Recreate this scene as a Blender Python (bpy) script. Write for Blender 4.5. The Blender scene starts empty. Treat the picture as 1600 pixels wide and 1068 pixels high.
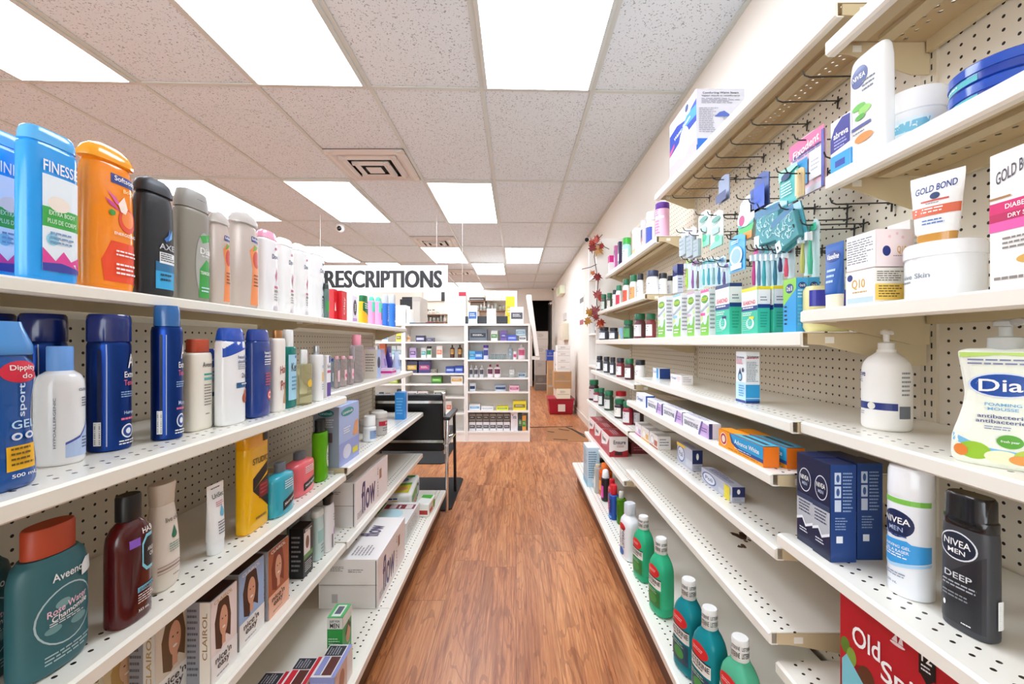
import bpy, bmesh, math, random
from mathutils import Vector, Matrix
random.seed(7)
PI = math.pi
SC = bpy.context.scene
COL = SC.collection
# ---------------------------------------------------------------- camera, daylight, exposure
F = 665.0; PX, PY = 806.0, 536.0; EYE = 1.10
cam_d = bpy.data.cameras.new('camera'); cam = bpy.data.objects.new('camera', cam_d); COL.objects.link(cam)
cam_d.sensor_width = 36.0; cam_d.lens = F/1600*36.0
cam_d.shift_x = -(PX-800)/1600.0; cam_d.shift_y = (PY-534)/1600.0
cam_d.clip_start = 0.02; cam_d.clip_end = 60
cam.location = (0, 0, EYE); cam.rotation_euler = (PI/2, 0, 0)
SC.camera = cam
SC.view_settings.view_transform = 'Standard'; SC.view_settings.look = 'None'
SC.view_settings.gamma = 1.0; SC.view_settings.use_curve_mapping = False
SC.view_settings.exposure = 1.12
LAMP = 6.5            # strength of the fluorescent diffusers
w = bpy.data.worlds.new('daylight'); SC.world = w; w.use_nodes = True
w.node_tree.nodes['Background'].inputs[0].default_value = (0.88, 0.95, 1.0, 1)
w.node_tree.nodes['Background'].inputs[1].default_value = 2.6
SC.cycles.max_bounces = 8; SC.cycles.diffuse_bounces = 5; SC.cycles.transparent_max_bounces = 24
SC.cycles.caustics_reflective = False; SC.cycles.caustics_refractive = False
SC.cycles.sample_clamp_indirect = 6.0
# ---------------------------------------------------------------- helpers
def lin(h):
    h = h.lstrip('#'); c = [int(h[i:i+2], 16)/255 for i in (0, 2, 4)]
    return tuple(v/12.92 if v <= .04045 else ((v+.055)/1.055)**2.4 for v in c) + (1,)
MATS = {}
def newmat(name):
    m = bpy.data.materials.new(name); m.use_nodes = True
    return m, m.node_tree, m.node_tree.nodes['Principled BSDF']
def M(code):
    """'g#rrggbb' gloss plastic, 'p' paper, 's' satin, 'm' metal, 't' clear tinted, 'f' frosted, 'e' chrome"""
    if isinstance(code, bpy.types.Material): return code
    if code in MATS: return MATS[code]
    k, hx = code[0], code[1:]
    m, nt, b = newmat({'g': 'gloss_plastic', 'p': 'printed_card', 's': 'satin_plastic', 'm': 'metal', 't': 'clear_liquid', 'f': 'frosted_plastic', 'e': 'foil', 'c': 'clear_plastic'}[k])
    b.inputs['Base Color'].default_value = lin(hx)
    r = {'g': .16, 'p': .38, 's': .42, 'm': .3, 't': .06, 'f': .35, 'e': .25, 'c': .08}[k]
    b.inputs['Roughness'].default_value = r
    if k in 'me': b.inputs['Metallic'].default_value = .85
    if k == 't':
        b.inputs['Transmission Weight'].default_value = .3; b.inputs['IOR'].default_value = 1.25
    if k == 'c':
        b.inputs['Transmission Weight'].default_value = .8; b.inputs['IOR'].default_value = 1.15
    if k == 'f':
        b.inputs['Transmission Weight'].default_value = .5; b.inputs['IOR'].default_value = 1.15
    if k == 'g': b.inputs['Coat Weight'].default_value = .25
    MATS[code] = m
    return m
def tag(o, label=None, cat=None, group=None, kind=None):
    if label: o['label'] = label
    if cat: o['category'] = cat
    if group: o['group'] = group
    if kind: o['kind'] = kind
    return o
def link(o, parent=None):
    COL.objects.link(o)
    if parent: o.parent = parent
    return o
def empty(name, loc=(0, 0, 0), rz=0.0):
    o = bpy.data.objects.new(name, None); o.empty_display_size = .05
    o.location = loc; o.rotation_euler = (0, 0, rz)
    return link(o)
def thing(name, label, cat, loc=(0, 0, 0), rz=0.0, group=None):
    return tag(empty(name, loc, rz), label, cat, group)
class MB:
    """mesh builder with per-face materials"""
    def __init__(s): s.v = []; s.f = []; s.m = []; s.mats = []; s.sm = []
    def mi(s, mat):
        mat = M(mat)
        if mat not in s.mats: s.mats.append(mat)
        return s.mats.index(mat)
    def add(s, vs, fs, mat, smooth=False, T=None):
        i0 = len(s.v); k = s.mi(mat)
        s.v += [tuple(T @ Vector(v)) if T else tuple(v) for v in vs]
        for f in fs: s.f.append([i0+i for i in f]); s.m.append(k); s.sm.append(smooth)
        return s
    def box(s, x0, x1, y0, y1, z0, z1, mat, T=None):
        vs = [(x0, y0, z0), (x1, y0, z0), (x1, y1, z0), (x0, y1, z0), (x0, y0, z1), (x1, y0, z1), (x1, y1, z1), (x0, y1, z1)]
        return s.add(vs, [(0, 3, 2, 1), (4, 5, 6, 7), (0, 1, 5, 4), (1, 2, 6, 5), (2, 3, 7, 6), (3, 0, 4, 7)], mat, T=T)
    def prism(s, pts, axis, a0, a1, mat, T=None):
        """pts: polygon in the plane orthogonal to axis ('x': (y,z), 'y': (x,z), 'z': (x,y))"""
        def P(p, a): return {'x': (a, p[0], p[1]), 'y': (p[0], a, p[1]), 'z': (p[0], p[1], a)}[axis]
        n = len(pts); vs = [P(p, a0) for p in pts] + [P(p, a1) for p in pts]
        fs = [list(range(n))[::-1], list(range(n, 2*n))] + [(i, (i+1) % n, n+(i+1) % n, n+i) for i in range(n)]
        return s.add(vs, fs, mat, T=T)
    def tube(s, pts, r, mat, n=8, T=None, caps=True):
        pts = [Vector(p) for p in pts]; rs = r if isinstance(r, (list, tuple)) else [r]*len(pts)
        vs = []; fs = []; up = None
        for i, p in enumerate(pts):
            d = (pts[min(i+1, len(pts)-1)] - pts[max(i-1, 0)]).normalized()
            if up is None: up = Vector((0, 0, 1)) if abs(d.z) < .9 else Vector((1, 0, 0))
            a = d.cross(up).normalized(); b = a.cross(d).normalized(); up = b
            for k in range(n):
                t = 2*PI*k/n; vs.append(p + (a*math.cos(t) + b*math.sin(t))*rs[i])
        for i in range(len(pts)-1):
            for k in range(n): fs.append((i*n+k, i*n+(k+1) % n, (i+1)*n+(k+1) % n, (i+1)*n+k))
        if caps: fs += [list(range(n))[::-1], list(range((len(pts)-1)*n, len(pts)*n))]
        return s.add(vs, fs, mat, True, T)
    def lathe(s, prof, mat, n=24, T=None, sy=1.0, e=2.0):
        """prof: [(z, a)] or [(z, a, b)], superellipse exponent e"""
        vs = []; fs = []
        for p in prof:
            z, a = p[0], p[1]; b = p[2] if len(p) > 2 else a*sy
            for k in range(n):
                t = 2*PI*k/n; c, q = math.cos(t), math.sin(t)
                vs.append((a*math.copysign(abs(c)**(2/e), c), b*math.copysign(abs(q)**(2/e), q), z))
        for i in range(len(prof)-1):
            for k in range(n): fs.append((i*n+k, i*n+(k+1) % n, (i+1)*n+(k+1) % n, (i+1)*n+k))
        if prof[0][1] > 1e-5: fs.append(list(range(n))[::-1])
        if prof[-1][1] > 1e-5: fs.append(list(range((len(prof)-1)*n, len(prof)*n)))
        return s.add(vs, fs, mat, True, T)
    def sphere(s, c, r, mat, n=16, sc=(1, 1, 1)):
        pr = [(-r*math.cos(PI*i/(n//2)), max(r*math.sin(PI*i/(n//2)), 1e-6)) for i in range(n//2+1)]
        T = Matrix.Translation(c) @ Matrix.Diagonal((*sc, 1))
        return s.lathe(pr, mat, n, T)
    def mesh(s, name):
        me = bpy.data.meshes.new(name); me.from_pydata(s.v, [], s.f)
        for m in s.mats: me.materials.append(m)
        me.polygons.foreach_set('material_index', s.m); me.polygons.foreach_set('use_smooth', s.sm)
        me.update()
        if any(s.sm):
            try: me.set_sharp_from_angle(angle=math.radians(40))
            except Exception: pass
        return me
    def build(s, name, parent=None, loc=(0, 0, 0), bevel=0.0):
        o = bpy.data.objects.new(name, s.mesh(name)); o.location = loc; link(o, parent)
        if bevel:
            b = o.modifiers.new('bevel', 'BEVEL'); b.width = bevel; b.segments = 2; b.limit_method = 'ANGLE'; b.harden_normals = False
        return o
def struct(o): o['kind'] = 'structure'; return o
def dup(root, loc, rz=None, label=None, group=None):
    r = root.copy(); link(r); r.location = loc
    if rz is not None: r.rotation_euler = (0, 0, rz)
    if label: r['label'] = label
    if group: r['group'] = group
    for ch in list(root.children):
        c = ch.copy(); link(c, r)
        for g in ch.children:
            d = g.copy(); link(d, c)
    return r
class N:
    """tiny node-graph helper"""
    def __init__(s, nt): s.nt = nt
    def node(s, t, **kw):
        n = s.nt.nodes.new(t)
        for k, v in kw.items(): setattr(n, k, v)
        return n
    def put(s, sock, v):
        if hasattr(v, 'is_output') or isinstance(v, bpy.types.NodeSocket): s.nt.links.new(v, sock)
        else: sock.default_value = v
    def m(s, op, a, b=0.0, c=None):
        n = s.node('ShaderNodeMath', operation=op); s.put(n.inputs[0], a); s.put(n.inputs[1], b)
        if c is not None: s.put(n.inputs[2], c)
        return n.outputs[0]
    def mix(s, f, a, b):
        n = s.node('ShaderNodeMix', data_type='RGBA'); s.put(n.inputs[0], f); s.put(n.inputs[6], a); s.put(n.inputs[7], b)
        return n.outputs[2]
    def xyz(s):
        tc = s.node('ShaderNodeTexCoord'); sp = s.node('ShaderNodeSeparateXYZ'); s.nt.links.new(tc.outputs['Object'], sp.inputs[0])
        return tc.outputs['Object'], sp.outputs
    def comb(s, x, y, z):
        n = s.node('ShaderNodeCombineXYZ')
        for i, v in enumerate((x, y, z)): s.put(n.inputs[i], v)
        return n.outputs[0]
    def noise(s, vec, scale, detail=3, rough=.5, dist=0.0):
        n = s.node('ShaderNodeTexNoise'); s.put(n.inputs['Vector'], vec); n.inputs['Scale'].default_value = scale
        n.inputs['Detail'].default_value = detail; n.inputs['Roughness'].default_value = rough; n.inputs['Distortion'].default_value = dist
        return n.outputs['Fac']
    def white(s, vec):
        n = s.node('ShaderNodeTexWhiteNoise', noise_dimensions='3D'); s.put(n.inputs['Vector'], vec); return n.outputs['Value']
    def ramp(s, f, stops):
        n = s.node('ShaderNodeValToRGB'); s.put(n.inputs[0], f); cr = n.color_ramp
        while len(cr.elements) < len(stops): cr.elements.new(.5)
        for e, (p, c) in zip(cr.elements, stops): e.position = p; e.color = lin(c) if isinstance(c, str) else (c, c, c, 1)
        return n.outputs[0]
    def bump(s, h, strength, dist=.01):
        n = s.node('ShaderNodeBump'); n.inputs['Strength'].default_value = strength; n.inputs['Distance'].default_value = dist; s.put(n.inputs['Height'], h)
        return n.outputs[0]
# ---------------------------------------------------------------- surface materials
def mat_floor():
    m, nt, b = newmat('wood_plank_floor'); g = N(nt); _, o = g.xyz()
    px = g.m('DIVIDE', o[0], .152); col = g.m('FLOOR', px); fx = g.m('FRACT', px)
    rnd = g.white(g.comb(col, 3.1, 0)); py = g.m('ADD', g.m('DIVIDE', o[1], 1.15), rnd); row = g.m('FLOOR', py); fy = g.m('FRACT', py)
    tint = g.white(g.comb(col, row, 1.7)); off = g.m('MULTIPLY', tint, 37.0)
    v1 = g.comb(g.m('MULTIPLY', o[0], 9.0), g.m('ADD', o[1], off), off)
    fine = g.noise(g.comb(g.m('MULTIPLY', o[0], 60.0), g.m('ADD', g.m('MULTIPLY', o[1], 2.2), off), off), 2.4, 5, .65)
    w1 = g.noise(v1, 1.3, 3, .5, .6)
    rings = g.m('FRACT', g.m('MULTIPLY', w1, 9.0)); rings = g.m('ABSOLUTE', g.m('SUBTRACT', rings, .5))
    c = g.ramp(g.m('ADD', g.m('MULTIPLY', fine, .62), g.m('MULTIPLY', w1, .38)), [(.30, '#70381a'), (.42, '#ac673d'), (.54, '#c98553'), (.74, '#e4aa78')])
    c = g.mix(g.m('MULTIPLY', g.m('LESS_THAN', rings, .10), .38), c, lin('#6a3318'))
    mid = g.noise(g.comb(g.m('MULTIPLY', o[0], 16.0), g.m('ADD', g.m('MULTIPLY', o[1], 1.6), off), off), 1.0, 4, .6, .4)
    c = g.mix(g.m('MINIMUM', g.m('MAXIMUM', g.m('MULTIPLY', g.m('SUBTRACT', mid, .52), 4.5), 0.0), .62), c, lin('#7a3f1f'))
    c = g.mix(g.m('MULTIPLY', g.m('SUBTRACT', tint, .35), .42), c, lin('#88502e'))
    seam = g.m('MAXIMUM', g.m('LESS_THAN', fx, .012), g.m('LESS_THAN', fy, .0022))
    c = g.mix(g.m('MULTIPLY', seam, .65), c, lin('#4a2412'))
    nt.links.new(c, b.inputs['Base Color']); b.inputs['Roughness'].default_value = .36
    nt.links.new(g.bump(fine, .12, .002), b.inputs['Normal'])
    return m
def mat_plain(name, hx, rough=.55, nscale=2.0, amt=.05, bump=0.0):
    m, nt, b = newmat(name); g = N(nt); v, _ = g.xyz(); n = g.noise(v, nscale, 4)
    c = lin(hx); d = tuple(x*(1-amt*3) for x in c[:3]) + (1,)
    nt.links.new(g.mix(g.m('MULTIPLY', n, .6), c, d), b.inputs['Base Color']); b.inputs['Roughness'].default_value = rough
    if bump: nt.links.new(g.bump(g.noise(v, nscale*60, 2), bump, .002), b.inputs['Normal'])
    return m
def mat_ceiling():
    m, nt, b = newmat('mineral_ceiling_tile'); g = N(nt); v, _ = g.xyz()
    n1 = g.noise(v, 125, 2, .5); n2 = g.noise(v, 300, 1); n3 = g.noise(v, 1.1, 2)
    c = g.mix(g.m('LESS_THAN', n1, .368), lin('#dfe7ed'), lin('#7f858a'))
    c = g.mix(g.m('MULTIPLY', n2, .35), c, lin('#cdd1d5')); c = g.mix(g.m('MULTIPLY', n3, .15), c, lin('#d0d6da'))
    nt.links.new(c, b.inputs['Base Color']); b.inputs['Roughness'].default_value = .9
    nt.links.new(g.bump(n1, .35, .004), b.inputs['Normal'])
    return m
def mat_peg():
    """pegboard with 1 inch hole grid, local y along the board and z up"""
    m, nt, b = newmat('beige_pegboard'); g = N(nt); v, o = g.xyz()
    fy = g.m('SUBTRACT', g.m('FRACT', g.m('DIVIDE', o[1], .0254)), .5); fz = g.m('SUBTRACT', g.m('FRACT', g.m('DIVIDE', o[2], .0254)), .5)
    r = g.m('SQRT', g.m('ADD', g.m('MULTIPLY', fy, fy), g.m('MULTIPLY', fz, fz))); hole = g.m('LESS_THAN', r, .125)
    n = g.noise(v, 3.0, 4)
    c = g.mix(n, lin('#e4dac8'), lin('#dacdb9')); c = g.mix(hole, c, lin('#1a120c'))
    nt.links.new(c, b.inputs['Base Color']); b.inputs['Roughness'].default_value = .6
    return m
def mat_deck(through, c1='#f6f4ec', c2='#ece6d8'):
    """painted steel deck: staggered hole rows behind the front edge (local x = 0)"""
    m, nt, b = newmat('perforated_shelf_steel'); g = N(nt); v, o = g.xyz(); ax = g.m('ABSOLUTE', o[0])
    def row(x0, ph, r):
        dx = g.m('SUBTRACT', ax, x0); fy = g.m('MULTIPLY', g.m('SUBTRACT', g.m('FRACT', g.m('ADD', g.m('DIVIDE', o[1], .0254), ph)), .5), .0254)
        return g.m('LESS_THAN', g.m('SQRT', g.m('ADD', g.m('MULTIPLY', dx, dx), g.m('MULTIPLY', fy, fy))), r)
    if through:
        h = g.m('MAXIMUM', row(.020, 0, .0042), g.m('MAXIMUM', row(.140, .5, .0042), row(.160, 0, .0042)))
    else:
        h = g.m('MAXIMUM', row(.030, 0, .0034), row(.052, .5, .0034))
    n = g.noise(v, 3.5, 5); st = g.noise(v, 14, 6, .7)
    c = g.mix(n, lin(c1), lin(c2)); c = g.mix(g.m('MULTIPLY', g.m('GREATER_THAN', st, .70), .35), c, lin('#b59f7c'))
    if not through: c = g.mix(h, c, lin('#2b211a'))
    nt.links.new(c, b.inputs['Base Color']); b.inputs['Roughness'].default_value = .22
    if through:
        tr = g.node('ShaderNodeBsdfTransparent'); mx = g.node('ShaderNodeMixShader'); out = nt.nodes['Material Output']
        nt.links.new(h, mx.inputs[0]); nt.links.new(b.outputs[0], mx.inputs[1]); nt.links.new(tr.outputs[0], mx.inputs[2]); nt.links.new(mx.outputs[0], out.inputs[0])
    return m
def mat_emit(name, hx, s, mottled=False):
    m = bpy.data.materials.new(name); m.use_nodes = True; nt = m.node_tree; nt.nodes.clear(); g = N(nt)
    e = g.node('ShaderNodeEmission'); o = g.node('ShaderNodeOutputMaterial'); e.inputs[0].default_value = lin(hx); e.inputs[1].default_value = s
    nt.links.new(e.outputs[0], o.inputs[0]); return m
FLOOR, CEIL, PEG, DECK = mat_floor(), mat_ceiling(), mat_peg(), mat_deck(False)
DECKT = mat_deck(True)
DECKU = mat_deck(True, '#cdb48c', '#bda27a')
WALL = mat_plain('cream_wall_paint', '#ebe3d8', .7, 1.6, .03, .15)
STEEL = mat_plain('cream_shelf_paint', '#f1ece0', .35, 2.5, .04)
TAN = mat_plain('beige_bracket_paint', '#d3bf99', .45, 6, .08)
WOODW = mat_plain('white_laminate', '#f4f0ea', .4, 2.0, .02)
KICK = mat_plain('brown_kick_plate', '#6b4630', .5, 4, .15)
GRID = mat_plain('ceiling_grid_metal', '#c9cdc8', .4, 2, .02)
DIFF = mat_emit('fluorescent_diffuser', '#eaf3ff', LAMP)
BLACKV = mat_plain('black_vinyl', '#17171a', .35, 5, .1)
CHROME, _nt, _b = newmat('chrome'); _b.inputs['Metallic'].default_value = 1; _b.inputs['Roughness'].default_value = .15; _b.inputs['Base Color'].default_value = (.75, .76, .77, 1)
DARK = mat_plain('dark_metal', '#26231f', .45, 4, .1)
CARD = mat_plain('corrugated_cardboard', '#b98f63', .8, 9, .08)
# ---------------------------------------------------------------- room
CH = 2.50
def shear(y, x): return y + .03*(x+.185)
XR, XL, YF, YB = .955, -4.6, -2.4, 12.6
struct(MB().box(XL, XR+.1, YF, YB, -.08, 0, FLOOR).build('floor'))
struct(MB().box(XL, XR+.1, YF, 10.98, CH, CH+.06, CEIL).build('ceiling'))
struct(MB().box(XR, XR+.1, YF, YB, 0, CH, WALL).build('wall_right'))
struct(MB().box(XL-.1, XL, YF, YB, 0, CH+.06, WALL).build('wall_left'))
wb = MB(); wb.box(XL, .42, 10.9, 11.0, 0, 2.2, WALL); wb.box(XL, XR, 10.9, 11.0, 2.2, CH, WALL); wb.box(.93, XR, 10.9, 11.0, 0, 2.2, WALL)
struct(wb.build('wall_back'))
bk = mat_plain('storeroom_gloom', '#2a2320', .8, 3, .1)  # darkness of the unlit passage is put into this wall colour
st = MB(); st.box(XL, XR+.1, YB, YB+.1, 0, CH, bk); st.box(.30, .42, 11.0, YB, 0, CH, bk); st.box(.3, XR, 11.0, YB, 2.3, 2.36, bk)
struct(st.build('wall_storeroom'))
# unseen front wall behind the camera; its glazed opening is added for fill light
wf = MB(); wf.box(XL, XR, YF-.1, YF, 0, .4, WALL); wf.box(XL, XR, YF-.1, YF, 2.3, CH, WALL)
for a, b_ in ((XL, -4.3), (-1.9, -1.8), (.8, XR)): wf.box(a, b_, YF-.1, YF, .4, 2.3, WALL)
struct(wf.build('wall_front'))
glm, gnt, gb = newmat('fill_window_glass'); gb.inputs['Roughness'].default_value = .02; gb.inputs['Base Color'].default_value = (.8, .85, .85, 1)
_t = gnt.nodes.new('ShaderNodeBsdfTransparent'); _m = gnt.nodes.new('ShaderNodeMixShader'); _m.inputs[0].default_value = .06
gnt.links.new(_t.outputs[0], _m.inputs[1]); gnt.links.new(gb.outputs[0], _m.inputs[2]); gnt.links.new(_m.outputs[0], gnt.nodes['Material Output'].inputs[0])
for i, (a, b_) in enumerate(((-4.3, -1.9), (-1.8, .8))): struct(MB().box(a, b_, YF-.055, YF-.045, .4, 2.3, glm).build('fill_window_%d' % (i+1)))
tr = MB(); tr.box(XR-.012, XR, 3.95, 10.9, 0, .09, mat_plain('baseboard_vinyl', '#e9e2d6', .5)); struct(tr.build('baseboard_right'))
# ceiling grid
ROWS = [-1.44, -.18, 1.08, 2.34, 3.66, 4.93, 6.15, 7.38, 8.6, 9.72, 10.9]
COLS = [-.185-.61*k for k in range(7)][::-1] + [.425]
gm = MB(); t = .012
for c in COLS: gm.box(c-t, c+t, YF, 10.9, CH-.006, CH-.001, GRID)
for r in ROWS:
    y0, y1 = shear(r, XL), shear(r, XR)
    gm.prism([(XL, y0-t), (XR, y1-t), (XR, y1+t), (XL, y0+t)], 'z', CH-.0065, CH-.0015, GRID)
gm.box(XR-.02, XR, YF, 10.9, CH-.012, CH-.001, GRID)
struct(gm.build('trim_1'))
def quad_xy(x0, x1, r0, r1): return [(x0, shear(r0, x0)), (x1, shear(r0, x1)), (x1, shear(r1, x1)), (x0, shear(r1, x0))]
def inset(x0, x1, r0, r1, d): return quad_xy(x0+d, x1-d, r0+d, r1-d)
LIGHTS = [  # column index from the right (0 = -.185..), row
 (1, 1.08, 2.34, 'ceiling light directly above the aisle, largest of all, cut by the top edge'),
 (3, 1.08, 2.34, 'large ceiling light second from the right in the nearest row'),
 (5, 1.08, 2.34, 'ceiling light at the upper left corner in the nearest row'),
 (2, 3.66, 4.93, 'ceiling light in the second row nearest the aisle, right of the camera dome'),
 (4, 3.66, 4.93, 'slanted ceiling light behind the first square air vent'),
 (6, 3.66, 4.93, 'ceiling light above the grey and clear body wash bottles'),
 (1, 6.15, 7.38, 'ceiling light in the third row, rightmost'),
 (3, 6.15, 7.38, 'ceiling light directly behind the second air vent'),
 (6, 6.15, 7.38, 'ceiling light just above the left end of the hanging sign'),
 (2, 7.38, 8.6, 'small far ceiling light beside the third air vent'),
 (5, 7.38, 8.6, 'far ceiling light touching the top of the hanging sign'),
 (3, 9.72, 10.9, 'farthest ceiling light at the back wall, behind the small hanging tag'),
 (4, 9.72, 10.9, 'farthest ceiling light at the back wall, left one'),
]
def colx(k): return (.425-.61*k, 1.035-.61*k) if k else (.425, .95)
# index: k=1 is -.185...425
for k, r0, r1, lab in LIGHTS:
    x0, x1 = .425-.61*k, 1.035-.61*k
    cx, cy = (x0+x1)/2, shear((r0+r1)/2, (x0+x1)/2)
    T = Matrix.Translation((-cx, -cy, -CH))
    root = thing('ceiling_light', lab, 'ceiling light', (cx, cy, CH), group='fluorescent ceiling panels')
    fr = MB(); P = quad_xy(x0+.012, x1-.012, r0+.012, r1-.012); Q = quad_xy(x0+.032, x1-.032, r0+.032, r1-.032)
    vs = [(p[0], p[1], CH-.012) for p in P] + [(p[0], p[1], CH-.018) for p in Q] + [(p[0], p[1], CH-.001) for p in P]
    fs = [(i, i+4, (i+1) % 4+4, (i+1) % 4) for i in range(4)] + [(i+8, i, (i+1) % 4, (i+1) % 4+8) for i in range(4)]
    fr.add(vs, fs, GRID, T=T); fr.build('frame', root)
    MB().prism(Q, 'z', CH-.0185, CH-.0145, DIFF, T=T).build('diffuser', root)
VENTM = mat_plain('vent_enamel', '#d3cbc4', .4, 3, .05)
for k, y1, s, lab in ((3, 3.66, .56, 'largest square air vent in the ceiling, above the pharmacy aisle'), (3, 6.15, .55, 'second square air vent, in front of a ceiling light'), (3, 8.6, .5, 'farthest small air vent near the hanging sign corner')):
    x0, x1 = .425-.61*k+.015, 1.035-.61*k-.015; cx = (x0+x1)/2; cy = shear(y1-s/2-.012, cx)
    root = thing('air_vent', lab, 'air vent', (cx, cy, CH), group='square ceiling air vents')
    h = (x1-x0)/2; hy = s/2
    bb = MB(); bb.box(-h, h, -hy, hy, -.004, -.002, DARK); bb.build('backing', root)
    for i, q in enumerate((1.0, .74, .48)):
        f = MB(); a, b_ = h*q, hy*q; z0 = -.006-.012*i; w_ = .075 if i == 0 else .05
        pr = [(a, z0), (a, z0-.004), (a-w_*.5, z0-.022), (a-w_, z0-.012)]
        for sx in (-1, 1):
            f.prism([(sx*p, z) for p, z in pr][::sx], 'y', -b_, b_, VENTM)
            f.prism([(sx*(p-a+b_), z) for p, z in pr][::sx], 'x', -a, a, VENTM)
        f.build('louvre', root)
    MB().box(-h*.2, h*.2, -hy*.2, hy*.2, -.046, -.042, VENTM).build('centre_plate', root)
# ---------------------------------------------------------------- gondolas
PEGX = .917; ZB = .155
def shelf(side, y0, y1, xf, z, name, label, group, depth=None, lip=.030):
    """one steel shelf: front edge at x = side*xf, back against the pegboard"""
    root = thing(name, label, 'shelf', (side*xf, y0, z), group=group)
    d = (PEGX-.008-xf) if depth is None else depth; L = y1-y0; s = side
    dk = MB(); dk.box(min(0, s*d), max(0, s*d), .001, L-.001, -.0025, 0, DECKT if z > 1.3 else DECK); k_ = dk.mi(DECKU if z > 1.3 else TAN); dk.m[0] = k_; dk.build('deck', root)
    l = MB(); pr = [(0, -.0005), (-s*.006, -.004), (-s*.006, -lip+.004), (0, -lip), (s*.014, -lip), (s*.014, -lip+.002), (s*.001, -lip+.003), (s*.0005, -.0005)]
    l.prism(pr[::s], 'y', .001, L-.001, STEEL); l.build('front_lip', root)
    r = MB()
    for q in (.24, .50):
        x = s*d*q; r.box(x-.016, x+.016, .02, L-.02, -.012, -.0026, TAN)
    r.box(min(s*(d-.012), s*d), max(s*(d-.012), s*d), .01, L-.01, -.03, -.0026, TAN); r.build('stiffening_rib', root)
    if name == 'base_shelf':
        MB().box(min(s*.032, s*.042), max(s*.032, s*.042), 0, L, .001-z, -lip-.001, KICK).build('kick_plate', root)
        return root
    for yy in (.002, L-.005):
        b = MB(); pts = [(s*.012, -.004), (s*d, -.004), (s*d, -.075), (s*(d-.04), -.075), (s*.045, -.030), (s*.012, -.028)]
        b.prism(pts[::s], 'y', yy, yy+.003, TAN); b.box(min(s*.05, s*.07), max(s*.05, s*.07), yy-.001, yy+.004, -.026, -.012, STEEL)
        b.build('bracket', root)
    return root
def gondola(side, bays, top, label, name, ends=True, tops=None):
    root = thing(name, label, 'shelving unit')
    s = side
    for i, (a, b_) in enumerate(bays):
        zt = tops[i] if tops else top
        o = MB().box(min(s*PEGX, s*(PEGX+.006)), max(s*PEGX, s*(PEGX+.006)), a+.018, b_-.018, .17, zt, PEG).build('pegboard_panel', root)
        o2 = MB(); 
        MB().box(min(s*(PEGX-.003), s*(PEGX+.008)), max(s*(PEGX-.003), s*(PEGX+.008)), a+.015, b_-.015, zt, zt+.022, STEEL).build('top_rail', root)
    sl = mat_plain('upright_steel', '#d9ccb4', .45, 5, .08)
    ys = sorted(set([v for ab in bays for v in ab]))
    for i, y in enumerate(ys):
        zt = max((tops[j] if tops else top) for j, ab in enumerate(bays) if y in ab)
        u = MB(); u.box(min(s*(PEGX-.006), s*(PEGX+.03)), max(s*(PEGX-.006), s*(PEGX+.03)), y-.018, y+.018, 0, zt+.02, sl)
        nx = s*(PEGX-.0065)
        z = .2
        while z < zt-.03:
            for q in (-.009, .006): u.box(min(nx, nx+s*.001), max(nx, nx+s*.001), y+q, y+q+.003, z, z+.012, DARK)
            z += .0254
        u.build('upright', root)
    return root
LB = [(-.92, .30), (.30, 1.52), (1.52, 2.74)]
RB = [(-1.5, -.28), (-.28, .94), (.94, 2.16), (2.16, 3.38)]
gondola(-1, LB, 1.15, 'long low left-hand shelving unit with beige pegboard back', 'gondola_shelving')
gondola(1, RB, 1.965, 'tall right-hand wall shelving unit with beige pegboard back', 'gondola_shelving')
LS = [ # left shelves: bay, xf, z, label
 (0, .709, 1.195, 'top left shelf at the left edge, under the blue body wash'), (1, .709, 1.195, 'top left shelf under the dove-white bottles'), (2, .709, 1.195, 'far top left shelf carrying aerosols and a red box'),
 (0, .610, .912, 'second left shelf, nearest bay, under the styling gel'), (1, .610, .912, 'second left shelf under the blue and white shampoo bottles'), (2, .668, .922, 'far second left shelf under the small pink-capped bottles'),
 (0, .612, .636, 'third left shelf, nearest bay, under the teal bottles'), (1, .612, .636, 'third left shelf under the yellow can and white tube'), (2, .602, .657, 'far third left shelf with the blue carton at its tip'),
 (0, .612, .388, 'fourth left shelf, nearest bay, mostly below the frame'), (1, .612, .388, 'fourth left shelf under the hair colour boxes'), (2, .605, .392, 'far fourth left shelf under the upper white carton'),
]
for b, xf, z, lab in LS:
    lip = .024 if z > 1 else .028
    shelf(-1, LB[b][0], LB[b][1], xf, z, 'shelf', lab, 'left gondola shelves', lip=lip)
for b, lab in ((0, 'lowest left base shelf, nearest bay, at the bottom edge'), (1, 'lowest left base shelf under the green hair colour box'), (2, 'lowest left base shelf at the far end under the wipes pack')):
    shelf(-1, LB[b][0], LB[b][1], .455, ZB, 'base_shelf', lab, 'left gondola shelves')
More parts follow.
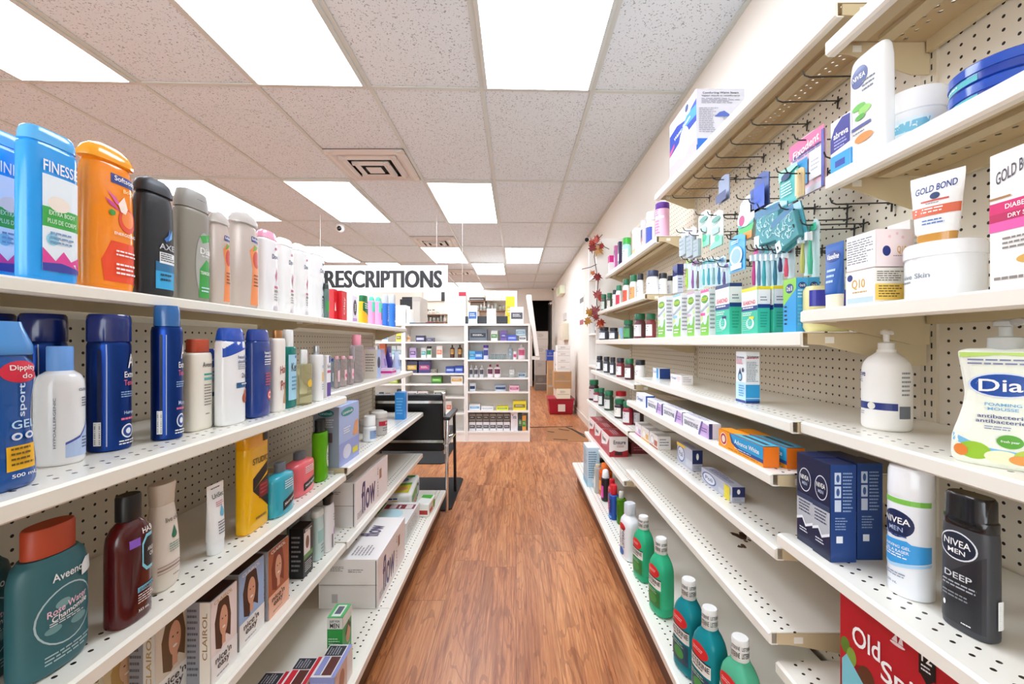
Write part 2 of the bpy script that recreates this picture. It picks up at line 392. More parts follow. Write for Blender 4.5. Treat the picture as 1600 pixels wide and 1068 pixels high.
RS = [
 (2, .711, 1.855, 'high right shelf with brown perforated underside and a carton on top'), (0, .689, 1.765, 'topmost near right shelf, behind the camera'), (1, .689, 1.765, 'topmost near right shelf at the upper right corner'),
 (1, .689, 1.470, 'near right shelf under the white lotion bottle and blue tins'), (1, .634, 1.172, 'near right shelf under the gold-capped tube and jars'),
 (1, .634, .928, 'near right shelf under the pump bottle and foaming soap'), (1, .582, .682, 'near right shelf under the navy cartons and shaving cans'), (1, .579, .400, 'near right shelf under the red soap carton'),
 (2, .634, 1.126, 'right shelf under the denture tablet boxes'), (2, .612, .928, 'right shelf under the single blue and white nozzle carton'), (2, .568, .812, 'right shelf under the toothpaste cartons row'),
 (2, .578, .648, 'right shelf under two grey denture cream cartons'), (2, .565, .462, 'empty right shelf above the mouthwash bottles'),
 (3, .715, 1.645, 'far right top shelf with pink tub at its near end'), (3, .655, 1.352, 'far right second shelf of vitamin bottles, white tub at its end'), (3, .640, 1.126, 'far right third shelf level with the denture boxes'),
 (3, .600, .890, 'far right shelf with the row of vitamin jars at mid height'), (3, .569, .656, 'far right shelf with green-capped jars above the nutrition cartons'), (3, .550, .402, 'far right shelf under the red and white nutrition cartons'),
]
for b, xf, z, lab in RS:
    lip = .034 if z > 1.4 or z == 1.126 else .028
    shelf(1, RB[b][0], RB[b][1], xf, z, 'shelf', lab, 'right gondola shelves', lip=lip)
for b, lab in ((1, 'lowest right base shelf at the bottom right corner'), (2, 'lowest right base shelf under the big mouthwash bottles'), (3, 'lowest right base shelf at the far end under the blue carton')):
    shelf(1, RB[b][0], RB[b][1], .455, ZB, 'base_shelf', lab, 'right gondola shelves')
# ---------------------------------------------------------------- goods: placing, shapes, printed labels
def fit(side, Xn, Xf, Yt, z, k, xf=None, Yb=None, rnd=False, w=None, yref=None, box=False):
    """real place and size of a thing on a shelf of height z from its outline in the photograph.
    Xn outer/near extreme, Xf inner/far extreme, Yt top, k depth/width; xf distance of its face from the aisle centre"""
    Df, Dn = abs(Xf-PX)/F, abs(Xn-PX)/F
    if rnd:
        af, an = math.atan(Df), math.atan(Dn); a, h = (af+an)/2, (an-af)/2
        R = xf/(math.sin(a)-math.sin(h)) if xf else F*(EYE-z)/(Yb-PY)/(math.cos(a)-math.sin(h))
        r = R*math.sin(h); cx, cy = R*math.sin(a), R*math.cos(a); W = D = 2*r; yr = cy
    else:
        yf = xf/Df if xf else F*(EYE-z)/(Yb-PY)
        xf = Df*yf
        if w is None: W = (Dn*yf-xf)/(k+Dn)
        else: W = w
        cy = yf-W/2
        if not box and w is None:      # rounded outline: solve width and depth along the aisle so that its silhouette fits
            ring = [(math.copysign(abs(math.cos(t))**(2/2.6), math.cos(t)), math.copysign(abs(math.sin(t))**(2/2.6), math.sin(t))) for t in [2*PI*i/48 for i in range(48)]]
            for _ in range(40):
                Ds = [(xf+k*W/2+k*W/2*c)/(cy+W/2*q_) for c, q_ in ring]; eN, eF = Dn-max(Ds), Df-min(Ds)
                W = max(.01, W+(eN-eF)*cy*.6); cy -= (eN+eF)/2*cy*cy/xf*.8
        D = k*W; cx = xf+D/2; yr = cy
    if yref is not None: yr = cy + yref*W
    h = EYE + (PY-Yt)*yr/F - z
    return dict(x=side*cx, y=cy, z=z, w=W, d=D, h=h, rz=(-side)*PI/2, q=1 if side > 0 else -1)
TXT = {}
def text2d(s):
    if s in TXT: return TXT[s]
    c = bpy.data.curves.new('t', 'FONT'); c.body = s; c.resolution_u = 3; c.align_x = 'CENTER'; c.offset = .012
    o = bpy.data.objects.new('t', c); me = o.to_mesh()
    vs = [tuple(v.co[:2]) for v in me.vertices]; fs = [tuple(p.vertices) for p in me.polygons]
    o.to_mesh_clear(); bpy.data.objects.remove(o); bpy.data.curves.remove(c)
    if vs:
        x0, x1 = min(v[0] for v in vs), max(v[0] for v in vs); y0, y1 = min(v[1] for v in vs), max(v[1] for v in vs)
        vs = [((v[0]-(x0+x1)/2)/(x1-x0), (v[1]-(y0+y1)/2)/(y1-y0)) for v in vs]
    TXT[s] = (vs, fs); return TXT[s]
def catmull(pr, sub=3):
    if len(pr) < 3: return pr
    pr = [tuple(p) if len(p) > 2 else (p[0], p[1], p[1]) for p in pr]; out = []
    for i in range(len(pr)-1):
        p0, p1, p2, p3 = pr[max(i-1, 0)], pr[i], pr[i+1], pr[min(i+2, len(pr)-1)]
        for k in range(sub):
            t = k/sub; q = []
            for j in range(3):
                m1 = (p2[j]-p0[j])/2; m2 = (p3[j]-p1[j])/2
                if j == 0: q.append(p1[j]+(p2[j]-p1[j])*t); continue
                lim = abs(p2[j]-p1[j])*1.5+1e-9; m1 = max(-lim, min(lim, m1)); m2 = max(-lim, min(lim, m2))
                q.append((2*t**3-3*t*t+1)*p1[j]+(t**3-2*t*t+t)*m1+(-2*t**3+3*t*t)*p2[j]+(t**3-t*t)*m2)
            out.append(tuple(q))
    out.append(pr[-1]); return out
# shape library: [(t, half width factor, half depth factor)]
OV = [(0, .80, .72), (.012, .92, .88), (.04, .98, .97), (.10, 1, 1), (.45, 1, 1), (.66, .99, .98), (.76, .90, .88), (.80, .74, .78)]
SHAPES = {
 'rect': [(0, .86, .84), (.01, .96, .94), (.03, 1, 1), (.5, 1, 1), (.84, 1, 1), (.88, .98, .96), (.90, .90, .86)],
 'slim': [(0, .82, .8), (.012, .94, .94), (.04, .99, 1), (.25, 1, 1), (.5, .98, 1), (.78, .93, .95), (.85, .84, .86), (.87, .78, .8)],
 'oval': OV,
 'waist': [(0, .80, .8), (.015, .93, .93), (.05, 1, 1), (.16, .99, 1), (.30, .90, .95), (.46, .82, .9), (.58, .86, .9), (.72, .95, .92), (.80, .92, .86), (.86, .70, .7)],
 'can': [(0, .93), (.008, .99), (.02, 1), (.4, 1), (.80, 1), (.82, .97), (.835, .93)],
 'jug': [(0, .90), (.012, .97), (.03, 1), (.5, 1), (.62, 1), (.70, .96), (.755, .82), (.785, .58), (.80, .45)],
 'round': [(0, .92), (.02, .99), (.05, 1), (.4, 1), (.66, 1), (.74, .95), (.79, .80), (.81, .74)],
 'neck': [(0, .86, .86), (.012, .95, .95), (.04, 1, 1), (.4, 1, 1), (.62, 1, 1), (.70, .985, .98), (.76, .86, .88), (.80, .50, .6), (.815, .32, .46), (.83, .30, .46)],
 'drum': [(0, .96), (.02, 1), (.3, 1), (.70, 1)],
 'pear': [(0, .70, .8), (.02, .86, .92), (.10, .97, 1), (.25, 1, 1), (.45, .94, .96), (.65, .80, .86), (.78, .66, .76), (.80, .62, .72)],
}
CAPS = {  # name: (profile from t0 to 1)
 'flip': lambda t0: [(t0, .74, .78), (t0+.005, .76, .80), (.93, .72, .76), (.985, .66, .68), (1, .56, .58)],
 'full': lambda t0: [(t0, .98, .97), (t0+.01, 1.0, 1.0), (.95, .97, .95), (.985, .9, .86), (1, .7, .6)],
 'oval': lambda t0: [(t0, .80, .74), (t0+.01, .84, .8), (.96, .78, .72), (1, .7, .62)],
 'disc': lambda t0: [(t0, .60, .66), (t0+.01, .62, .68), (.97, .62, .68), (1, .57, .62)],
 'screw': lambda t0: [(t0, .44), (t0+.005, .47), (.985, .45), (1, .40)],
 'wide': lambda t0: [(t0, .86), (t0+.005, .90), (.98, .89), (1, .82)],
 'small': lambda t0: [(t0, .33, .5), (t0+.005, .35, .53), (.985, .34, .51), (1, .28, .44)],
 'can': lambda t0: [(t0, .93), (t0+.004, .97), (.93, .95), (.975, .90), (1, .74)],
 'tall': lambda t0: [(t0, .95), (t0+.004, .99), (.97, .98), (.995, .93), (1, .85)],
 'dome': lambda t0: [(t0, .72, .8), (t0+.01, .74, .8), (.94, .64, .66), (.98, .50, .5), (1, .3, .3)],
 'lid': lambda t0: [(t0, 1.0), (t0+.005, 1.03), (.97, 1.03), (1, .98)],
}
class Surf:
    def __init__(s, P, prof=None, e=2.0):
        s.w, s.d, s.h, s.q = P['w'], P['d'], P['h'], P['q']; s.prof = prof; s.e = e
    def ab(s, t):
        pr = s.prof; t = max(pr[0][0], min(pr[-1][0], t))
        for i in range(len(pr)-1):
            if t <= pr[i+1][0]:
                k = (t-pr[i][0])/max(pr[i+1][0]-pr[i][0], 1e-9)
                return [(pr[i][j]+(pr[i+1][j]-pr[i][j])*k) for j in (1, 2)]
        return pr[-1][1:]
    def pt(s, face, u, v, eps):
        w, d, h, q = s.w, s.d, s.h, s.q
        if s.prof is None:
            if face == 'F': return (u*w/2, -d/2-eps, v*h)
            if face == 'S': return (q*(w/2+eps), q*u*d/2, v*h)
            if face == 'T': return (u*w/2, -d/2+v*d, h+eps)
            if face == 'B': return (-q*(w/2+eps), -q*u*d/2, v*h)
        a, b = s.ab(v); a *= w/2; b *= d/2
        if face == 'S':   # around the side of the bottle
            th = q*PI/2+u*(PI/2)*.9
            c, n = math.cos(th-PI/2), math.sin(th-PI/2)
            return ((a+eps)*math.copysign(abs(c)**(2/s.e), c), (b+eps)*math.copysign(abs(n)**(2/s.e), n), v*h)
        if s.e <= 2.05 and abs(w-d) < .12*w:
            th = u*w/2/a; return ((a+eps)*math.sin(th), -(b+eps)*math.cos(th), v*h)
        x = max(-.985, min(.985, u*w/2/a)); y = b*(1-abs(x)**s.e)**(1/s.e)
        return (x*(a+eps), -y*(1+eps/b)-eps*.5, v*h)
def poly_add(mb, vs, fs, mat, surf, face, eps, lim):
    bm = bmesh.new(); bv = [bm.verts.new((x, y, 0)) for x, y in vs]
    for f in fs:
        try: bm.faces.new([bv[i] for i in f])
        except ValueError: pass
    if surf.prof is not None:
        lu, lv = lim
        for _ in range(5):
            es = [e for e in bm.edges if abs(e.verts[0].co.x-e.verts[1].co.x) > lu or abs(e.verts[0].co.y-e.verts[1].co.y) > lv]
            if not es or len(bm.edges) > 6000: break
            bmesh.ops.subdivide_edges(bm, edges=es, cuts=1, use_grid_fill=True)
            bmesh.ops.triangulate(bm, faces=[f for f in bm.faces if len(f.verts) > 4])
    bm.verts.index_update()
    V = [surf.pt(face, v.co.x, v.co.y, eps) for v in bm.verts]; Fs = [[v.index for v in f.verts] for f in bm.faces]
    bm.free(); mb.add(V, Fs, mat)
def decals(root_part, surf, dec):
    L, T = MB(), MB(); n = 0
    for i, dc in enumerate(dec):
        k, face = dc[0], dc[1]; eps = .00035+.00012*i
        W = surf.w if face in 'FT' else surf.d
        Hh = surf.d if face == 'T' else surf.h
        lim = (.22, .10)
        if k == 'r':
            u0, v0, u1, v1, c = dc[2:7]; poly_add(L, [(u0, v0), (u1, v0), (u1, v1), (u0, v1)], [(0, 1, 2, 3)], M(c), surf, face, eps, lim)
        elif k == 'e':
            cu, cv, ru, rv, c = dc[2:7]; m = 28
            vs = [(cu, cv)] + [(cu+ru*r*math.cos(2*PI*j/m), cv+rv*r*math.sin(2*PI*j/m)) for r in (.5, 1) for j in range(m)]
            fs = [(0, 1+j, 1+(j+1) % m) for j in range(m)] + [(1+j, 1+m+j, 1+m+(j+1) % m, 1+(j+1) % m) for j in range(m)]
            poly_add(L, vs, fs, M(c), surf, face, eps, lim)
        elif k == 'p':
            pts, c = dc[2], dc[3]; poly_add(L, pts, [tuple(range(len(pts)))], M(c), surf, face, eps, lim)
        elif k in ('t', 'tv', 'ti'):
            s_, cu, cv, tw, th, c = dc[2:8]; vs, fs = text2d(s_)
            if k == 't': V = [(cu+x*tw, cv+y*th) for x, y in vs]
            elif k == 'ti': V = [(cu+x*tw, cv+y*th+x*tw*dc[8]) for x, y in vs]      # sloping line
            else: V = [(cu-y*tw, cv+x*th) for x, y in vs]                             # reads upwards
            poly_add(T, V, fs, M(c), surf, face, eps+.0002, (.3, .3)); n += 1
        elif k == 'l':
            u0, v0, u1, v1, nl, c = dc[2:8]; rr = random.Random(int((u0+v0+v1)*999)+nl)
            for j in range(nl):
                y1 = v1-(v1-v0)*j/nl; y0 = y1-(v1-v0)/nl*.42; u = u0; e_ = u1-(u1-u0)*rr.random()*.3
                while u < e_:
                    un = min(u+(u1-u0)*(.08+.16*rr.random()), e_)
                    poly_add(T, [(u, y0), (un, y0), (un, y1), (u, y1)], [(0, 1, 2, 3)], M(c), surf, face, eps, (.4, .2)); u = un+(u1-u0)*.03
            n += 1
        elif k == 'bar':
            u0, v0, u1, v1, c = dc[2:7]; rr = random.Random(5); poly_add(L, [(u0, v0), (u1, v0), (u1, v1), (u0, v1)], [(0, 1, 2, 3)], M('p#f4f4f2'), surf, face, eps, lim)
            v = v0+.01
            while v < v1-.01:
                t = (v1-v0)*(.01+.03*rr.random()); poly_add(L, [(u0+(u1-u0)*.1, v), (u1-(u1-u0)*.1, v), (u1-(u1-u0)*.1, v+t), (u0+(u1-u0)*.1, v+t)], [(0, 1, 2, 3)], M('p#17171a'), surf, face, eps+.0001, (.5, .5)); v += t+(v1-v0)*(.02+.03*rr.random())
    lab = None
    if L.v: lab = L.build('label_print', root_part.parent)
    if T.v:
        t = T.build('lettering', lab or root_part.parent)
def place(P, name, label, cat, group=None, spin=0.0):
    return thing(name, label, cat, (P['x'], P['y'], P['z']+.0004), P['rz']+spin, group)
def carton(P, name, label, body, dec=(), cat='box', group=None, spin=0.0):
    root = place(P, name, label, cat, group, spin)
    w, d, h = P['w'], P['d'], P['h']
    o = MB().box(-w/2, w/2, -d/2, d/2, 0, h, body).build('carton_body', root, bevel=min(.0008, d*.05))
    fl = MB(); c = tuple(min(1, v) for v in (1, 1, 1))
    decals(o, Surf(P), list(dec))
    return root
def bottle(P, name, label, shape, body, cap, dec=(), e=2.4, t0=None, cat='bottle', group=None, spin=0.0, capname='cap', liquid=None, extra=None, n=32):
    """cap = (kind, material) or list of (kind, material, t0)"""
    root = place(P, name, label, cat, group, spin); w, d, h = P['w']/2, P['d']/2, P['h']
    pr = catmull(SHAPES[shape] if isinstance(shape, str) else shape)
    if t0 is not None:
        s = t0/pr[-1][0]; pr = [(p[0]*s, p[1], p[2]) for p in pr]
    te = pr[-1][0]
    o = MB().lathe([(t*h, a*w, b*d) for t, a, b in pr], body, n, e=e).build('bottle_body', root)
    if cap:
        cp = CAPS[cap[0]](te) if isinstance(cap[0], str) else cap[0]
        cp = [(p[0], p[1], p[2] if len(p) > 2 else p[1]) for p in cp]
        ce = 2.0 if cap[0] in ('screw', 'wide', 'small', 'can', 'tall', 'lid') else e
        c = MB().lathe([(t*h, a*w, b*d) for t, a, b in cp], cap[1], n, e=ce)
        c.build(capname, root)
    if liquid:
        MB().lathe([(t*h+.001, a*w*.93, b*d*.93) for t, a, b in pr if t < liquid[1]], liquid[0], 24, e=e).build('liquid', root)
    if dec: decals(o, Surf(P, pr, e), list(dec))
    if extra: extra(root, P)
    return root
def squeeze_tube(P, name, label, body, cap, dec=(), cat='tube', group=None, spin=0.0, t0=.16, lean=0.0):
    """tube standing on its cap, crimped flat at the top"""
    root = place(P, name, label, cat, group, spin); w, d, h = P['w']/2, P['d']/2, P['h']
    pr = catmull([(t0, .72, .95), (t0+.04, .80, 1), (.4, .86, .85), (.7, .94, .48), (.93, 1, .10), (.95, 1, .05), (1, 1, .05)])
    o = MB().lathe([(t*h, a*w, b*d) for t, a, b in pr], body, 28, e=2.2).build('tube_body', root)
    MB().lathe([(0, .66*w, .9*d), (.004*h, .70*w, .95*d), (t0*h, .74*w, .98*d)], cap, 28, e=2.2).build('cap', root)
    if dec: decals(o, Surf(P, pr, 2.2), list(dec))
    return root
def jar(P, name, label, body, lid, dec=(), group=None, t0=.68, spin=0.0, cat='jar'):
    pr = [(0, .90), (.02, .97), (.06, 1), (t0-.08, 1), (t0, .97)]
    return bottle(P, name, label, pr, body, ([(t0, 1.0), (t0+.01, 1.03), (.93, 1.03), (.985, .99), (1, .93)], lid), dec, 2.0, cat=cat, group=group, capname='lid', spin=spin)
def pump(root, P, mat, tz=.80):
    w, h = P['w']/2, P['h']
    m = MB(); m.lathe([(tz*h, .34*w), ((tz+.085)*h, .33*w), ((tz+.09)*h, .26*w), ((tz+.095)*h, .13*w), (.955*h, .13*w)], mat, 20); m.build('pump_collar', root)
    m = MB(); m.lathe([(.95*h, .20*w), (.955*h, .24*w), (.985*h, .24*w), (h, .16*w)], mat, 18)
    m.tube([(0, 0, .972*h), (.3*w, -.3*w, .982*h), (.55*w, -.55*w, .965*h), (.58*w, -.58*w, .95*h)], [.10*w, .10*w, .07*w, .06*w], mat, 8); m.build('pump_nozzle', root)
L_, R_ = -1, 1
# ================================================================ LEFT: top shelf
z = 1.195
W_ = 'p#f6f6f4'
def finesse(Xn, Xf, label, back=0):
    P = fit(L_, Xn, Xf, 205, z, .42, xf=.722); P['h'] = .236; P['x'] -= back
    bottle(P, 'conditioner_bottle', label, 'rect', 'g#1f9df0', ([(.90, .90, .86), (.905, .96, .96), (.95, .94, .94), (.985, .88, .86), (1, .78, .76)], 'g#5cb6f5'), [
        ('r', 'F', -.55, .07, .92, .70, 'p#e8f3fb'), ('r', 'F', -.55, .36, .92, .49, 'p#3fae4a'), ('e', 'F', .05, .52, .42, .05, 'p#f3e7dc'),
        ('e', 'F', -.2, .28, .22, .04, 'p#8fd0ea'), ('p', 'F', [(-.55, .10), (.92, .08), (.92, .19), (.5, .15), (.2, .21), (-.1, .14), (-.55, .22)], 'p#e0449a'),
        ('p', 'F', [(-.55, .07), (.92, .07), (.92, .10), (.1, .13), (-.55, .12)], 'p#3a3f9e'),
        ('t', 'F', 'FINESSE', .12, .755, 1.3, .075, W_), ('t', 'F', 'EXTRA BODY', .15, .455, 1.0, .03, 'p#d9f0d9'), ('t', 'F', 'PLUS DE CORPS', .15, .40, 1.1, .03, 'p#d9f0d9'), ('l', 'F', -.3, .24, .8, .33, 3, 'p#7a9cc0')], 3.2)
finesse(24, 119, 'bright blue conditioner bottle cut by the left edge, behind its twin', .075)
finesse(24, 119, 'bright blue conditioner bottle beside the orange body wash')
P = fit(L_, 117, 209, 228, z, .45, xf=.728)
bottle(P, 'body_wash_bottle', 'bright orange body wash bottle with a domed orange cap', 'slim', 'g#fb8f14', ([(.87, .82, .84), (.875, .98, 1), (.90, 1.0, 1), (.95, .86, .82), (.985, .6, .5), (1, .3, .25)], 'g#fba51d'), [
    ('p', 'F', [(-.5, .06), (.92, .06), (.92, .34), (-.25, .34), (-.6, .2)], 'p#ef4a1c'), ('r', 'F', -.25, .735, .9, .80, 'p#2c3f8e'), ('e', 'F', .45, .50, .42, .085, 'p#e8492a'), ('e', 'F', .45, .51, .30, .06, 'p#f7883a'),
    ('e', 'F', -.22, .53, .12, .02, 'p#3f9b3c'), ('p', 'F', [(-.5, .62), (-.2, .60), (.1, .55), (-.3, .58)], 'p#d0409a'), ('p', 'F', [(-.4, .67), (-.1, .64), (.2, .57), (-.1, .60)], 'p#e060aa'), ('p', 'F', [(0, .60), (.25, .66), (.4, .58), (.3, .54), (.1, .55)], 'p#fbe9dc'),
    ('t', 'F', 'Softsoap', .33, .768, .95, .045, W_), ('ti', 'F', 'Body', .45, .70, .5, .035, 'p#fbe2a0', .02), ('t', 'F', 'ENERGIZING', .3, .395, .95, .02, W_), ('l', 'F', -.1, .23, .85, .28, 2, W_), ('l', 'F', -.1, .10, .85, .19, 3, W_)], 2.6)
P = fit(L_, 205, 271, 282, z, .42, xf=.730)
bottle(P, 'body_wash_bottle', 'black body wash bottle with a blue panel, between orange and grey bottles', 'slim', 's#16171c', ([(.87, .80, .84), (.875, .94, 1), (.93, .90, .96), (.97, .8, .82), (1, .55, .6)], 's#202229'), [
    ('r', 'F', -.35, .07, .92, .22, 'p#2fa6dc'), ('r', 'F', -.35, .22, .92, .30, 'p#1b6d9c'), ('r', 'F', -.15, .29, .85, .385, 'p#f0f2f4'), ('p', 'F', [(.1, .50), (.25, .48), (.55, .53), (.45, .60), (.35, .54)], 'p#2c6fc0'), ('p', 'F', [(.35, .49), (.6, .52), (.62, .60), (.5, .55)], 'p#6db3ee'),
    ('t', 'F', 'AXE', .3, .435, .95, .05, 'p#c9ccd2'), ('l', 'F', -.1, .30, .8, .375, 4, 'p#333a44'), ('l', 'F', -.1, .12, .6, .2, 2, 'p#0d3c58')], 2.8)
P = fit(L_, 270, 326, 300, z, .42, xf=.730)
bottle(P, 'body_wash_bottle', 'pewter grey body wash bottle with green label and ribbed side', 'rect', 's#8b8579', ([(.83, .84, .84), (.835, .97, .97), (.90, .95, .95), (.985, .85, .85), (1, .74, .74)], 's#94908a'), [
    ('e', 'F', .35, .34, .62, .30, 'p#a9aaa2'), ('p', 'F', [(-.05, .04), (.9, .04), (.9, .36), (.5, .40), (0, .30)], 'p#2f9a3c'), ('p', 'F', [(.0, .60), (.8, .64), (.9, .58), (.2, .54)], 'p#33a043'), ('r', 'F', -.1, .875, .6, .93, 'p#24407c'),
    ('t', 'F', 'Dial', .42, .47, .8, .055, W_), ('t', 'F', 'for MEN', .42, .425, .6, .018, W_), ('t', 'F', 'TEAROUT', .42, .27, .8, .03, W_), ('l', 'F', .1, .08, .85, .14, 2, 'p#cfe8f4')], 3.0, t0=.83)
for Xn, Xf, lab in ((324, 359, 'clear body wash bottle with orange fruit label, left of its twin'), (356, 403, 'clear body wash bottle with orange fruit label, beside the pink-capped bottle')):
    P = fit(L_, Xn, Xf, 332, z, .45, xf=.730)
    bottle(P, 'body_wash_bottle', lab, 'slim', 'f#e9dcd2', ([(.87, .84, .84), (.875, .98, 1), (.91, .98, 1), (.96, .8, .76), (1, .35, .3)], 'f#eee9e4'), [
        ('p', 'F', [(-.1, .04), (.9, .04), (.9, .62), (.35, .68), (-.15, .6), (.1, .42)], 'p#ec8a4c'), ('e', 'F', .5, .52, .38, .09, 'p#c23a22'), ('p', 'F', [(.1, .6), (.45, .62), (.7, .66), (.3, .67)], 'p#6b9a2e'), ('r', 'F', .0, .70, .9, .755, 'p#2b3c86'),
        ('t', 'F', 'Softsoap', .45, .727, .8, .035, W_), ('l', 'F', .2, .22, .8, .36, 4, 'p#7c3c1a')], 2.6)
DV = ('p#c7a0b0', 'p#4b4d78')
def dove(Xn, Xf, Yt, label, body, cap, top='rect', acc='p#b85c80'):
    P = fit(L_, Xn, Xf, Yt, z, .42, xf=.735)
    bottle(P, 'shampoo_bottle', label, top, body, ([(.90, .82, .8), (.905, .92, .92), (.97, .88, .86), (1, .7, .66)], cap), [
        ('ti', 'F', 'Dove', .4, .70, .85, .06, 'p#2b3c6e', .02), ('e', 'F', .5, .80, .2, .02, acc), ('p', 'F', [(.35, .45), (.6, .55), (.75, .5), (.55, .38)], acc), ('r', 'F', .25, .30, .85, .33, acc), ('r', 'F', .25, .25, .85, .28, 'p#8a7f78'),
        ('l', 'F', .2, .13, .85, .23, 3, 'p#8f8f96'), ('e', 'F', .5, .04, .35, .035, 'p#c9bfc6')], 2.8, t0=.9)
dove(399, 433, 362, 'white shampoo bottle with a pink cap, nearest of the white row', 'g#eceaec', 'g#f2a9c4')
dove(429, 458, 374, 'white shampoo bottle with a white cap, second in the white row', 'g#f0efef', 'g#f7f7f7', 'slim')
dove(454, 481, 383, 'white shampoo bottle with a small red leaf mark, third in the white row', 'g#efeeee', 'g#f5f5f5')
dove(478, 506, 390, 'white shampoo bottle with a narrow cap, overlapping the hanging sign', 'g#efeff0', 'g#f7f7f7', acc='p#3e4658')
def goods_row(side, zz, items, xf0, group=None):
    """small goods: (kind, Xn, Xf, Yt, k, name, label, body, cap, decals)"""
    out = []
    for it in items:
        kind, Xn, Xf, Yt, k, nm, lab, body, cap, dec = it[:10]; kw = dict(it[10]) if len(it) > 10 else {}
        xf = kw.pop('xf', xf0); Yb = kw.pop('Yb', None); rnd = kw.pop('rnd', kind in ('jar', 'round')); spin = kw.pop('spin', 0)
        P = fit(side, Xn, Xf, Yt, zz, k, xf=None if Yb else xf, Yb=Yb, rnd=rnd, box=kind == 'box')
        if kind == 'box': o = carton(P, nm, lab, body, dec, group=group, spin=spin, cat=kw.get('cat', 'box'))
        elif kind == 'jar': o = jar(P, nm, lab, body, cap, dec, group=group, spin=spin, **kw)
        elif kind == 'round': o = bottle(P, nm, lab, kw.pop('shape', 'round'), body, cap, dec, 2.0, group=group, spin=spin, **kw)
        elif kind == 'tube': o = squeeze_tube(P, nm, lab, body, cap, dec, group=group, spin=spin)
        else: o = bottle(P, nm, lab, kind, body, cap, dec, kw.pop('e', 2.5), group=group, spin=spin, **kw)
        out.append((o, P))
    return out
goods_row(L_, z, [
 ('can', 503, 514, 443, 1, 'deodorant_can', 'small green and grey deodorant behind the last white shampoo bottle', 's#5f7f78', ('can', 's#3f4a44'), [('r', 'F', -.9, .2, .9, .5, 'p#3e9c4e')], {'rnd': True}),
 ('box', 512, 527, 452, .8, 'gift_box', 'red gift box next to the green deodorant, left of two', 'p#cf1c25', None, [('p', 'F', [(-.6, .3), (.3, .3), (-.2, .6)], 'p#f3f0e6')], {'xf': .74}),
 ('box', 525, 542, 455, .5, 'gift_box', 'red box with white script below the hanging sign', 'p#d5222b', None, [('tv', 'F', 'Olay', 0, .5, .8, .6, 'p#f4d7d7')]),
 ('box', 543, 558, 462, .4, 'skin_care_box', 'white and lavender box with a black oval', 'p#e6dcef', None, [('e', 'F', .1, .55, .7, .3, 'p#1d1b22'), ('tv', 'F', 'Veet', .1, .55, .5, .3, W_), ('r', 'F', -.9, .02, .9, .14, 'p#c79ad6')]),
 ('can', 560, 575, 462, .5, 'deodorant_stick', 'green and yellow deodorant stick on the far top left shelf', 's#f0b31e', ('tall', 's#0f6a3c'), [('p', 'F', [(-.9, .45), (.9, .25), (.9, .8), (-.9, .8)], 'p#0f6a3c'), ('l', 'F', -.6, .5, .6, .72, 3, W_)], {'t0': .78}),
 ('can', 575, 586, 463, .7, 'deodorant_can', 'mint and pink deodorant can, left of its twin', 's#e39acb', ('dome', 's#58cfa8'), [('r', 'F', -.95, .45, .95, .8, 'p#66d4b0')], {'rnd': True}),
 ('can', 585, 597, 464, .7, 'deodorant_can', 'mint and pink deodorant can, right of its twin', 's#e39acb', ('dome', 's#58cfa8'), [('r', 'F', -.95, .45, .95, .8, 'p#66d4b0'), ('r', 'F', -.3, .2, .1, .6, 'p#1c5a48')], {'rnd': True}),
 ('can', 596, 607, 460, .7, 'deodorant_can', 'blue deodorant can with a clear cap, left one', 's#2468c4', ('can', 'f#e7edf5'), [('tv', 'F', 'Secret', 0, .4, .9, .5, W_)], {'rnd': True, 't0': .72}),
 ('can', 605, 618, 460, .7, 'deodorant_can', 'blue deodorant can with a clear cap, at the shelf tip', 's#2a72cc', ('can', 'f#e7edf5'), [('tv', 'F', 'Secret', 0, .4, .9, .5, W_)], {'rnd': True, 't0': .72}),
], .722)
# ================================================================ LEFT: second shelf
z = .912
P = fit(L_, -70, 58, 502, z, .5, xf=.640)
bottle(P, 'styling_gel_bottle', 'dark blue styling gel bottle with a red oval, cut by the left edge', 'waist', 'g#12509c', ([(.80, .90, .80), (.81, .93, .86), (.86, .92, .86), (.97, .62, .7), (1, .58, .62)], 'g#4f96de'), [
    ('e', 'F', .28, .70, .64, .065, 'p#d51f3d'), ('r', 'F', -.2, .115, .72, .26, 'p#f4b81c'), ('t', 'F', 'Dippity', .35, .72, .85, .04, W_), ('t', 'F', 'do', .45, .675, .35, .032, W_), ('tv', 'F', 'sport', .30, .53, .25, .20, 'p#cfe4fa'), ('t', 'F', 'GEL', .35, .385, .8, .05, 'p#bfe0fa'),
    ('e', 'F', .1, .315, .16, .022, 'p#dfe9f5'), ('e', 'F', .5, .315, .16, .022, 'p#dfe9f5'), ('e', 'F', .5, .315, .08, .011, 'p#12509c'), ('e', 'F', .1, .315, .08, .011, 'p#12509c'), ('l', 'F', -.1, .13, .65, .25, 4, 'p#6a5210'), ('t', 'F', '500 mL', .3, .085, .8, .022, W_)], 2.4, t0=.8)
P = fit(L_, 51, 134, 541, z, 1, Yb=731, rnd=True)
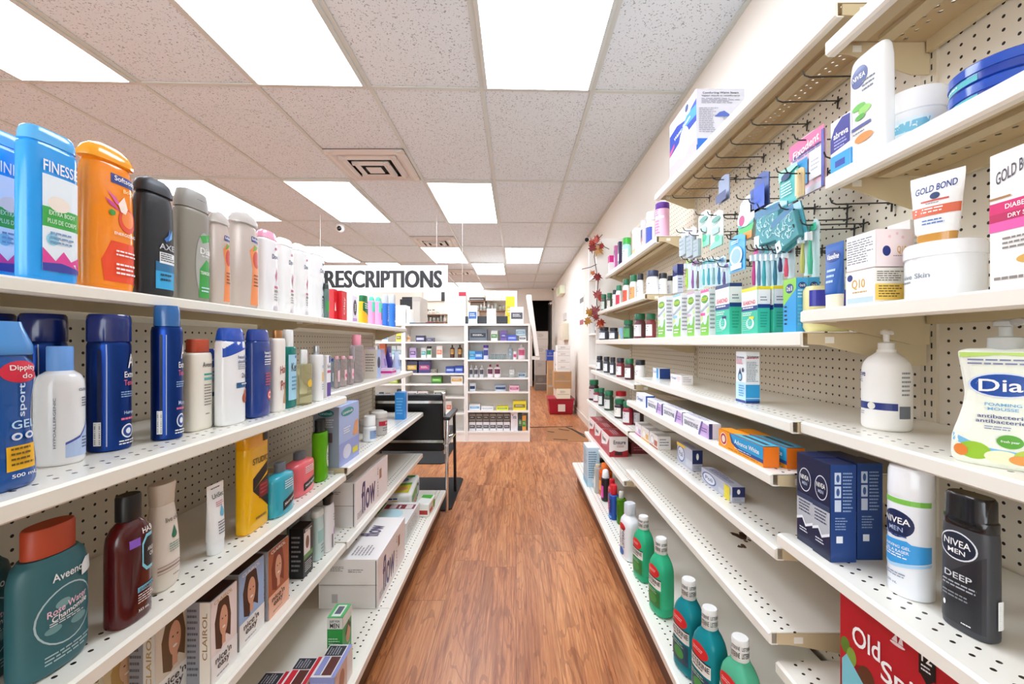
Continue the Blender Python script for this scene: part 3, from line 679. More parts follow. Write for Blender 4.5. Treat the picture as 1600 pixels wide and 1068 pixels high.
def clinique(P, label):
    return bottle(P, 'shampoo_bottle', label, 'jug', 'g#efeff0', ([(.79, .50), (.795, .53), (.99, .53), (1, .50)], 's#6fa5ec'), [
        ('p', 'F', [(-.55, .06), (.95, .06), (.95, .45), (.6, .33), (.1, .23), (-.55, .19)], 'p#b7cbee'), ('p', 'F', [(-.55, .17), (.1, .215), (.6, .315), (.95, .44), (.95, .465), (.6, .335), (.1, .235), (-.55, .19)], 'p#4a56a8'),
        ('t', 'F', 'CLINIQUE', .5, .625, .95, .028, 'p#555a70'), ('l', 'F', .2, .47, .8, .56, 4, 'p#444860'), ('l', 'F', .2, .11, .9, .22, 4, 'p#555f80'), ('tv', 'F', 'HYPOALLERGENIC', -.95, .36, .1, .42, 'p#777a88')], 2.0, cat='bottle')
clinique(P, 'white bottle with a light blue screw cap and blue curved stripe')
P2 = dict(P); P2.update(x=-.778, y=.655, h=P['h']*1.03); clinique(P2, 'white bottle hidden between the styling gel and the blue-capped bottle')
def alberto(P, label, big=True):
    w1 = W_
    return bottle(P, 'hairspray_can', label, 'can', 'm#1d3f8c', ([(.80, 1.0), (.805, 1.01), (.95, 1.01), (.985, .98), (1, .90)], 'g#16286e') if big else ([(.84, .72), (.845, .84), (.97, .82), (1, .72)], 'g#2a66a8'), [
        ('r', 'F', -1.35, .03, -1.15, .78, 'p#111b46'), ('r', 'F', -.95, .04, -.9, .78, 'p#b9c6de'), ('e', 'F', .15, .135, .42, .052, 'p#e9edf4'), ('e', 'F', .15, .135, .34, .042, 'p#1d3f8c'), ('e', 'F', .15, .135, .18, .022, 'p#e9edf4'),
        ('ti', 'F', 'Al', .4, .66, .6, .10, w1, .03), ('t', 'F', 'Extra', .25, .555, .75, .045, w1), ('t', 'F', 'Tenue', .25, .495, .8, .042, 'p#e06a8c'), ('l', 'F', -.3, .38, .7, .43, 3, 'p#9fc0ee'), ('t', 'F', 'Hairspray' if big else 'Mousse', .3, .27, .9, .03, 'p#bcd2f2'), ('l', 'F', -.3, .20, .7, .235, 1, 'p#e06a8c'), ('l', 'F', -.4, .03, .8, .07, 2, w1), ('bar', 'F', -1.5, .05, -1.15, .22, None)], 2.0, t0=.80 if big else .84, cat='aerosol can')
P = fit(L_, 134, 206, 492, z, 1, Yb=708, rnd=True); alberto(P, 'large navy hairspray can with a tall dark blue cap, behind the white bottle')
P2 = dict(P); P2.update(x=P['x']-.095, y=P['y']-.02); alberto(P2, 'navy hairspray can half hidden in the dark behind the front one')
P2 = dict(P); P2.update(x=P['x']-.168, y=P['y']-.035); alberto(P2, 'navy hairspray can farthest back, behind the white blue-capped bottle')
P = fit(L_, 235, 286, 478, z, 1, Yb=689, rnd=True); alberto(P, 'slim bright blue styling mousse can with a lighter cap', False)
def row2():
    P = fit(L_, 285, 331, 530, z, .5, Yb=668)
    bottle(P, 'lotion_bottle', 'cream lotion bottle with a rust-orange flip cap', 'rect', 's#efe9dc', ([(.855, .74, .78), (.86, .78, .82), (.985, .76, .8), (1, .7, .72)], 's#bb4a2b'), [
        ('r', 'F', -.1, .60, .75, .62, 'p#2f9a92'), ('r', 'F', -.1, .545, .75, .575, 'p#63b7b0'), ('t', 'F', 'Aveeno', .3, .72, 1.1, .055, 'p#3c3430'), ('l', 'F', -.1, .25, .7, .5, 8, 'p#8a8078'), ('l', 'F', .0, .15, .5, .18, 1, 'p#8a8078')], 2.8, t0=.85)
    def hs(P, label, white=True):
        body, cap = ('g#f1f2f4', 'g#1f4fb6') if white else ('g#143a8c', 'g#1a3f98')
        dec = [('p', 'F', [(-.97, .70), (.97, .80), (.97, .87), (-.97, .87)], 'p#1f4fb6'), ('r', 'F', -.2, .375, .95, .43, 'p#1d5c8e'), ('e', 'F', .6, .26, .28, .055, 'p#b0562c'), ('e', 'F', .75, .31, .24, .05, 'p#c26a38'), ('t', 'F', 'head &', .35, .70, .9, .035, 'p#173a80'), ('ti', 'F', 'shoulders', .4, .655, 1.0, .035, 'p#173a80', .01), ('l', 'F', -.1, .56, .8, .62, 3, 'p#7a8296'), ('t', 'F', '2in1', .5, .505, .6, .05, 'p#1b2c58'), ('l', 'F', .2, .39, .8, .42, 1, W_)] if white else [
            ('e', 'F', .55, .24, .3, .055, 'p#d8343c'), ('e', 'F', .55, .24, .2, .037, 'p#f3f3f3'), ('e', 'F', .55, .24, .12, .022, 'p#d8343c'), ('t', 'F', 'head &', .35, .735, .9, .032, W_), ('t', 'F', 'shoulders', .4, .695, 1.0, .032, W_), ('l', 'F', -.1, .58, .9, .66, 3, W_), ('l', 'F', .0, .34, .8, .5, 5, 'p#d8434e')]
        return bottle(P, 'shampoo_bottle', label, 'rect', body, ([(.87, .90, .86), (.875, .95, .94), (.97, .86, .82), (1, .74, .7)], cap), dec, 2.8, t0=.87)
    hs(fit(L_, 335, 383, 513, z, .5, Yb=659), 'white dandruff shampoo bottle with blue cap and a brown almond')
    P = fit(L_, 300, 340, 513, z, .5, xf=.70); P['h'] = .175; hs(P, 'second white dandruff shampoo bottle peeking from behind')
    hs(fit(L_, 382, 422, 515, z, .5, Yb=648), 'navy blue dandruff shampoo bottle with a red target mark', False)
row2()
goods_row(L_, z, [
 ('rect', 421, 446, 516, .5, 'hair_care_bottle', 'white bottle with a copper pump top and brown script', 's#efe9e2', ('disc', 'm#c08a5a'), [('p', 'F', [(.1, .1), (.9, .08), (.9, .6)], 'p#c08a5a'), ('ti', 'F', 'Hair', .2, .52, 1.2, .10, 'p#a33a22', .02), ('ti', 'F', 'Pro', .2, .33, 1.0, .12, 'p#a33a22', .02)], {'Yb': 641}),
 ('rect', 437, 463, 515, .5, 'hair_care_bottle', 'teal green clear bottle with a white cap and pale blue label', 't#2f8f86', ('disc', 'g#f2f3f3'), [('r', 'F', -.7, .1, .95, .68, 'p#a9d6ee'), ('t', 'F', 'Keri', .2, .52, 1.1, .11, 'p#16222c'), ('e', 'F', .4, .65, .15, .02, 'p#2a4c9a'), ('l', 'F', -.3, .2, .7, .4, 4, 'p#4d8fb6')], {'Yb': 635, 't0': .78, 'xf': .65}),
 ('rect', 461, 488, 546, .5, 'baby_oil_bottle', 'clear pale yellow oil bottle with a white cap', 'c#f2eec0', ('screw', 'g#ececea'), [('e', 'F', .1, .38, .4, .07, 'p#f0c52a'), ('l', 'F', -.4, .15, .4, .28, 3, 'p#8c8a60')], {'Yb': 630, 't0': .74}),
 ('can', 484, 505, 540, 1, 'hair_care_bottle', 'white round bottle with a silver screw top', 's#eeeef0', ('screw', 'm#c4c6c8'), [('r', 'F', -.2, .35, .5, .52, 'p#ecc27a'), ('l', 'F', -.2, .18, .5, .3, 3, 'p#8c94a8'), ('e', 'F', .1, .62, .3, .03, 'p#b9c2d4')], {'Yb': 627, 'rnd': True}),
 ('box', 503, 517, 555, .5, 'hair_care_box', 'white and purple slim carton at the end of the second shelf', 'p#f2f1f5', None, [('r', 'F', -.9, .02, .9, .35, 'p#5a3a94'), ('r', 'F', .1, .82, .7, .99, 'p#2c2a78'), ('t', 'F', 'Kera', 0, .74, 1.4, .09, 'p#33334c'), ('r', 'F', -.8, .58, .9, .64, 'p#c03a72')], {'Yb': 619}),
], .64)
z = .922
goods_row(L_, z, [
 ('rect', 512, 524, 560, .6, 'micellar_water_bottle', 'small clear bluish bottle behind the purple slim carton', 'c#b4d4f0', ('disc', 'g#2d4f9c'), [('r', 'F', -.7, .2, .7, .5, 'p#e6f0f8')], {'xf': .74}),
 ('rect', 521, 531, 556, .7, 'micellar_water_bottle', 'small clear bottle with pink cap, nearest of three', 'c#f0e6ea', ('disc', 's#f3bcc8'), [('r', 'F', -.6, .2, .7, .55, 'p#f2c9d4')], {'xf': .70}),
 ('rect', 530, 542, 556, .7, 'micellar_water_bottle', 'small clear bottle with pink cap, middle of three', 'c#f0e6ea', ('disc', 's#f3bcc8'), [('r', 'F', -.6, .2, .7, .55, 'p#f2c9d4'), ('e', 'F', 0, .36, .4, .06, 'p#d6336c')], {'xf': .70}),
 ('rect', 541, 553, 556, .7, 'micellar_water_bottle', 'small clear bottle with pink cap, farthest of three', 'c#f0e6ea', ('disc', 's#f3bcc8'), [('r', 'F', -.6, .2, .7, .55, 'p#f2c9d4'), ('e', 'F', 0, .36, .4, .06, 'p#e87a9c')], {'xf': .70}),
 ('rect', 546, 568, 523, .6, 'micellar_water_bottle', 'tall clear bottle with a pink cap, highest on the far second shelf', 'c#ece6ec', ('disc', 's#f29cb0'), [('r', 'F', .3, .2, .9, .7, 'p#f0a9ba')], {'xf': .70, 't0': .78}),
 ('box', 569, 595, 546, 1.0, 'skin_care_box', 'beige carton with a blue edge left of the magenta pack', 'p#d9cfc4', None, [('r', 'F', -.9, .0, .9, 1.0, 'p#a9bde8'), ('e', 'F', 0, .55, .7, .2, 'p#262c4c'), ('l', 'S', -.8, .2, .8, .85, 7, 'p#8a8078')], {'xf': .70}),
 ('box', 592, 619, 575, .8, 'pads_pack', 'magenta and lavender pack of pads on the far second shelf', 'p#ead7f0', None, [('r', 'F', -1, .25, 1, .6, 'p#d0208c'), ('r', 'S', -1, .25, 1, .6, 'p#d0208c'), ('l', 'F', -.7, .7, .7, .9, 2, 'p#8c5cb4')], {'xf': .70}),
 ('tube', 570, 590, 543, .6, 'hand_cream_tube', 'lavender tube standing behind the beige carton', 's#c6b2dc', 's#d9cbe8', [('l', 'F', -.4, .4, .4, .7, 3, 'p#7c62a4')], {'xf': .76}),
 ('tube', 588, 606, 545, .6, 'hand_cream_tube', 'pale lilac tube leaning behind the magenta pack', 's#cfb9e4', 's#e4d8ee', [('r', 'F', -.5, .3, .5, .6, 'p#a98ccc')], {'xf': .775}),
 ('tube', 600, 615, 541, .6, 'hand_cream_tube', 'dark violet tube behind the magenta pack', 's#3a2a86', 's#3a2a86', [('r', 'F', -.5, .6, .6, .75, 'p#c8b8ea')], {'xf': .765}),
 ('tube', 612, 627, 548, .6, 'hand_cream_tube', 'pale blue tube at the tip of the far second shelf', 's#bccdf0', 's#e4ebf8', [('r', 'F', -.5, .3, .5, .6, 'p#8fa4da')], {'xf': .70}),
], .70)
# ================================================================ LEFT: third shelf
z = .636
def teal(P, label, tag_=False):
    dec = [('e', 'F', .05, .38, .80, .20, 'p#b4ccd0'), ('e', 'F', .05, .38, .76, .19, 'p#33666e'), ('e', 'F', -.1, .46, .2, .03, 'p#7ba3a6'), ('e', 'F', .35, .30, .25, .03, 'p#6d989c'), ('e', 'F', -.35, .31, .2, .025, 'p#6d989c'),
        ('t', 'F', 'Aveeno', .05, .655, .85, .055, 'p#e9eff0'), ('ti', 'F', 'Rose Water', .05, .44, 1.1, .045, 'p#f0c6d8', .03), ('ti', 'F', 'Chamomile', .1, .395, 1.0, .04, 'p#f4f4f4', .03), ('l', 'F', -.45, .33, .55, .36, 2, 'p#e0e8ea'), ('l', 'F', -.55, .08, .75, .15, 3, 'p#a9c3c6')]
    if tag_: dec.append(('p', 'F', [(.42, .585), (.9, .60), (.88, .69), (.6, .70), (.42, .66)], 'p#e8ecec'))
    return bottle(P, 'shampoo_bottle', label, 'oval', 's#33666e', ([(.80, .62, .66), (.805, .66, .72), (.985, .66, .72), (1, .62, .68)], 's#b9492b'), dec, 2.2)
P = fit(L_, 4, 139, 823, z, .55, xf=.645); P['h'] = .205; P['w'] *= 1.02; teal(P, 'teal shampoo bottle with a rust cap and a white sticker on it', True)
P2 = dict(P); P2.update(x=P['x']-.062, y=P['y']-.045); teal(P2, 'teal shampoo bottle with a rust cap, second one, behind the stickered bottle')
P2 = dict(P); P2.update(x=P['x']-.064, y=P['y']-.150, h=.212); teal(P2, 'teal shampoo bottle with a rust cap, third one, cut by the left edge')
P = fit(L_, 161, 237, 772, z, .62, Yb=955)
bottle(P, 'shampoo_bottle', 'dark maroon shampoo bottle with a black screw cap', [(0, .90), (.012, .97), (.03, 1), (.5, 1), (.62, .99), (.70, .93), (.76, .74), (.79, .56), (.80, .5)], 'g#4b0d10', ([(.80, .48, .6), (.805, .52, .64), (.985, .52, .64), (1, .48, .6)], 's#111112'), [
    ('r', 'F', -.55, .595, -.02, .66, 'p#8a5cc4'), ('p', 'F', [(.05, .42), (.3, .37), (.95, .37), (.95, .66), (.3, .66), (.05, .60)], 'p#7fd0e6'), ('p', 'F', [(.13, .435), (.35, .395), (.95, .395), (.95, .635), (.35, .635), (.13, .585)], 'p#17171b'), ('r', 'F', -.2, .225, .97, .265, 'p#6cc4dc'),
    ('t', 'F', 'HASK', .5, .70, .8, .045, W_), ('t', 'F', 'ARGAN', .62, .535, .6, .032, W_), ('t', 'F', 'OIL', .62, .49, .35, .032, W_), ('t', 'F', 'SHAMPOO', .35, .245, .95, .025, 'p#5a1418'), ('l', 'F', -.2, .13, .8, .21, 4, 'p#e5dada'), ('t', 'F', '355 mL', .1, .085, .6, .02, W_)], 2.6)
P = fit(L_, 222, 282, 754, z, .6, Yb=908)
bottle(P, 'shampoo_bottle', 'cream rounded shampoo bottle with a green drop, beside the maroon one', 'pear', 's#e6ddd2', ([(.80, .62, .72), (.805, .66, .76), (.9, .70, .78), (.985, .76, .82), (1, .7, .76)], 's#ddd3c6'), [
    ('e', 'F', .2, .50, .20, .035, 'p#1f7a5c'), ('p', 'F', [(.02, .51), (.38, .51), (.2, .59)], 'p#1f7a5c'), ('r', 'F', -.8, .20, .95, .215, 'p#a5847c'), ('r', 'F', -.8, .235, .95, .245, 'p#b79a90'), ('r', 'F', -.8, .175, .95, .182, 'p#b79a90'), ('t', 'F', 'live clean', .2, .66, 1.1, .045, 'p#6a6258'), ('l', 'F', -.2, .34, .7, .43, 4, 'p#7aa091'), ('l', 'F', 0, .1, .6, .13, 1, 'p#a08c80')], 2.3)
P = fit(L_, 318, 354, 755, z, .55, Yb=857)
squeeze_tube(P, 'lotion_tube', 'small white tube with a pale blue drop standing on its cap', 's#f1f1f2', 's#eceef0', [('t', 'F', 'UriSec', .1, .83, 1.3, .07, 'p#4a4a50'), ('l', 'F', -.6, .92, .7, .95, 1, 'p#33333a'), ('e', 'F', .3, .56, .26, .05, 'p#63b9dc'), ('p', 'F', [(.06, .58), (.54, .58), (.3, .68)], 'p#63b9dc'), ('l', 'F', -.3, .66, .6, .74, 3, 'p#cf6a80'), ('l', 'F', -.3, .26, .6, .46, 5, 'p#6a6a74')])
P = fit(L_, 371, 416, 669, z, .34, Yb=817)
bottle(P, 'hair_gel_bottle', 'yellow rectangular gel bottle with black diagonal graphics', [(0, .9), (.01, .98), (.03, 1), (.5, 1), (.80, 1), (.82, .98)], 'g#f2b705', ([(.82, .99, .99), (.825, 1, 1), (.96, .99, .99), (1, .9, .9)], 'g#f0a80c'), [
    ('p', 'F', [(-.5, .52), (.95, .66), (.95, .56), (-.5, .40)], 'p#111014'), ('p', 'F', [(-.5, .40), (.95, .16), (.95, .52), (.1, .46)], 'p#15110f'), ('r', 'F', .0, .30, .9, .45, 'p#7a1c22'), ('t', 'F', 'STUDIO', .15, .685, 1.35, .06, 'p#1a1612'), ('l', 'F', .1, .32, .85, .43, 3, 'p#c23a40'), ('r', 'F', .35, .86, .8, .94, 'p#1a1612'), ('l', 'F', -.3, .08, .7, .13, 1, 'p#8a6a10')], 5)
def neutro(P, label, col):
    return bottle(P, 'face_wash_bottle', label, 'neck', col, ([(.82, .32, .46), (.825, .36, .5), (.985, .35, .48), (1, .30, .42)], 's#5d6068'), [
        ('p', 'F', [(-.45, .10), (.75, .20), (.75, .38), (-.45, .28)], 'p#14141a'), ('ti', 'F', 'Neutrogena', .15, .24, .95, .08, W_, .085), ('l', 'F', -.3, .48, .6, .66, 4, 'p#e9f6f8')], 2.6)
neutro(fit(L_, 414, 459, 722, z, .45, Yb=794), 'turquoise face wash bottle with a grey cap', 'g#35a9bf')
neutro(fit(L_, 443, 491, 705, z, .45, Yb=763), 'coral pink face wash bottle with a grey cap', 'g#ec6a72')
P = fit(L_, 487, 513, 655, z, .6, Yb=747)
bottle(P, 'shampoo_bottle', 'bright green clear shampoo bottle with a black cap', 'rect', 't#6cc21a', ([(.80, .5, .56), (.81, .66, .7), (.87, .62, .66), (.9, .66, .7), (1, .64, .68)], 's#17181a'), [('e', 'F', .45, .38, .42, .18, 'p#dcefc8'), ('ti', 'F', 'Pure', .45, .42, .6, .06, 'p#2c6a1c', .02), ('l', 'F', .2, .3, .7, .37, 2, 'p#2c6a1c')], 2.4, t0=.80)
z = .657
P = fit(L_, 484, 557, 632, z, .48, Yb=712, box=True); P['y'] += .025
carton(P, 'breast_pads_box', 'pale blue nursing carton with a teal oval and grey side', 'p#a9bce6', [('r', 'S', -1, 0, 1, 1, 'p#8e96a8'), ('r', 'F', -1, 0, 1, .38, 'p#95a4dc'), ('e', 'F', -.2, .88, .62, .07, 'p#1d8d8c'), ('e', 'S', 0, .90, .62, .06, 'p#1d6a72'), ('p', 'F', [(.3, .42), (.9, .40), (.9, .68), (.55, .66)], 'p#e0a070'), ('e', 'F', -.25, .2, .4, .12, 'p#d9def2'), ('r', 'F', .3, .1, .85, .2, 'p#e0d838'), ('r', 'S', -.3, .42, .5, .58, 'p#5d4a52'),
    ('t', 'F', 'Lansinoh', -.2, .88, .95, .05, W_), ('t', 'S', 'Lansinoh', 0, .90, .95, .045, 'p#a9d8d4'), ('l', 'F', -.6, .5, .1, .62, 3, W_), ('l', 'S', -.5, .65, .6, .8, 4, 'p#d0d4dc')])
goods_row(L_, z, [
 ('jar', 560, 588, 655, 1, 'ointment_jar', 'grey-lidded jar behind the small white pill jar', 's#b9b4ac', 's#c9c4be', [('r', 'F', -.8, .2, .8, .5, 'p#d4cfc8')], {'Yb': 677}),
 ('jar', 580, 605, 643, 1, 'ointment_jar', 'grey jar with a crimson label band on the far third shelf', 's#b9b3b0', 's#cfcac4', [('r', 'F', -1.3, .42, 1.3, .62, 'p#b7263c'), ('t', 'F', 'Zincofax', .2, .52, 1.3, .08, W_), ('l', 'F', -.8, .14, 1, .34, 2, 'p#6a6a74')], {'Yb': 681, 't0': .76}),
 ('round', 567, 588, 649, 1, 'pill_bottle', 'small white pill jar with a white lid in front of grey jars', 'g#eef0f3', ([(.62, .86), (.63, .9), (.97, .88), (1, .8)], 'g#f4f5f4'), [('r', 'F', -1.2, .12, 1.3, .44, 'p#8fa9d0'), ('l', 'F', -.6, .18, .9, .4, 3, 'p#2c4470')], {'Yb': 691, 't0': .62}),
 ('box', 617, 637, 612, .75, 'ointment_box', 'bright blue upright carton at the tip of the third shelf', 'p#2f8fe0', None, [('r', 'F', .35, 0, 1, 1, 'p#dcd2e4'), ('l', 'S', -.7, .15, .7, .8, 6, 'p#7cc0f2')], {'Yb': 652}),
 ('jar', 577, 600, 641, 1, 'ointment_jar', 'grey-lidded jar half hidden behind the crimson-banded jar', 's#b4aea8', 's#c4c0ba', [('r', 'F', -.8, .2, .8, .5, 'p#cfc8c0')], {'xf': .75}),
], .66)
# ================================================================ LEFT: fourth shelf
z = .388
def hair_face(u, v, s, hc, col='p#d9a184'):
    return [('p', 'F', [(u-.62*s, v-.28*s), (u-.70*s, v+.05), (u-.45*s, v+.26*s), (u, v+.33*s), (u+.42*s, v+.25*s), (u+.6*s, v), (u+.55*s, v-.28*s), (u+.2*s, v-.2*s), (u-.2*s, v-.34*s)], hc), ('e', 'F', u, v, .33*s, .19*s, col), ('r', 'F', u-.14*s, v-.30*s, u+.14*s, v-.12*s, col),
            ('p', 'F', [(u-.36*s, v+.06*s), (u-.2*s, v+.2*s), (u+.1*s, v+.22*s), (u+.36*s, v+.06*s), (u+.3*s, v+.24*s), (u, v+.29*s), (u-.32*s, v+.22*s)], hc), ('e', 'F', u+.0, v-.085*s, .12*s, .014, 'p#f4ece8'), ('e', 'F', u-.12*s, v+.03, .05*s, .010, 'p#3a2418'), ('e', 'F', u+.13*s, v+.03, .05*s, .010, 'p#3a2418')]
def clairol(P, label, hc, top, spine, low='p#f1eeec', face='p#d9a184'):
    side = [('r', 'S', -1, 0, 1, 1, 'p#9a9aa0'), ('l', 'S', -.85, .3, .8, .92, 12, 'p#55555e'), ('r', 'S', -.8, .05, .3, .16, 'p#dadbe0'), ('r', 'S', -.8, .18, .5, .22, 'p#3c3f74')]
    if spine: side = [('r', 'S', -1, 0, .1, 1, 'p#8e8e94'), ('l', 'S', -.95, .1, .0, .92, 12, 'p#4d4d55'), ('r', 'S', .12, 0, 1, 1, spine[0]), ('tv', 'S', 'CLAIROL', .55, .60, .42, .55, spine[1])]
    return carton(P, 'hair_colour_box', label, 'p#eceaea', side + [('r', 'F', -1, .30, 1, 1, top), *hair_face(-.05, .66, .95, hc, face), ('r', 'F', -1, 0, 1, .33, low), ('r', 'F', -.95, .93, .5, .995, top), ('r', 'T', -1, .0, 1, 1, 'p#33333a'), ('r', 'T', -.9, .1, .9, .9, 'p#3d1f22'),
        ('t', 'F', 'CLAIROL', -.1, .955, 1.4, .045, 'p#f4f2f2' if not spine else 'p#caa87a'), ('t', 'F', "nice'n", -.1, .26, 1.2, .085, 'p#2a2022'), ('t', 'F', 'easy', -.1, .155, .9, .085, 'p#2a2022'), ('l', 'F', -.6, .04, .3, .07, 1, 'p#88808a')])
P1 = fit(L_, 340, 412, 885, z, .5, Yb=975, box=True); P1['h'] = .176
clairol(P1, 'hair colour box with a blue edge and a dark-haired woman, middle of three', 'p#3c1e16', 'p#9db9e2', None)
P3 = dict(P1); P3.update(y=P1['y']+P1['w']+.012, x=P1['x']+.004); P3['h'] = .176
clairol(P3, 'hair colour box with a red curly-haired woman, farthest of three', 'p#7c2f1c', 'p#b0603c', None, 'p#eeb598')
P0 = dict(P1); P0.update(y=.92, w=.082, x=P1['x']+.008)
clairol(P0, 'hair colour box with a cream spine and brown-haired woman, nearest', 'p#4a2a1e', 'p#efe0dc', ('p#e9e0d4', 'p#9a7a54'))
P00 = dict(P1); P00.update(y=P0['y']-.065, x=P1['x']-.045, h=.186)
clairol(P00, 'hair colour box with a pale spine standing behind the nearest one', 'p#6a4a2c', 'p#e0d4c4', ('p#d9d2c8', 'p#b08c50'))
P000 = dict(P1); P000.update(y=P0['y']-.11, x=P1['x']-.10, h=.15)
clairol(P000, 'golden hair colour box in the shade at the bottom left edge', 'p#c09a5c', 'p#dcc89c', ('p#d8cdb0', 'p#8c6c3c'), face='p#e2b896')
goods_row(L_, z, [
 ('box', 452, 489, 820, .7, 'hair_colour_box', 'small black hair colour carton with a green stripe', 'p#17171a', None, [('r', 'F', -.9, .45, .4, .9, 'p#e8ddd8'), ('e', 'F', -.2, .68, .35, .13, 'p#7c4a34'), ('r', 'F', -.9, .36, .95, .46, 'p#5a8c3c'), ('l', 'F', -.7, .08, .8, .3, 5, 'p#c9c9cc'), ('l', 'S', -.7, .1, .7, .85, 8, 'p#8c8c92'), ('t', 'F', 'Bigen', 0, .93, 1.3, .06, W_)], {'Yb': 888}),
 ('slim', 486, 506, 795, .6, 'shampoo_bottle', 'pale aqua lotion bottle beside the small black carton', 's#bfd8d6', ('full', 's#e3e8e6'), [('r', 'F', -.8, .35, .8, .6, 'p#9cc6c4'), ('l', 'F', -.3, .1, .5, .3, 3, 'p#6c8c88')], {'Yb': 869}),
 ('slim', 501, 523, 773, .6, 'shampoo_bottle', 'white bottle with a black flared cap and a lilac flower', 's#e8e6e8', ([(.84, .5, .6), (.85, .66, .7), (1, .8, .84)], 's#17171a'), [('e', 'F', .5, .33, .4, .08, 'p#b48cc8'), ('r', 'F', -.3, .05, .0, .3, 'p#5c5c64'), ('l', 'F', .1, .5, .7, .65, 3, 'p#8c8c94')], {'Yb': 855, 't0': .84}),
 ('rect', 448, 468, 800, .6, 'shampoo_bottle', 'grey-blue frosted bottle at the back behind the black carton', 'f#9fb0b4', ('disc', 'f#d6dcdc'), [('r', 'F', -.6, .2, .6, .6, 'p#b9c8c8')], {'xf': .76}),
 ('rect', 466, 486, 796, .6, 'shampoo_bottle', 'frosted pale bottle at the back left of the aqua one', 'f#c9d2d2', ('disc', 'f#e2e6e6'), [('r', 'F', -.6, .2, .6, .6, 'p#d8e0e0')], {'xf': .745}),
], .64)
def flowbox(x, y, z0, w_, d_, h_, label):
    P = dict(x=x, y=y, z=z0, w=w_, d=d_, h=h_, rz=PI/2, q=-1)
    o = carton(P, 'pads_carton', label, 'p#ebe7e5', [('r', 'F', -1, 0, 1, 1, 'p#eee5e4'), ('t', 'F', 'flow', -.28, .50, .80, .72, 'p#2c2068'), ('t', 'F', 'flow', -.272, .50, .80, .72, 'p#2c2068'), ('tv', 'F', 'DRI- fit', .30, .52, .04, .75, 'p#3a3440'), ('l', 'F', -.9, .1, -.45, .25, 4, 'p#77727c'), ('r', 'F', .4, .55, .55, .8, 'p#a87c64'),
        ('r', 'S', -.98, .478, .98, .486, 'p#55504e'), ('p', 'S', [(-.96, .04), (.96, .04), (.90, .46), (-.92, .46)], 'p#e4e0de'), ('r', 'S', .93, .02, .96, .98, 'p#55504e'), ('r', 'S', -.55, .12, -.35, .3, 'p#b8b4b4'), ('l', 'S', -.6, .75, -.1, .86, 4, 'p#8c8888'), ('l', 'S', 0, .72, .6, .8, 2, 'p#9c9898'),
        ('r', 'T', -.2, .62, -.15, .98, 'p#4b4644'), ('t', 'T', 'flow', .25, .45, .55, .35, 'p#5c5478'), ('l', 'T', -.85, .15, -.4, .5, 6, 'p#9c989c')], cat='carton')
    return o
flowbox(-(.617+.115), 1.635+.205, .392, .41, .23, .172, 'upper white and pink carton with a big purple word on the side')
flowbox(-(.492+.105), 1.515+.185, .155, .37, .21, .175, 'lower white carton with a big purple word, on the base shelf')
P = dict(x=-(.502+.024), y=1.270, z=.155, w=.067, d=.045, h=.147, rz=PI/2, q=-1)
carton(P, 'hair_colour_box', 'bright green mens hair colour box standing alone on the base shelf', 'p#2f9c48', [('r', 'S', -1, .78, 1, 1, 'p#dfe6e0'), ('r', 'F', -1, .78, 1, 1, 'p#dfe6e0'), ('e', 'F', .2, .55, .5, .2, 'p#c99270'), ('p', 'F', [(-.4, .6), (.2, .8), (.75, .66), (.7, .56), (.2, .70), (-.3, .52)], 'p#3a2a20'), ('r', 'T', -1, 0, 1, 1, 'p#56b268'), ('r', 'T', -.8, .2, .8, .8, 'p#dfe6e0'), ('r', 'T', -.5, .3, .6, .7, 'p#5c6470'),
    ('t', 'S', 'JUST FOR', 0, .93, 1.3, .055, 'p#17171a'), ('t', 'S', 'MEN', 0, .85, 1.2, .09, 'p#17171a'), ('l', 'S', -.8, .45, .8, .6, 3, 'p#bfe4c6'), ('l', 'S', -.8, .1, .6, .35, 4, 'p#8ccc98'), ('l', 'F', -.7, .08, .7, .3, 4, 'p#bfe4c6')])
for i, (x, y, lab, c1) in enumerate(((-.640, 1.085, 'red and white hair colour box lying flat, leftmost at the bottom edge', 'p#c4203c'), (-.570, 1.125, 'red topped hair colour box lying flat, middle of three', 'p#cf2a3a'), (-.500, 1.160, 'lavender hair colour box lying flat beside the green box', 'p#8c94cc'))):
    P = dict(x=x, y=y, z=.155, w=.12, d=.064, h=.062 + .010*i, rz=PI/2, q=-1)
    carton(P, 'hair_colour_box', lab, 'p#e9e4e4', [('r', 'T', -1, .0, 1, .16, c1), ('r', 'T', -.9, .2, .2, .6, 'p#5c2c28'), ('r', 'T', .25, .2, .9, .95, 'p#2c2c34'), ('r', 'T', -.9, .65, .2, .9, c1), ('r', 'F', -1, .0, .3, 1, 'p#d8b8ae'), ('e', 'F', -.3, .5, .3, .36, 'p#b07458'), ('r', 'S', -1, 0, 1, 1, c1), ('l', 'S', -.8, .2, .8, .8, 3, W_), ('l', 'T', .3, .3, .85, .85, 5, 'p#b9b9c4')])
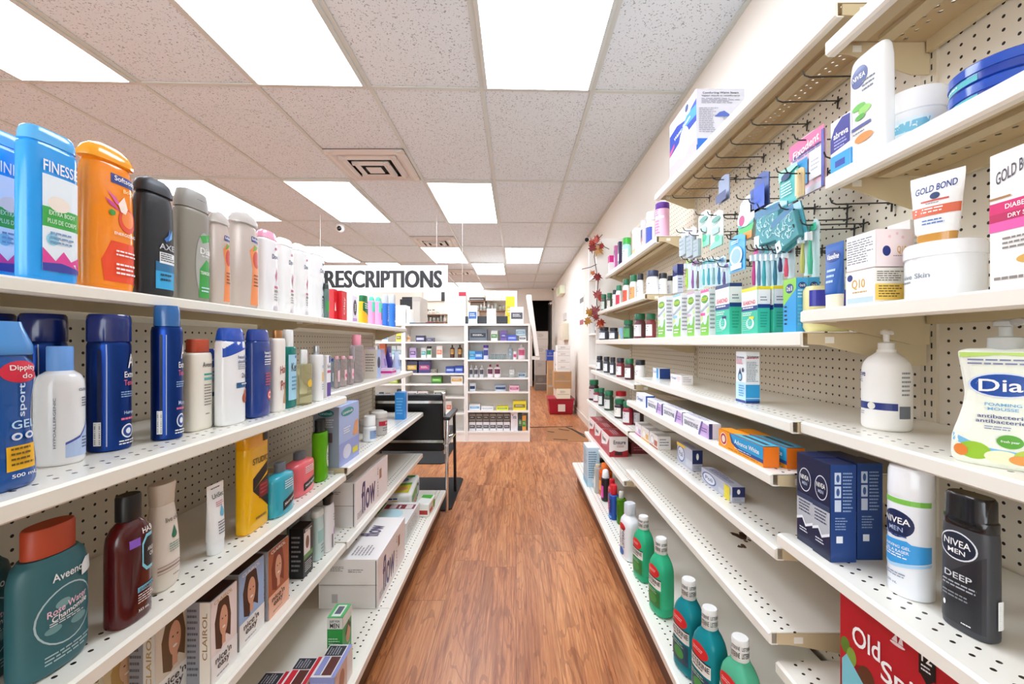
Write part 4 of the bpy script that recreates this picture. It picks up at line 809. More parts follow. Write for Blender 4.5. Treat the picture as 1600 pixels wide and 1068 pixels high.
# ================================================================ RIGHT: high shelves
P = fit(R_, 1157, 1040, 134, 1.855, .62, xf=.715, box=True); P.update(w=.29, y=1.83, d=.19, h=.252, x=.715+.095)
carton(P, 'hair_care_carton', 'blue and white carton on the highest right shelf near the ceiling', 'p#c9c7d0', [('r', 'F', -1, 0, 1, 1, 'p#d6d5e0'), ('p', 'F', [(-1, .40), (-.2, .48), (1, .50), (1, .86), (.2, .74), (-.4, .82), (-1, .78)], 'p#24409c'), ('r', 'F', -1, 0, 1, .22, 'p#d8a9c8'), ('p', 'F', [(-.1, .62), (1, .6), (1, .76), (.4, .8)], 'p#3f8ede'), ('e', 'F', .15, .38, .38, .26, 'p#e6eef8'), ('p', 'F', [(-1, .4), (-.6, .5), (-.6, .56), (-1, .48)], 'p#d04a80'), ('e', 'F', .35, .9, .12, .06, 'p#3c4a78'), ('t', 'F', 'Conair', .3, .80, .7, .06, W_), ('ti', 'F', 'Water Steam', 0, .66, 1.2, .06, W_, .06),
    ('r', 'S', -1, 0, 1, .12, 'p#2f5fb8'), ('r', 'S', -.96, .06, 1, .22, 'p#2a68c0'), ('t', 'S', 'Comforting Warm Steam', 0, .93, 1.5, .04, 'p#2a2a3a'), ('t', 'S', 'Vapeur chaude et reconfortante', 0, .885, 1.6, .03, 'p#2a2a3a'), ('l', 'S', -.8, .76, .8, .85, 4, 'p#8a8a98'), ('l', 'S', -.9, .3, -.1, .7, 14, 'p#8f8f9c'), ('l', 'S', .1, .5, .8, .56, 3, 'p#8f8f9c'), ('p', 'S', [(-.25, .56), (.4, .56), (.35, .60), (.15, .65), (-.05, .63)], 'p#4a62b0'), ('r', 'S', .1, .25, .8, .45, 'p#d5d9e6')], cat='carton')
z = 1.470
P = fit(R_, 1397, 1330, 79, z, .45, xf=.700)
bottle(P, 'lotion_bottle', 'tall white lotion bottle with a dark blue disc and green leaf', [(0, .84, .8), (.02, .95, .95), (.06, 1, 1), (.5, 1, 1), (.85, .99, .96), (.95, .94, .8), (.985, .86, .6), (1, .6, .3)], 'g#f3f3f2', None, [
    ('e', 'F', -.2, .78, .5, .10, 'p#1c2f78'), ('t', 'F', 'NIVEA', -.2, .78, .75, .045, W_), ('l', 'F', .0, .60, .8, .72, 3, 'p#5a6070'), ('e', 'F', -.2, .50, .4, .03, 'p#63b43c'), ('e', 'F', .15, .45, .35, .035, 'p#8fcb5c'), ('e', 'F', -.1, .40, .3, .025, 'p#4fa032'), ('r', 'F', -.6, .30, .5, .33, 'p#4a4f8c'), ('e', 'F', .1, .20, .5, .04, 'p#e58a3c'), ('l', 'F', -.5, .24, .3, .27, 1, 'p#6a6a74')], 3.2)
P = fit(R_, 1484, 1376, 152, z, 1, xf=.73, rnd=True)
jar(P, 'cream_jar', 'wide white cream jar with a pale blue band', 'g#eef0f2', 'g#f5f5f5', [('r', 'F', -1.3, .22, 1.4, .50, 'p#dfeef5'), ('p', 'F', [(-1.2, .26), (1.2, .26), (1.3, .45), (-.4, .40), (-1.2, .46)], 'p#7cc3dd'), ('l', 'F', -.9, .3, .9, .42, 2, 'p#f2f8fa')], t0=.62)
P = dict(x=.705+.068, y=.665, z=z, w=.135, d=.135, h=.030, rz=-PI/2, q=1)
tin = [(0, .97), (.06, 1), (.40, 1), (.44, 1.0)]
for i, lab in enumerate(('lower of two stacked blue cream tins', 'upper of two stacked blue cream tins')):
    P['z'] = z+.0005+.0308*i
    bottle(P, 'cream_tin', lab, tin, 'g#1d3f9e', ([(.44, 1.01), (.46, 1.03), (.9, 1.03), (1, .98)], 'g#2450b4'), [('r', 'F', -1.1, .06, .2, .38, 'p#38a9b4'), ('l', 'F', -.9, .12, 0, .3, 1, W_)], 2.0, cat='tin', capname='lid', n=40)
P = fit(R_, 1600, 1572, 75, z, .3, xf=.72, box=True); P.update(x=.80, y=.572, w=.03, d=.08, h=.09)
carton(P, 'cream_box', 'dark violet box behind the blue tins at the right edge', 'p#3a3a86', [('l', 'S', -.6, .2, .6, .8, 3, 'p#a9a9dc')])
# cold sore pack standing at the shelf end
P = dict(x=.709, y=.916, z=z, w=.055, d=.022, h=.115, rz=-PI/2, q=1)
P['z'] = z
carton(P, 'cold_sore_treatment', 'small blue and purple carded pack at the end of the near shelf', 'p#f0f1f5', [('p', 'F', [(-1, .40), (1, .46), (1, .97), (.2, .99), (-.6, .86), (-1, .66)], 'p#33308a'), ('r', 'F', -1, 0, 1, .34, 'p#2b9adc'), ('r', 'F', -.5, .10, .5, .22, 'p#1c3f9c'), ('t', 'F', 'abreva', .1, .70, 1.5, .12, W_), ('l', 'F', -.6, .42, .7, .6, 3, 'p#a9a9dc'), ('r', 'S', -1, 0, 1, .34, 'p#2b9adc')], cat='pack')
z = 1.172
P = fit(R_, 1323, 1286, 380, z, .5, xf=.665)
squeeze_tube(P, 'lotion_tube', 'royal blue lotion tube with a cream cap', 's#1e5aaa', 's#efe6cf', [('t', 'F', 'Vaseline', 0, .80, 1.3, .09, W_), ('e', 'F', .0, .8, .8, .085, 'p#173c86'), ('l', 'F', -.4, .35, .5, .6, 3, 'p#b9d4f4')], t0=.22)
P = fit(R_, 1414, 1322, 412, z, .8, xf=.655, box=True); P['h'] = .066
q10 = lambda c: [('r', 'F', -1, 0, 1, 1, 'p#f6f2ec'), ('e', 'F', -.7, .82, .2, .1, 'p#1c2f78'), ('t', 'F', 'Q10', -.1, .60, .9, .30, 'p#d9a63c'), ('l', 'F', -.5, .3, .5, .4, 1, 'p#c9a05c'), ('r', 'F', -.9, .06, .9, .22, c), ('r', 'S', -1, .1, .9, .55, 'p#f0c95c'), ('l', 'S', -.9, .6, .9, .9, 5, 'p#6a6458'), ('l', 'S', -.8, .15, .8, .5, 5, 'p#5c5234')]
carton(P, 'face_cream_box', 'lower cream and yellow face cream carton in a stack of two', 'p#efe9e0', q10('p#b9cce4'))
P2 = dict(P); P2.update(z=z+.0675, d=P['d']*1.25, x=P['x']+.008, w=P['w']*1.02, h=.068)
carton(P2, 'face_cream_box', 'upper white and pale pink face cream carton in a stack of two', 'p#f1e6e4', [('r', 'F', -.97, .03, .97, .97, 'p#f7f5f3'), ('l', 'F', -.9, .15, .9, .85, 10, 'p#7a7a84'), ('r', 'S', -1, 0, 1, 1, 'p#f0dfdf'), ('e', 'S', -.45, .42, .22, .14, 'p#1c2f78'), ('t', 'S', 'Q10', .35, .44, .5, .22, 'p#d9a63c'), ('l', 'S', -.1, .24, .7, .3, 1, 'p#9a8a84'), ('e', 'S', -.3, .8, .08, .04, 'p#e9c4c8'), ('e', 'S', .1, .88, .07, .04, 'p#e9c4c8'), ('e', 'S', .4, .78, .08, .04, 'p#e9c4c8')])
P3 = dict(P2); P3.update(x=P2['x']+.090, d=.05, w=.05, y=P2['y']+.03, z=z, h=.165)
carton(P3, 'face_cream_box', 'plain white carton behind the stacked face cream boxes', 'p#f3f1ec', [('l', 'S', -.7, .6, .7, .8, 3, 'p#d8d4cc')])
P = fit(R_, 1545, 1412, 377, z, 1, xf=.668, rnd=True); P['h'] = .094
jar(P, 'cream_jar', 'large white cream jar with a tube standing on its lid', 'g#f0f1f2', 'g#f5f5f6', [('t', 'F', 'Intensive Skin', -.3, .42, 1.5, .09, 'p#8a929c'), ('l', 'F', -1.0, .26, .2, .34, 1, 'p#8a929c'), ('e', 'F', -.9, .16, .05, .03, 'p#e08a3c')], t0=.74)
Pj = P
P = dict(x=Pj['x']-.012, y=Pj['y'], z=z+Pj['h'], w=.070, d=.030, h=.118, rz=-PI/2+.45, q=1)
squeeze_tube(P, 'hand_cream_tube', 'white tube with an orange band and gold cap, on the white jar', 's#f6f4f1', 'g#c98f3c', [('ti', 'F', 'GOLD BOND', .0, .80, 1.5, .10, 'p#1f3f86', .03), ('e', 'F', 0, .68, .18, .05, 'p#33466e'), ('r', 'F', -.5, .60, .5, .625, 'p#d0554c'), ('r', 'F', -.92, .40, .92, .53, 'p#dd6a48'), ('l', 'F', -.7, .42, .7, .51, 2, W_), ('l', 'F', -.4, .25, .5, .34, 2, 'p#3f6fb4'), ('l', 'F', -.3, .56, .2, .58, 1, 'p#33333a')], t0=.14)
P = dict(x=.665+.035, y=.571, z=z, w=.066, d=.055, h=.192, rz=-PI/2, q=1)
carton(P, 'hand_cream_box', 'white carton with magenta bands cut by the right edge', 'p#f6f3f1', [('ti', 'F', 'GOLD BOND', .05, .86, 1.6, .09, 'p#4a4450', .06), ('r', 'F', -1, .56, 1, .64, 'p#d81f6c'), ('r', 'F', -1, .50, 1, .56, 'p#c01858'), ('r', 'F', -1, .43, 1, .50, 'p#e85aa8'), ('t', 'F', 'DIABETICS', .2, .60, 1.2, .035, W_), ('t', 'F', 'DRY SKIN', .2, .53, 1.0, .03, W_), ('r', 'F', -1, .665, -.2, .68, 'p#a8743c'), ('l', 'F', -.5, .28, .8, .38, 3, 'p#8a8078'), ('e', 'F', .4, .21, .4, .03, 'p#d9a64c'), ('l', 'F', -.8, .05, .6, .1, 1, 'p#8a8078')])
# ================================================================ RIGHT: pump bottle, soap
z = .928
P = fit(R_, 1427, 1345, 515, z, 1, Yb=676, rnd=True)
bottle(P, 'pump_bottle', 'white pump bottle with a navy band, alone on its shelf', [(0, .88), (.012, .96), (.04, 1), (.4, 1), (.56, 1), (.66, .92), (.72, .72), (.76, .48), (.775, .40), (.80, .38)], 's#f0ede8', None, [
    ('r', 'F', -.95, .205, .95, .275, 'p#26357c'), ('e', 'F', -.1, .24, .18, .035, 'p#e8e4da'), ('t', 'F', 'Dove', -.75, .56, .7, .06, 'p#33447c'), ('l', 'F', -1.2, .46, -.5, .52, 3, 'p#9a9aa4'), ('l', 'F', 1.1, .33, 1.6, .58, 6, 'p#8a8a90'), ('r', 'F', 1.0, .13, 1.55, .25, 'p#6f727a'), ('l', 'F', -1, .14, -.3, .18, 2, 'p#9a9aa4')], 2.0, extra=lambda r, P_: pump(r, P_, 's#e6e2dc', .78), spin=.35)
P = dict(x=.634+.052, y=.596, z=z, w=.108, d=.052, h=.205, rz=-PI/2+.62, q=1)
bottle(P, 'foaming_soap_bottle', 'hourglass soap bottle with a blue oval and green apples', [(0, .92, .85), (.02, .98, .95), (.06, 1, 1), (.18, .98, 1), (.34, .82, .9), (.47, .74, .85), (.58, .77, .86), (.72, .84, .9), (.78, .86, .88), (.80, .70, .6), (.805, .3, .4)], 's#eef0e2', None, [
    ('p', 'F', [(-.88, .03), (.88, .03), (.92, .16), (.80, .28), (.66, .44), (.66, .56), (.76, .70), (.78, .775), (-.78, .775), (-.76, .70), (-.66, .56), (-.66, .44), (-.80, .28), (-.92, .16)], 'p#f1f4e4'),
    ('p', 'F', [(-.92, .20), (-.3, .13), (.3, .12), (.92, .24), (.92, .20), (.3, .085), (-.3, .09), (-.92, .15)], 'p#7cc0e4'), ('e', 'F', -.5, .10, .3, .06, 'p#9cc83c'), ('e', 'F', .0, .075, .32, .045, 'p#f0edc8'), ('e', 'F', .5, .09, .32, .055, 'p#b9cc4c'), ('e', 'F', -.75, .09, .14, .04, 'p#e8863c'), ('e', 'F', .3, .07, .2, .03, 'p#e89a4c'), ('e', 'F', 0, .555, .62, .085, 'p#dfe6f4'), ('e', 'F', 0, .555, .57, .075, 'p#1d4fa4'), ('e', 'F', .12, .185, .22, .045, 'p#5fa83a'),
    ('p', 'F', [(-.78, .775), (.78, .775), (.77, .74), (0, .76), (-.77, .74)], 'p#b9d86a'), ('ti', 'F', 'Dial', 0, .555, .82, .085, W_, .01), ('t', 'F', 'FOAMING', 0, .425, .6, .02, 'p#6aa9d4'), ('t', 'F', 'MOUSSE', 0, .395, .5, .02, 'p#6aa9d4'), ('t', 'F', 'antibacterial', 0, .345, .85, .025, 'p#4a4f86'), ('t', 'F', 'antibacterien', 0, .312, .9, .025, 'p#4a4f86'), ('l', 'F', -.3, .25, .3, .28, 2, 'p#8a8fb0'), ('l', 'F', -.6, .68, .6, .73, 2, 'p#7c82a8'), ('r', 'S', -.25, .01, .9, .76, 's#4fa062'), ('t', 'F', 'fresh pear', .12, .185, .3, .02, W_)], 2.6, extra=lambda r, P_: pump(r, P_, 'f#e9ece8', .79))
# ================================================================ RIGHT: shaving
z = .682
def navy(P, label):
    return carton(P, 'aftershave_box', label, 'p#16244e', [('r', 'F', -1, 0, 1, 1, 'p#121d40'), ('r', 'S', -1, 0, 1, 1, 'p#1d3f7c'), ('e', 'F', 0, .72, .72, .13, 'p#dfe4ee'), ('e', 'F', 0, .72, .66, .12, 'p#121d40'), ('p', 'F', [(-.98, .26), (-.3, .30), (.1, .22), (.98, .28), (.98, .50), (-.98, .50)], 'p#b9bdc4'), ('r', 'F', -.98, .50, .98, .56, 'p#33415f'), ('p', 'F', [(-.98, .27), (-.3, .31), (.1, .23), (.98, .29), (.98, .26), (.1, .20), (-.3, .28), (-.98, .24)], 'p#eef1f5'),
        ('t', 'F', 'NIVEA', 0, .745, 1.0, .05, W_), ('t', 'F', 'MEN', 0, .68, .6, .035, 'p#b9c4dc'), ('l', 'F', -.7, .34, .7, .48, 4, 'p#4a5068'), ('l', 'F', -.6, .12, .4, .18, 2, 'p#dfe4ee'),
        ('r', 'S', -.72, .80, -.22, .92, 'p#c9d4e6'), ('r', 'S', -.72, .66, -.22, .78, 'p#c9d4e6'), ('r', 'S', -.72, .52, -.22, .64, 'p#c9d4e6'), ('e', 'S', -.47, .86, .13, .04, 'p#3a5a94'), ('e', 'S', -.47, .72, .13, .04, 'p#3a5a94'), ('r', 'S', -.6, .20, -.1, .27, 'p#e6ebf2'), ('l', 'S', -.1, .50, .7, .92, 12, 'p#8ea6cc'), ('l', 'S', -.7, .32, .3, .46, 5, 'p#8ea6cc')])
navy(dict(x=.603+.0235, y=.887, z=z, w=.050, d=.047, h=.186, rz=-PI/2, q=1), 'navy carton with a white ring emblem, leftmost of the group')
navy(dict(x=.600+.0245, y=.836, z=z, w=.048, d=.049, h=.186, rz=-PI/2, q=1), 'navy carton with a white ring emblem, in front nearest the camera')
navy(dict(x=.658+.0245, y=.846, z=z, w=.050, d=.049, h=.186, rz=-PI/2, q=1), 'navy carton standing behind, with three small pictures on its side')
navy(dict(x=.655+.0245, y=.899, z=z, w=.050, d=.049, h=.184, rz=-PI/2, q=1), 'navy carton in the back row, mostly hidden')
P = fit(R_, 1463, 1386, 727, z, 1, Yb=943, rnd=True)
bottle(P, 'shaving_gel_can', 'white shaving gel can with navy oval and light blue band', [(0, .95), (.006, 1), (.3, 1), (.74, 1), (.76, .99)], 'g#eceef2', ([(.76, .98), (.765, .995), (.80, 1.0), (.96, .97), (.99, .9), (1, .75)], 'g#eff0f2'), [
    ('r', 'F', -1.5, .715, 1.5, .755, 'p#7cc04c'), ('e', 'F', -.1, .56, .82, .105, 'p#16244e'), ('p', 'F', [(-1.5, .26), (-.4, .24), (1.5, .30), (1.5, .42), (.6, .42), (.4, .44), (-1.5, .42)], 'p#3a9ee0'), ('p', 'F', [(-1.5, .24), (-.4, .215), (1.5, .27), (1.5, .29), (-.4, .24), (-1.5, .26)], 'p#a9d4f2'),
    ('t', 'F', 'NIVEA', -.1, .585, 1.3, .05, W_), ('t', 'F', 'MEN', -.1, .52, .7, .035, 'p#a9b9d8'), ('t', 'F', 'SHAVING GEL', -.1, .385, 1.3, .022, W_), ('t', 'F', 'GEL A RASER', -.1, .35, 1.2, .022, W_), ('l', 'F', -.9, .29, .7, .33, 2, W_), ('l', 'F', -.9, .45, .6, .475, 1, 'p#3a5a94'), ('t', 'F', '200 mL', -.3, .1, .6, .018, 'p#5a6480'), ('l', 'F', -.9, .14, .5, .18, 2, 'p#8a92a4')], 2.0, cat='can', spin=.25)
P = fit(R_, 1564, 1474, 772, z, .6, Yb=970); P['w'] *= .96
bottle(P, 'body_wash_bottle', 'black mens body wash bottle right of the white can', [(0, .94, .92), (.01, .98, .98), (.04, 1, 1), (.4, 1, 1), (.70, .99, .98), (.76, .96, .94)], 's#3a3b40', ([(.76, .95, .93), (.765, .97, .95), (.83, .97, .95), (.84, .91, .9), (.98, .90, .88), (1, .82, .78)], 'g#17171a'), [
    ('p', 'F', [(-.9, .05), (.9, .05), (.9, .60), (-.9, .34)], 'p#26262b'), ('e', 'F', -.1, .62, .78, .105, 'p#e6e9ee'), ('e', 'F', -.1, .62, .72, .095, 'p#1d2436'), ('t', 'F', 'NIVEA', -.1, .64, 1.1, .05, W_), ('t', 'F', 'MEN', -.1, .58, .7, .035, W_), ('t', 'F', 'DEEP', -.05, .40, 1.1, .045, 'p#d6d8dc'), ('l', 'F', -.7, .30, .8, .35, 2, 'p#b0b2b8'), ('l', 'F', -.7, .22, .5, .27, 2, 'p#8a8c92'), ('e', 'F', -.6, .17, .06, .02, W_), ('l', 'F', .1, .06, .6, .08, 1, W_), ('bar', 'S', .0, .10, .5, .30, None)], 3.0, spin=.12)
P = dict(x=.652, y=.667, z=.400, w=.26, d=.055, h=.238, rz=-PI/2, q=1)
carton(P, 'bar_soap_box', 'large red soap carton with white script and a ship emblem', 'p#9c1420', [('r', 'F', -1, 0, 1, 1, 'p#b51c28'), ('p', 'F', [(-1, .45), (-.7, .55), (-.4, .3), (-.2, .5), (-.2, .0), (-1, .0)], 'p#8f1a20'), ('e', 'F', -.92, .62, .07, .06, 'p#5a7c2c'), ('e', 'F', -.83, .56, .07, .07, 'p#7c9c3c'), ('e', 'F', -.62, .47, .12, .10, 'p#5a3220'), ('p', 'F', [(-.97, .12), (-.42, .06), (-.38, .10), (-.46, .32), (-.90, .56), (-.97, .50)], 'p#79c3d0'), ('p', 'F', [(.02, .80), (.2, .80), (.2, .99), (.02, .99)], 'p#131316'), ('p', 'F', [(.04, .80), (.18, .80), (.11, .75)], 'p#131316'),
    ('e', 'F', -.22, .885, .09, .012, 'p#f0dcdc'), ('p', 'F', [(-.29, .90), (-.23, .96), (-.22, .90)], 'p#f0dcdc'), ('p', 'F', [(-.21, .90), (-.17, .975), (-.15, .90)], 'p#f0dcdc'), ('ti', 'F', 'Old', -.62, .75, .38, .15, W_, .0), ('ti', 'F', 'Spice', -.06, .62, .72, .19, W_, 0), ('t', 'F', '12', .11, .93, .11, .08, W_), ('l', 'F', .05, .82, .17, .87, 2, W_), ('r', 'S', -1, 0, 1, .7, 'p#c9b0ac')], cat='carton', spin=.17)
# ================================================================ RIGHT: denture row
z = 1.126
def polident(Xn, Xf, Yt, label, c):
    P = fit(R_, Xn, Xf, Yt, z, .4, xf=.648, box=True)
    return carton(P, 'denture_tablet_box', label, 'p#eceef0', [('p', 'F', [(-1, 0), (1, 0), (1, .45), (-1, .25)], 'p#7cc043'), ('p', 'F', [(-1, .3), (1, .5), (1, .62), (-1, .42)], 'p#c9e28c'), ('e', 'F', .1, .42, .55, .18, 'p#cfe6f4'), ('e', 'F', .1, .44, .35, .11, 'p#f4f8fa'), ('e', 'F', 0, .80, .85, .09, 'p#4f9c2c'), ('r', 'F', -1, .95, 1, 1, c), ('r', 'F', -1, .44, .2, .50, c), ('t', 'F', 'POLIDENT', 0, .80, 1.45, .07, 'p#e8f03c'), ('l', 'F', -.7, .05, .7, .18, 2, W_), ('l', 'S', -.7, .1, .7, .9, 9, 'p#9a9aa4'), ('p', 'F', [(-1, .55), (1, .72), (1, .66), (-1, .5)], 'p#a9b4bc')], group='denture boxes')
polident(1053, 1028, 464, 'green and white denture tablet box, leftmost with no pink band', 'p#dfe4e6')
polident(1076, 1052, 460, 'green and white denture tablet box with a pale blue band, second from left', 'p#8cc6e0')
polident(1096, 1074, 456, 'green and white denture tablet box, third from left', 'p#c9a9c0')
polident(1119, 1095, 453, 'green and white denture tablet box with a pink band, next to the turquoise pack', 'p#e0559c')
def seabond(P, label, top):
    return carton(P, 'denture_seal_pack', label, 'p#3fc4a4', [('r', 'F', -1, .55, 1, 1, 'p#f2f4f4'), ('r', 'F', -1, .50, 1, .60, 'p#1c3f86'), ('r', 'F', -1, .93, 1, 1, top), ('e', 'F', .1, .22, .5, .12, 'p#e8f4f2'), ('e', 'F', .1, .24, .3, .09, 'p#48c8b0'), ('r', 'F', .0, .32, .6, .37, top), ('t', 'F', 'SEABOND', 0, .68, 1.6, .09, 'p#d84a5c'), ('l', 'F', -.8, .52, .8, .58, 1, W_), ('l', 'F', -.8, .38, .5, .46, 2, 'p#e8f8f4'), ('l', 'F', -.8, .05, .3, .3, 6, 'p#8ce0cc'),
        ('r', 'S', -1, .60, 1, 1, 'p#f2f4f4'), ('r', 'S', -1, .54, 1, .62, 'p#1c3f86'), ('r', 'S', -1, .93, 1, 1, top), ('l', 'S', -.6, .66, .6, .78, 2, 'p#8a8a94'), ('l', 'S', -.6, .1, .6, .45, 6, 'p#2a9c84')])
P = fit(R_, 1159, 1118, 445, z, .42, xf=.645, box=True); seabond(P, 'turquoise denture seal pack with a navy top band', 'p#2a3c74')
P = fit(R_, 1203, 1159, 450, z, .42, xf=.645, box=True); Ps = P; seabond(P, 'turquoise denture seal pack with a yellow top, left one', 'p#f0dc2c')
P = dict(P); P.update(x=P['x']+.037, y=P['y']-.01); seabond(P, 'turquoise denture seal pack with a yellow top, behind and right', 'p#f0dc2c')
P = fit(R_, 1262, 1224, 436, z, .55, xf=.66, box=True)
oral = [('r', 'F', -1, 0, 1, 1, 'p#2f9ad6'), ('p', 'F', [(-1, .5), (1, .8), (1, 1), (-1, 1)], 'p#8ccc4c'), ('e', 'F', 0, .82, .6, .09, 'p#16397c'), ('t', 'F', 'Oral B', 0, .82, .9, .09, W_), ('l', 'F', -.8, .1, -.3, .5, 5, 'p#17202c'), ('r', 'S', -1, 0, 1, 1, 'p#3aa4de'), ('e', 'S', 0, .86, .7, .06, 'p#16397c'), ('t', 'S', 'Oral B', 0, .86, 1.0, .05, W_), ('l', 'S', -.8, .6, .7, .78, 3, 'p#bfe0f4'), ('l', 'S', -.8, .1, .7, .5, 6, 'p#6cbce8')]
carton(P, 'dental_floss_box', 'sky blue floss carton with an oval logo, left one', 'p#2f9ad6', oral)
P = dict(P); P.update(x=P['x']+.042, y=P['y']+.02, h=P['h']*1.03); carton(P, 'dental_floss_box', 'sky blue floss carton standing behind and to the right', 'p#2f9ad6', oral)
P = dict(x=.72, y=.985, z=z, w=.05, d=.10, h=.105, rz=-PI/2, q=1)
bottle(P, 'wipes_pack', 'yellow and purple rounded pack under the blue lotion tube', [(0, .8, .9), (.1, 1, 1), (.5, 1, 1), (.9, 1, 1), (1, .8, .9)], 's#e8dfa0', None, [('r', 'S', -.9, .55, .5, .9, 'p#3a3aa8')], 3, cat='pack')
# ================================================================ RIGHT: cartons on the middle shelves
goods_row(R_, .928, [
 ('box', 1187, 1150, 549, .75, 'mouth_spray_box', 'tall white and blue carton with a water drop, alone mid shelf', 'p#eef2f6', None, [('r', 'F', -1, 0, 1, .4, 'p#bfe0f2'), ('r', 'S', -1, .04, 1, .36, 'p#2d9cd8'), ('r', 'S', -1, 0, 1, .05, 'p#1c3f86'), ('r', 'F', -1, 0, 1, .05, 'p#1c3f86'), ('e', 'F', -.1, .50, .42, .085, 'p#2a4a6c'), ('p', 'F', [(-.5, .53), (.3, .53), (-.1, .68)], 'p#2a4a6c'), ('e', 'F', -.1, .50, .3, .06, 'p#a9d8ec'), ('e', 'F', .5, .64, .22, .045, 'p#4a5a6c'), ('t', 'F', 'biotene', 0, .89, 1.5, .05, 'p#2a3a5c'), ('t', 'S', 'biotene', 0, .90, 1.6, .05, 'p#2a2c34'), ('l', 'F', -.8, .74, .7, .85, 4, 'p#cf5a74'), ('l', 'S', -.9, .84, .9, .88, 1, 'p#cf4a64'), ('l', 'S', -.9, .40, .8, .8, 13, 'p#7c8490'), ('r', 'S', -1, .09, 1, .10, W_), ('l', 'F', -.3, .1, .9, .34, 5, 'p#3a9ad0')], {'Yb': 626}),
 ('box', 1047, 1020, 575, .5, 'ointment_box', 'small white and blue carton lying left of the pale pink one', 'p#eef0f4', None, [('r', 'F', .1, 0, .7, 1, 'p#3a9ad8'), ('r', 'S', -1, 0, 1, 1, 'p#1d3f86'), ('t', 'F', 'Orajel', -.4, .6, .9, .3, 'p#8aa0c8')], {'Yb': 589}),
 ('box', 1083, 1048, 585, .4, 'ointment_box', 'small white carton with pink print on the mid right shelf', 'p#f3eeee', None, [('t', 'F', 'Orajel', -.4, .55, .9, .4, 'p#5a6a9c'), ('l', 'F', .2, .2, .9, .8, 3, 'p#e0a0b4'), ('l', 'S', -.7, .2, .7, .8, 3, 'p#b9b4bc')], {'Yb': 597}),
], .62)
def lying(y0, y1, xf, z_, d, h, nm, label, body, dec):
    return carton(dict(x=xf+d/2, y=(y0+y1)/2, z=z_, w=y1-y0, d=d, h=h, rz=-PI/2, q=1), nm, label, body, dec)
sens = [('t', 'F', 'SENSODYNE', -.30, .45, 1.1, .34, 'p#3a3a54'), ('p', 'F', [(.25, 0), (.40, .0), (.62, 1), (.50, 1)], 'p#6f5a9c'), ('p', 'F', [(.42, 0), (1, 0), (1, .85), (.62, .95)], 'p#c9a9d8'), ('l', 'F', .5, .25, .95, .6, 2, 'p#6a4a94'), ('r', 'S', -1, 0, 1, 1, 'p#dfe0ea'), ('r', 'S', -1, 0, -.4, 1, 'p#26306c'), ('l', 'T', -.8, .2, .8, .8, 3, 'p#a9a9bc'), ('l', 'F', -.85, .75, .1, .85, 1, 'p#8a8a94')]
lying(1.275, 1.475, .578, .812, .036, .046, 'toothpaste_box', 'white and lilac toothpaste carton, nearest the orange ones', 'p#eeecf2', sens)
lying(1.490, 1.685, .582, .812, .036, .046, 'toothpaste_box', 'white and lilac toothpaste carton, middle of the row', 'p#eeecf2', sens)
lying(1.700, 1.885, .582, .812, .036, .046, 'toothpaste_box', 'white and lilac toothpaste carton, farthest of the row', 'p#eeecf2', sens)
lying(1.90, 2.05, .580, .812, .04, .052, 'toothpaste_box', 'short white and blue carton at the far end of the toothpaste row', 'p#eef0f6', [('r', 'S', -1, 0, 1, 1, 'p#1d4fa8'), ('t', 'F', 'Orajel', -.2, .5, 1.2, .4, 'p#4a6ab0')])
aet = [('r', 'F', -1, 0, 1, 1, 'p#f39a1c'), ('p', 'F', [(-.45, 1), (1, 1), (1, .18), (0, .22), (-.35, .5)], 'p#1d4f94'), ('p', 'F', [(-.40, 1), (1, 1), (1, .36), (.05, .38), (-.25, .6)], 'p#2a9cd0'), ('e', 'F', -.74, .52, .17, .36, 'p#f4f0e6'), ('e', 'F', -.74, .52, .15, .32, 'p#b5283c'), ('e', 'F', -.74, .52, .09, .2, 'p#e8d9c8'), ('t', 'F', 'Advance White', .33, .66, 1.05, .24, W_), ('l', 'F', -.2, .24, .8, .32, 1, W_), ('l', 'F', -.5, .06, .9, .14, 1, 'p#8a5a10'), ('r', 'S', -1, 0, 1, 1, 'p#f07a1c'), ('p', 'T', [(-1, 0), (-.3, 0), (-.1, 1), (-1, 1)], 'p#f39a1c'), ('p', 'T', [(-.3, 0), (1, 0), (1, 1), (-.1, 1)], 'p#58b9d8'), ('r', 'T', -.1, .35, .9, .65, 'p#4a4a52')]
lying(.987, 1.203, .574, .812, .036, .047, 'toothpaste_box', 'orange toothpaste carton with a round red seal, in front', 'p#ef7c1a', aet)
lying(.975, 1.19, .621, .812, .040, .047, 'toothpaste_box', 'orange toothpaste carton behind, showing a blue top', 'p#ee6a18', aet)
for i, (y0, y1, c, lab) in enumerate(((1.80, 1.91, 'p#d8d0c8', 'small beige carton, nearest of three in a line'), (1.92, 2.03, 'p#f0ddc0', 'small carton with an orange oval, middle of three'), (2.04, 2.14, 'p#e6d4e6', 'small carton with a pink hexagon, farthest of three'))):
    lying(y0, y1, .600, .648, .055, .058, 'denture_cream_box', lab, 'p#efe9e4', [('e', 'F', -.3, .5, .5, .36, c), ('e', 'F', -.3, .5, .32, .24, W_), ('r', 'F', -1, 0, 1, .12, ('p#a8542c', 'p#e09a2c', 'p#c85a9c')[i]), ('r', 'F', .2, .2, .9, .6, ('p#b0583c', 'p#e8b45c', 'p#c9a9d0')[i]), ('l', 'S', -.7, .2, .7, .8, 3, 'p#8a8a90'), ('r', 'T', .0, 0, 1, 1, 'p#b9b4b0')])
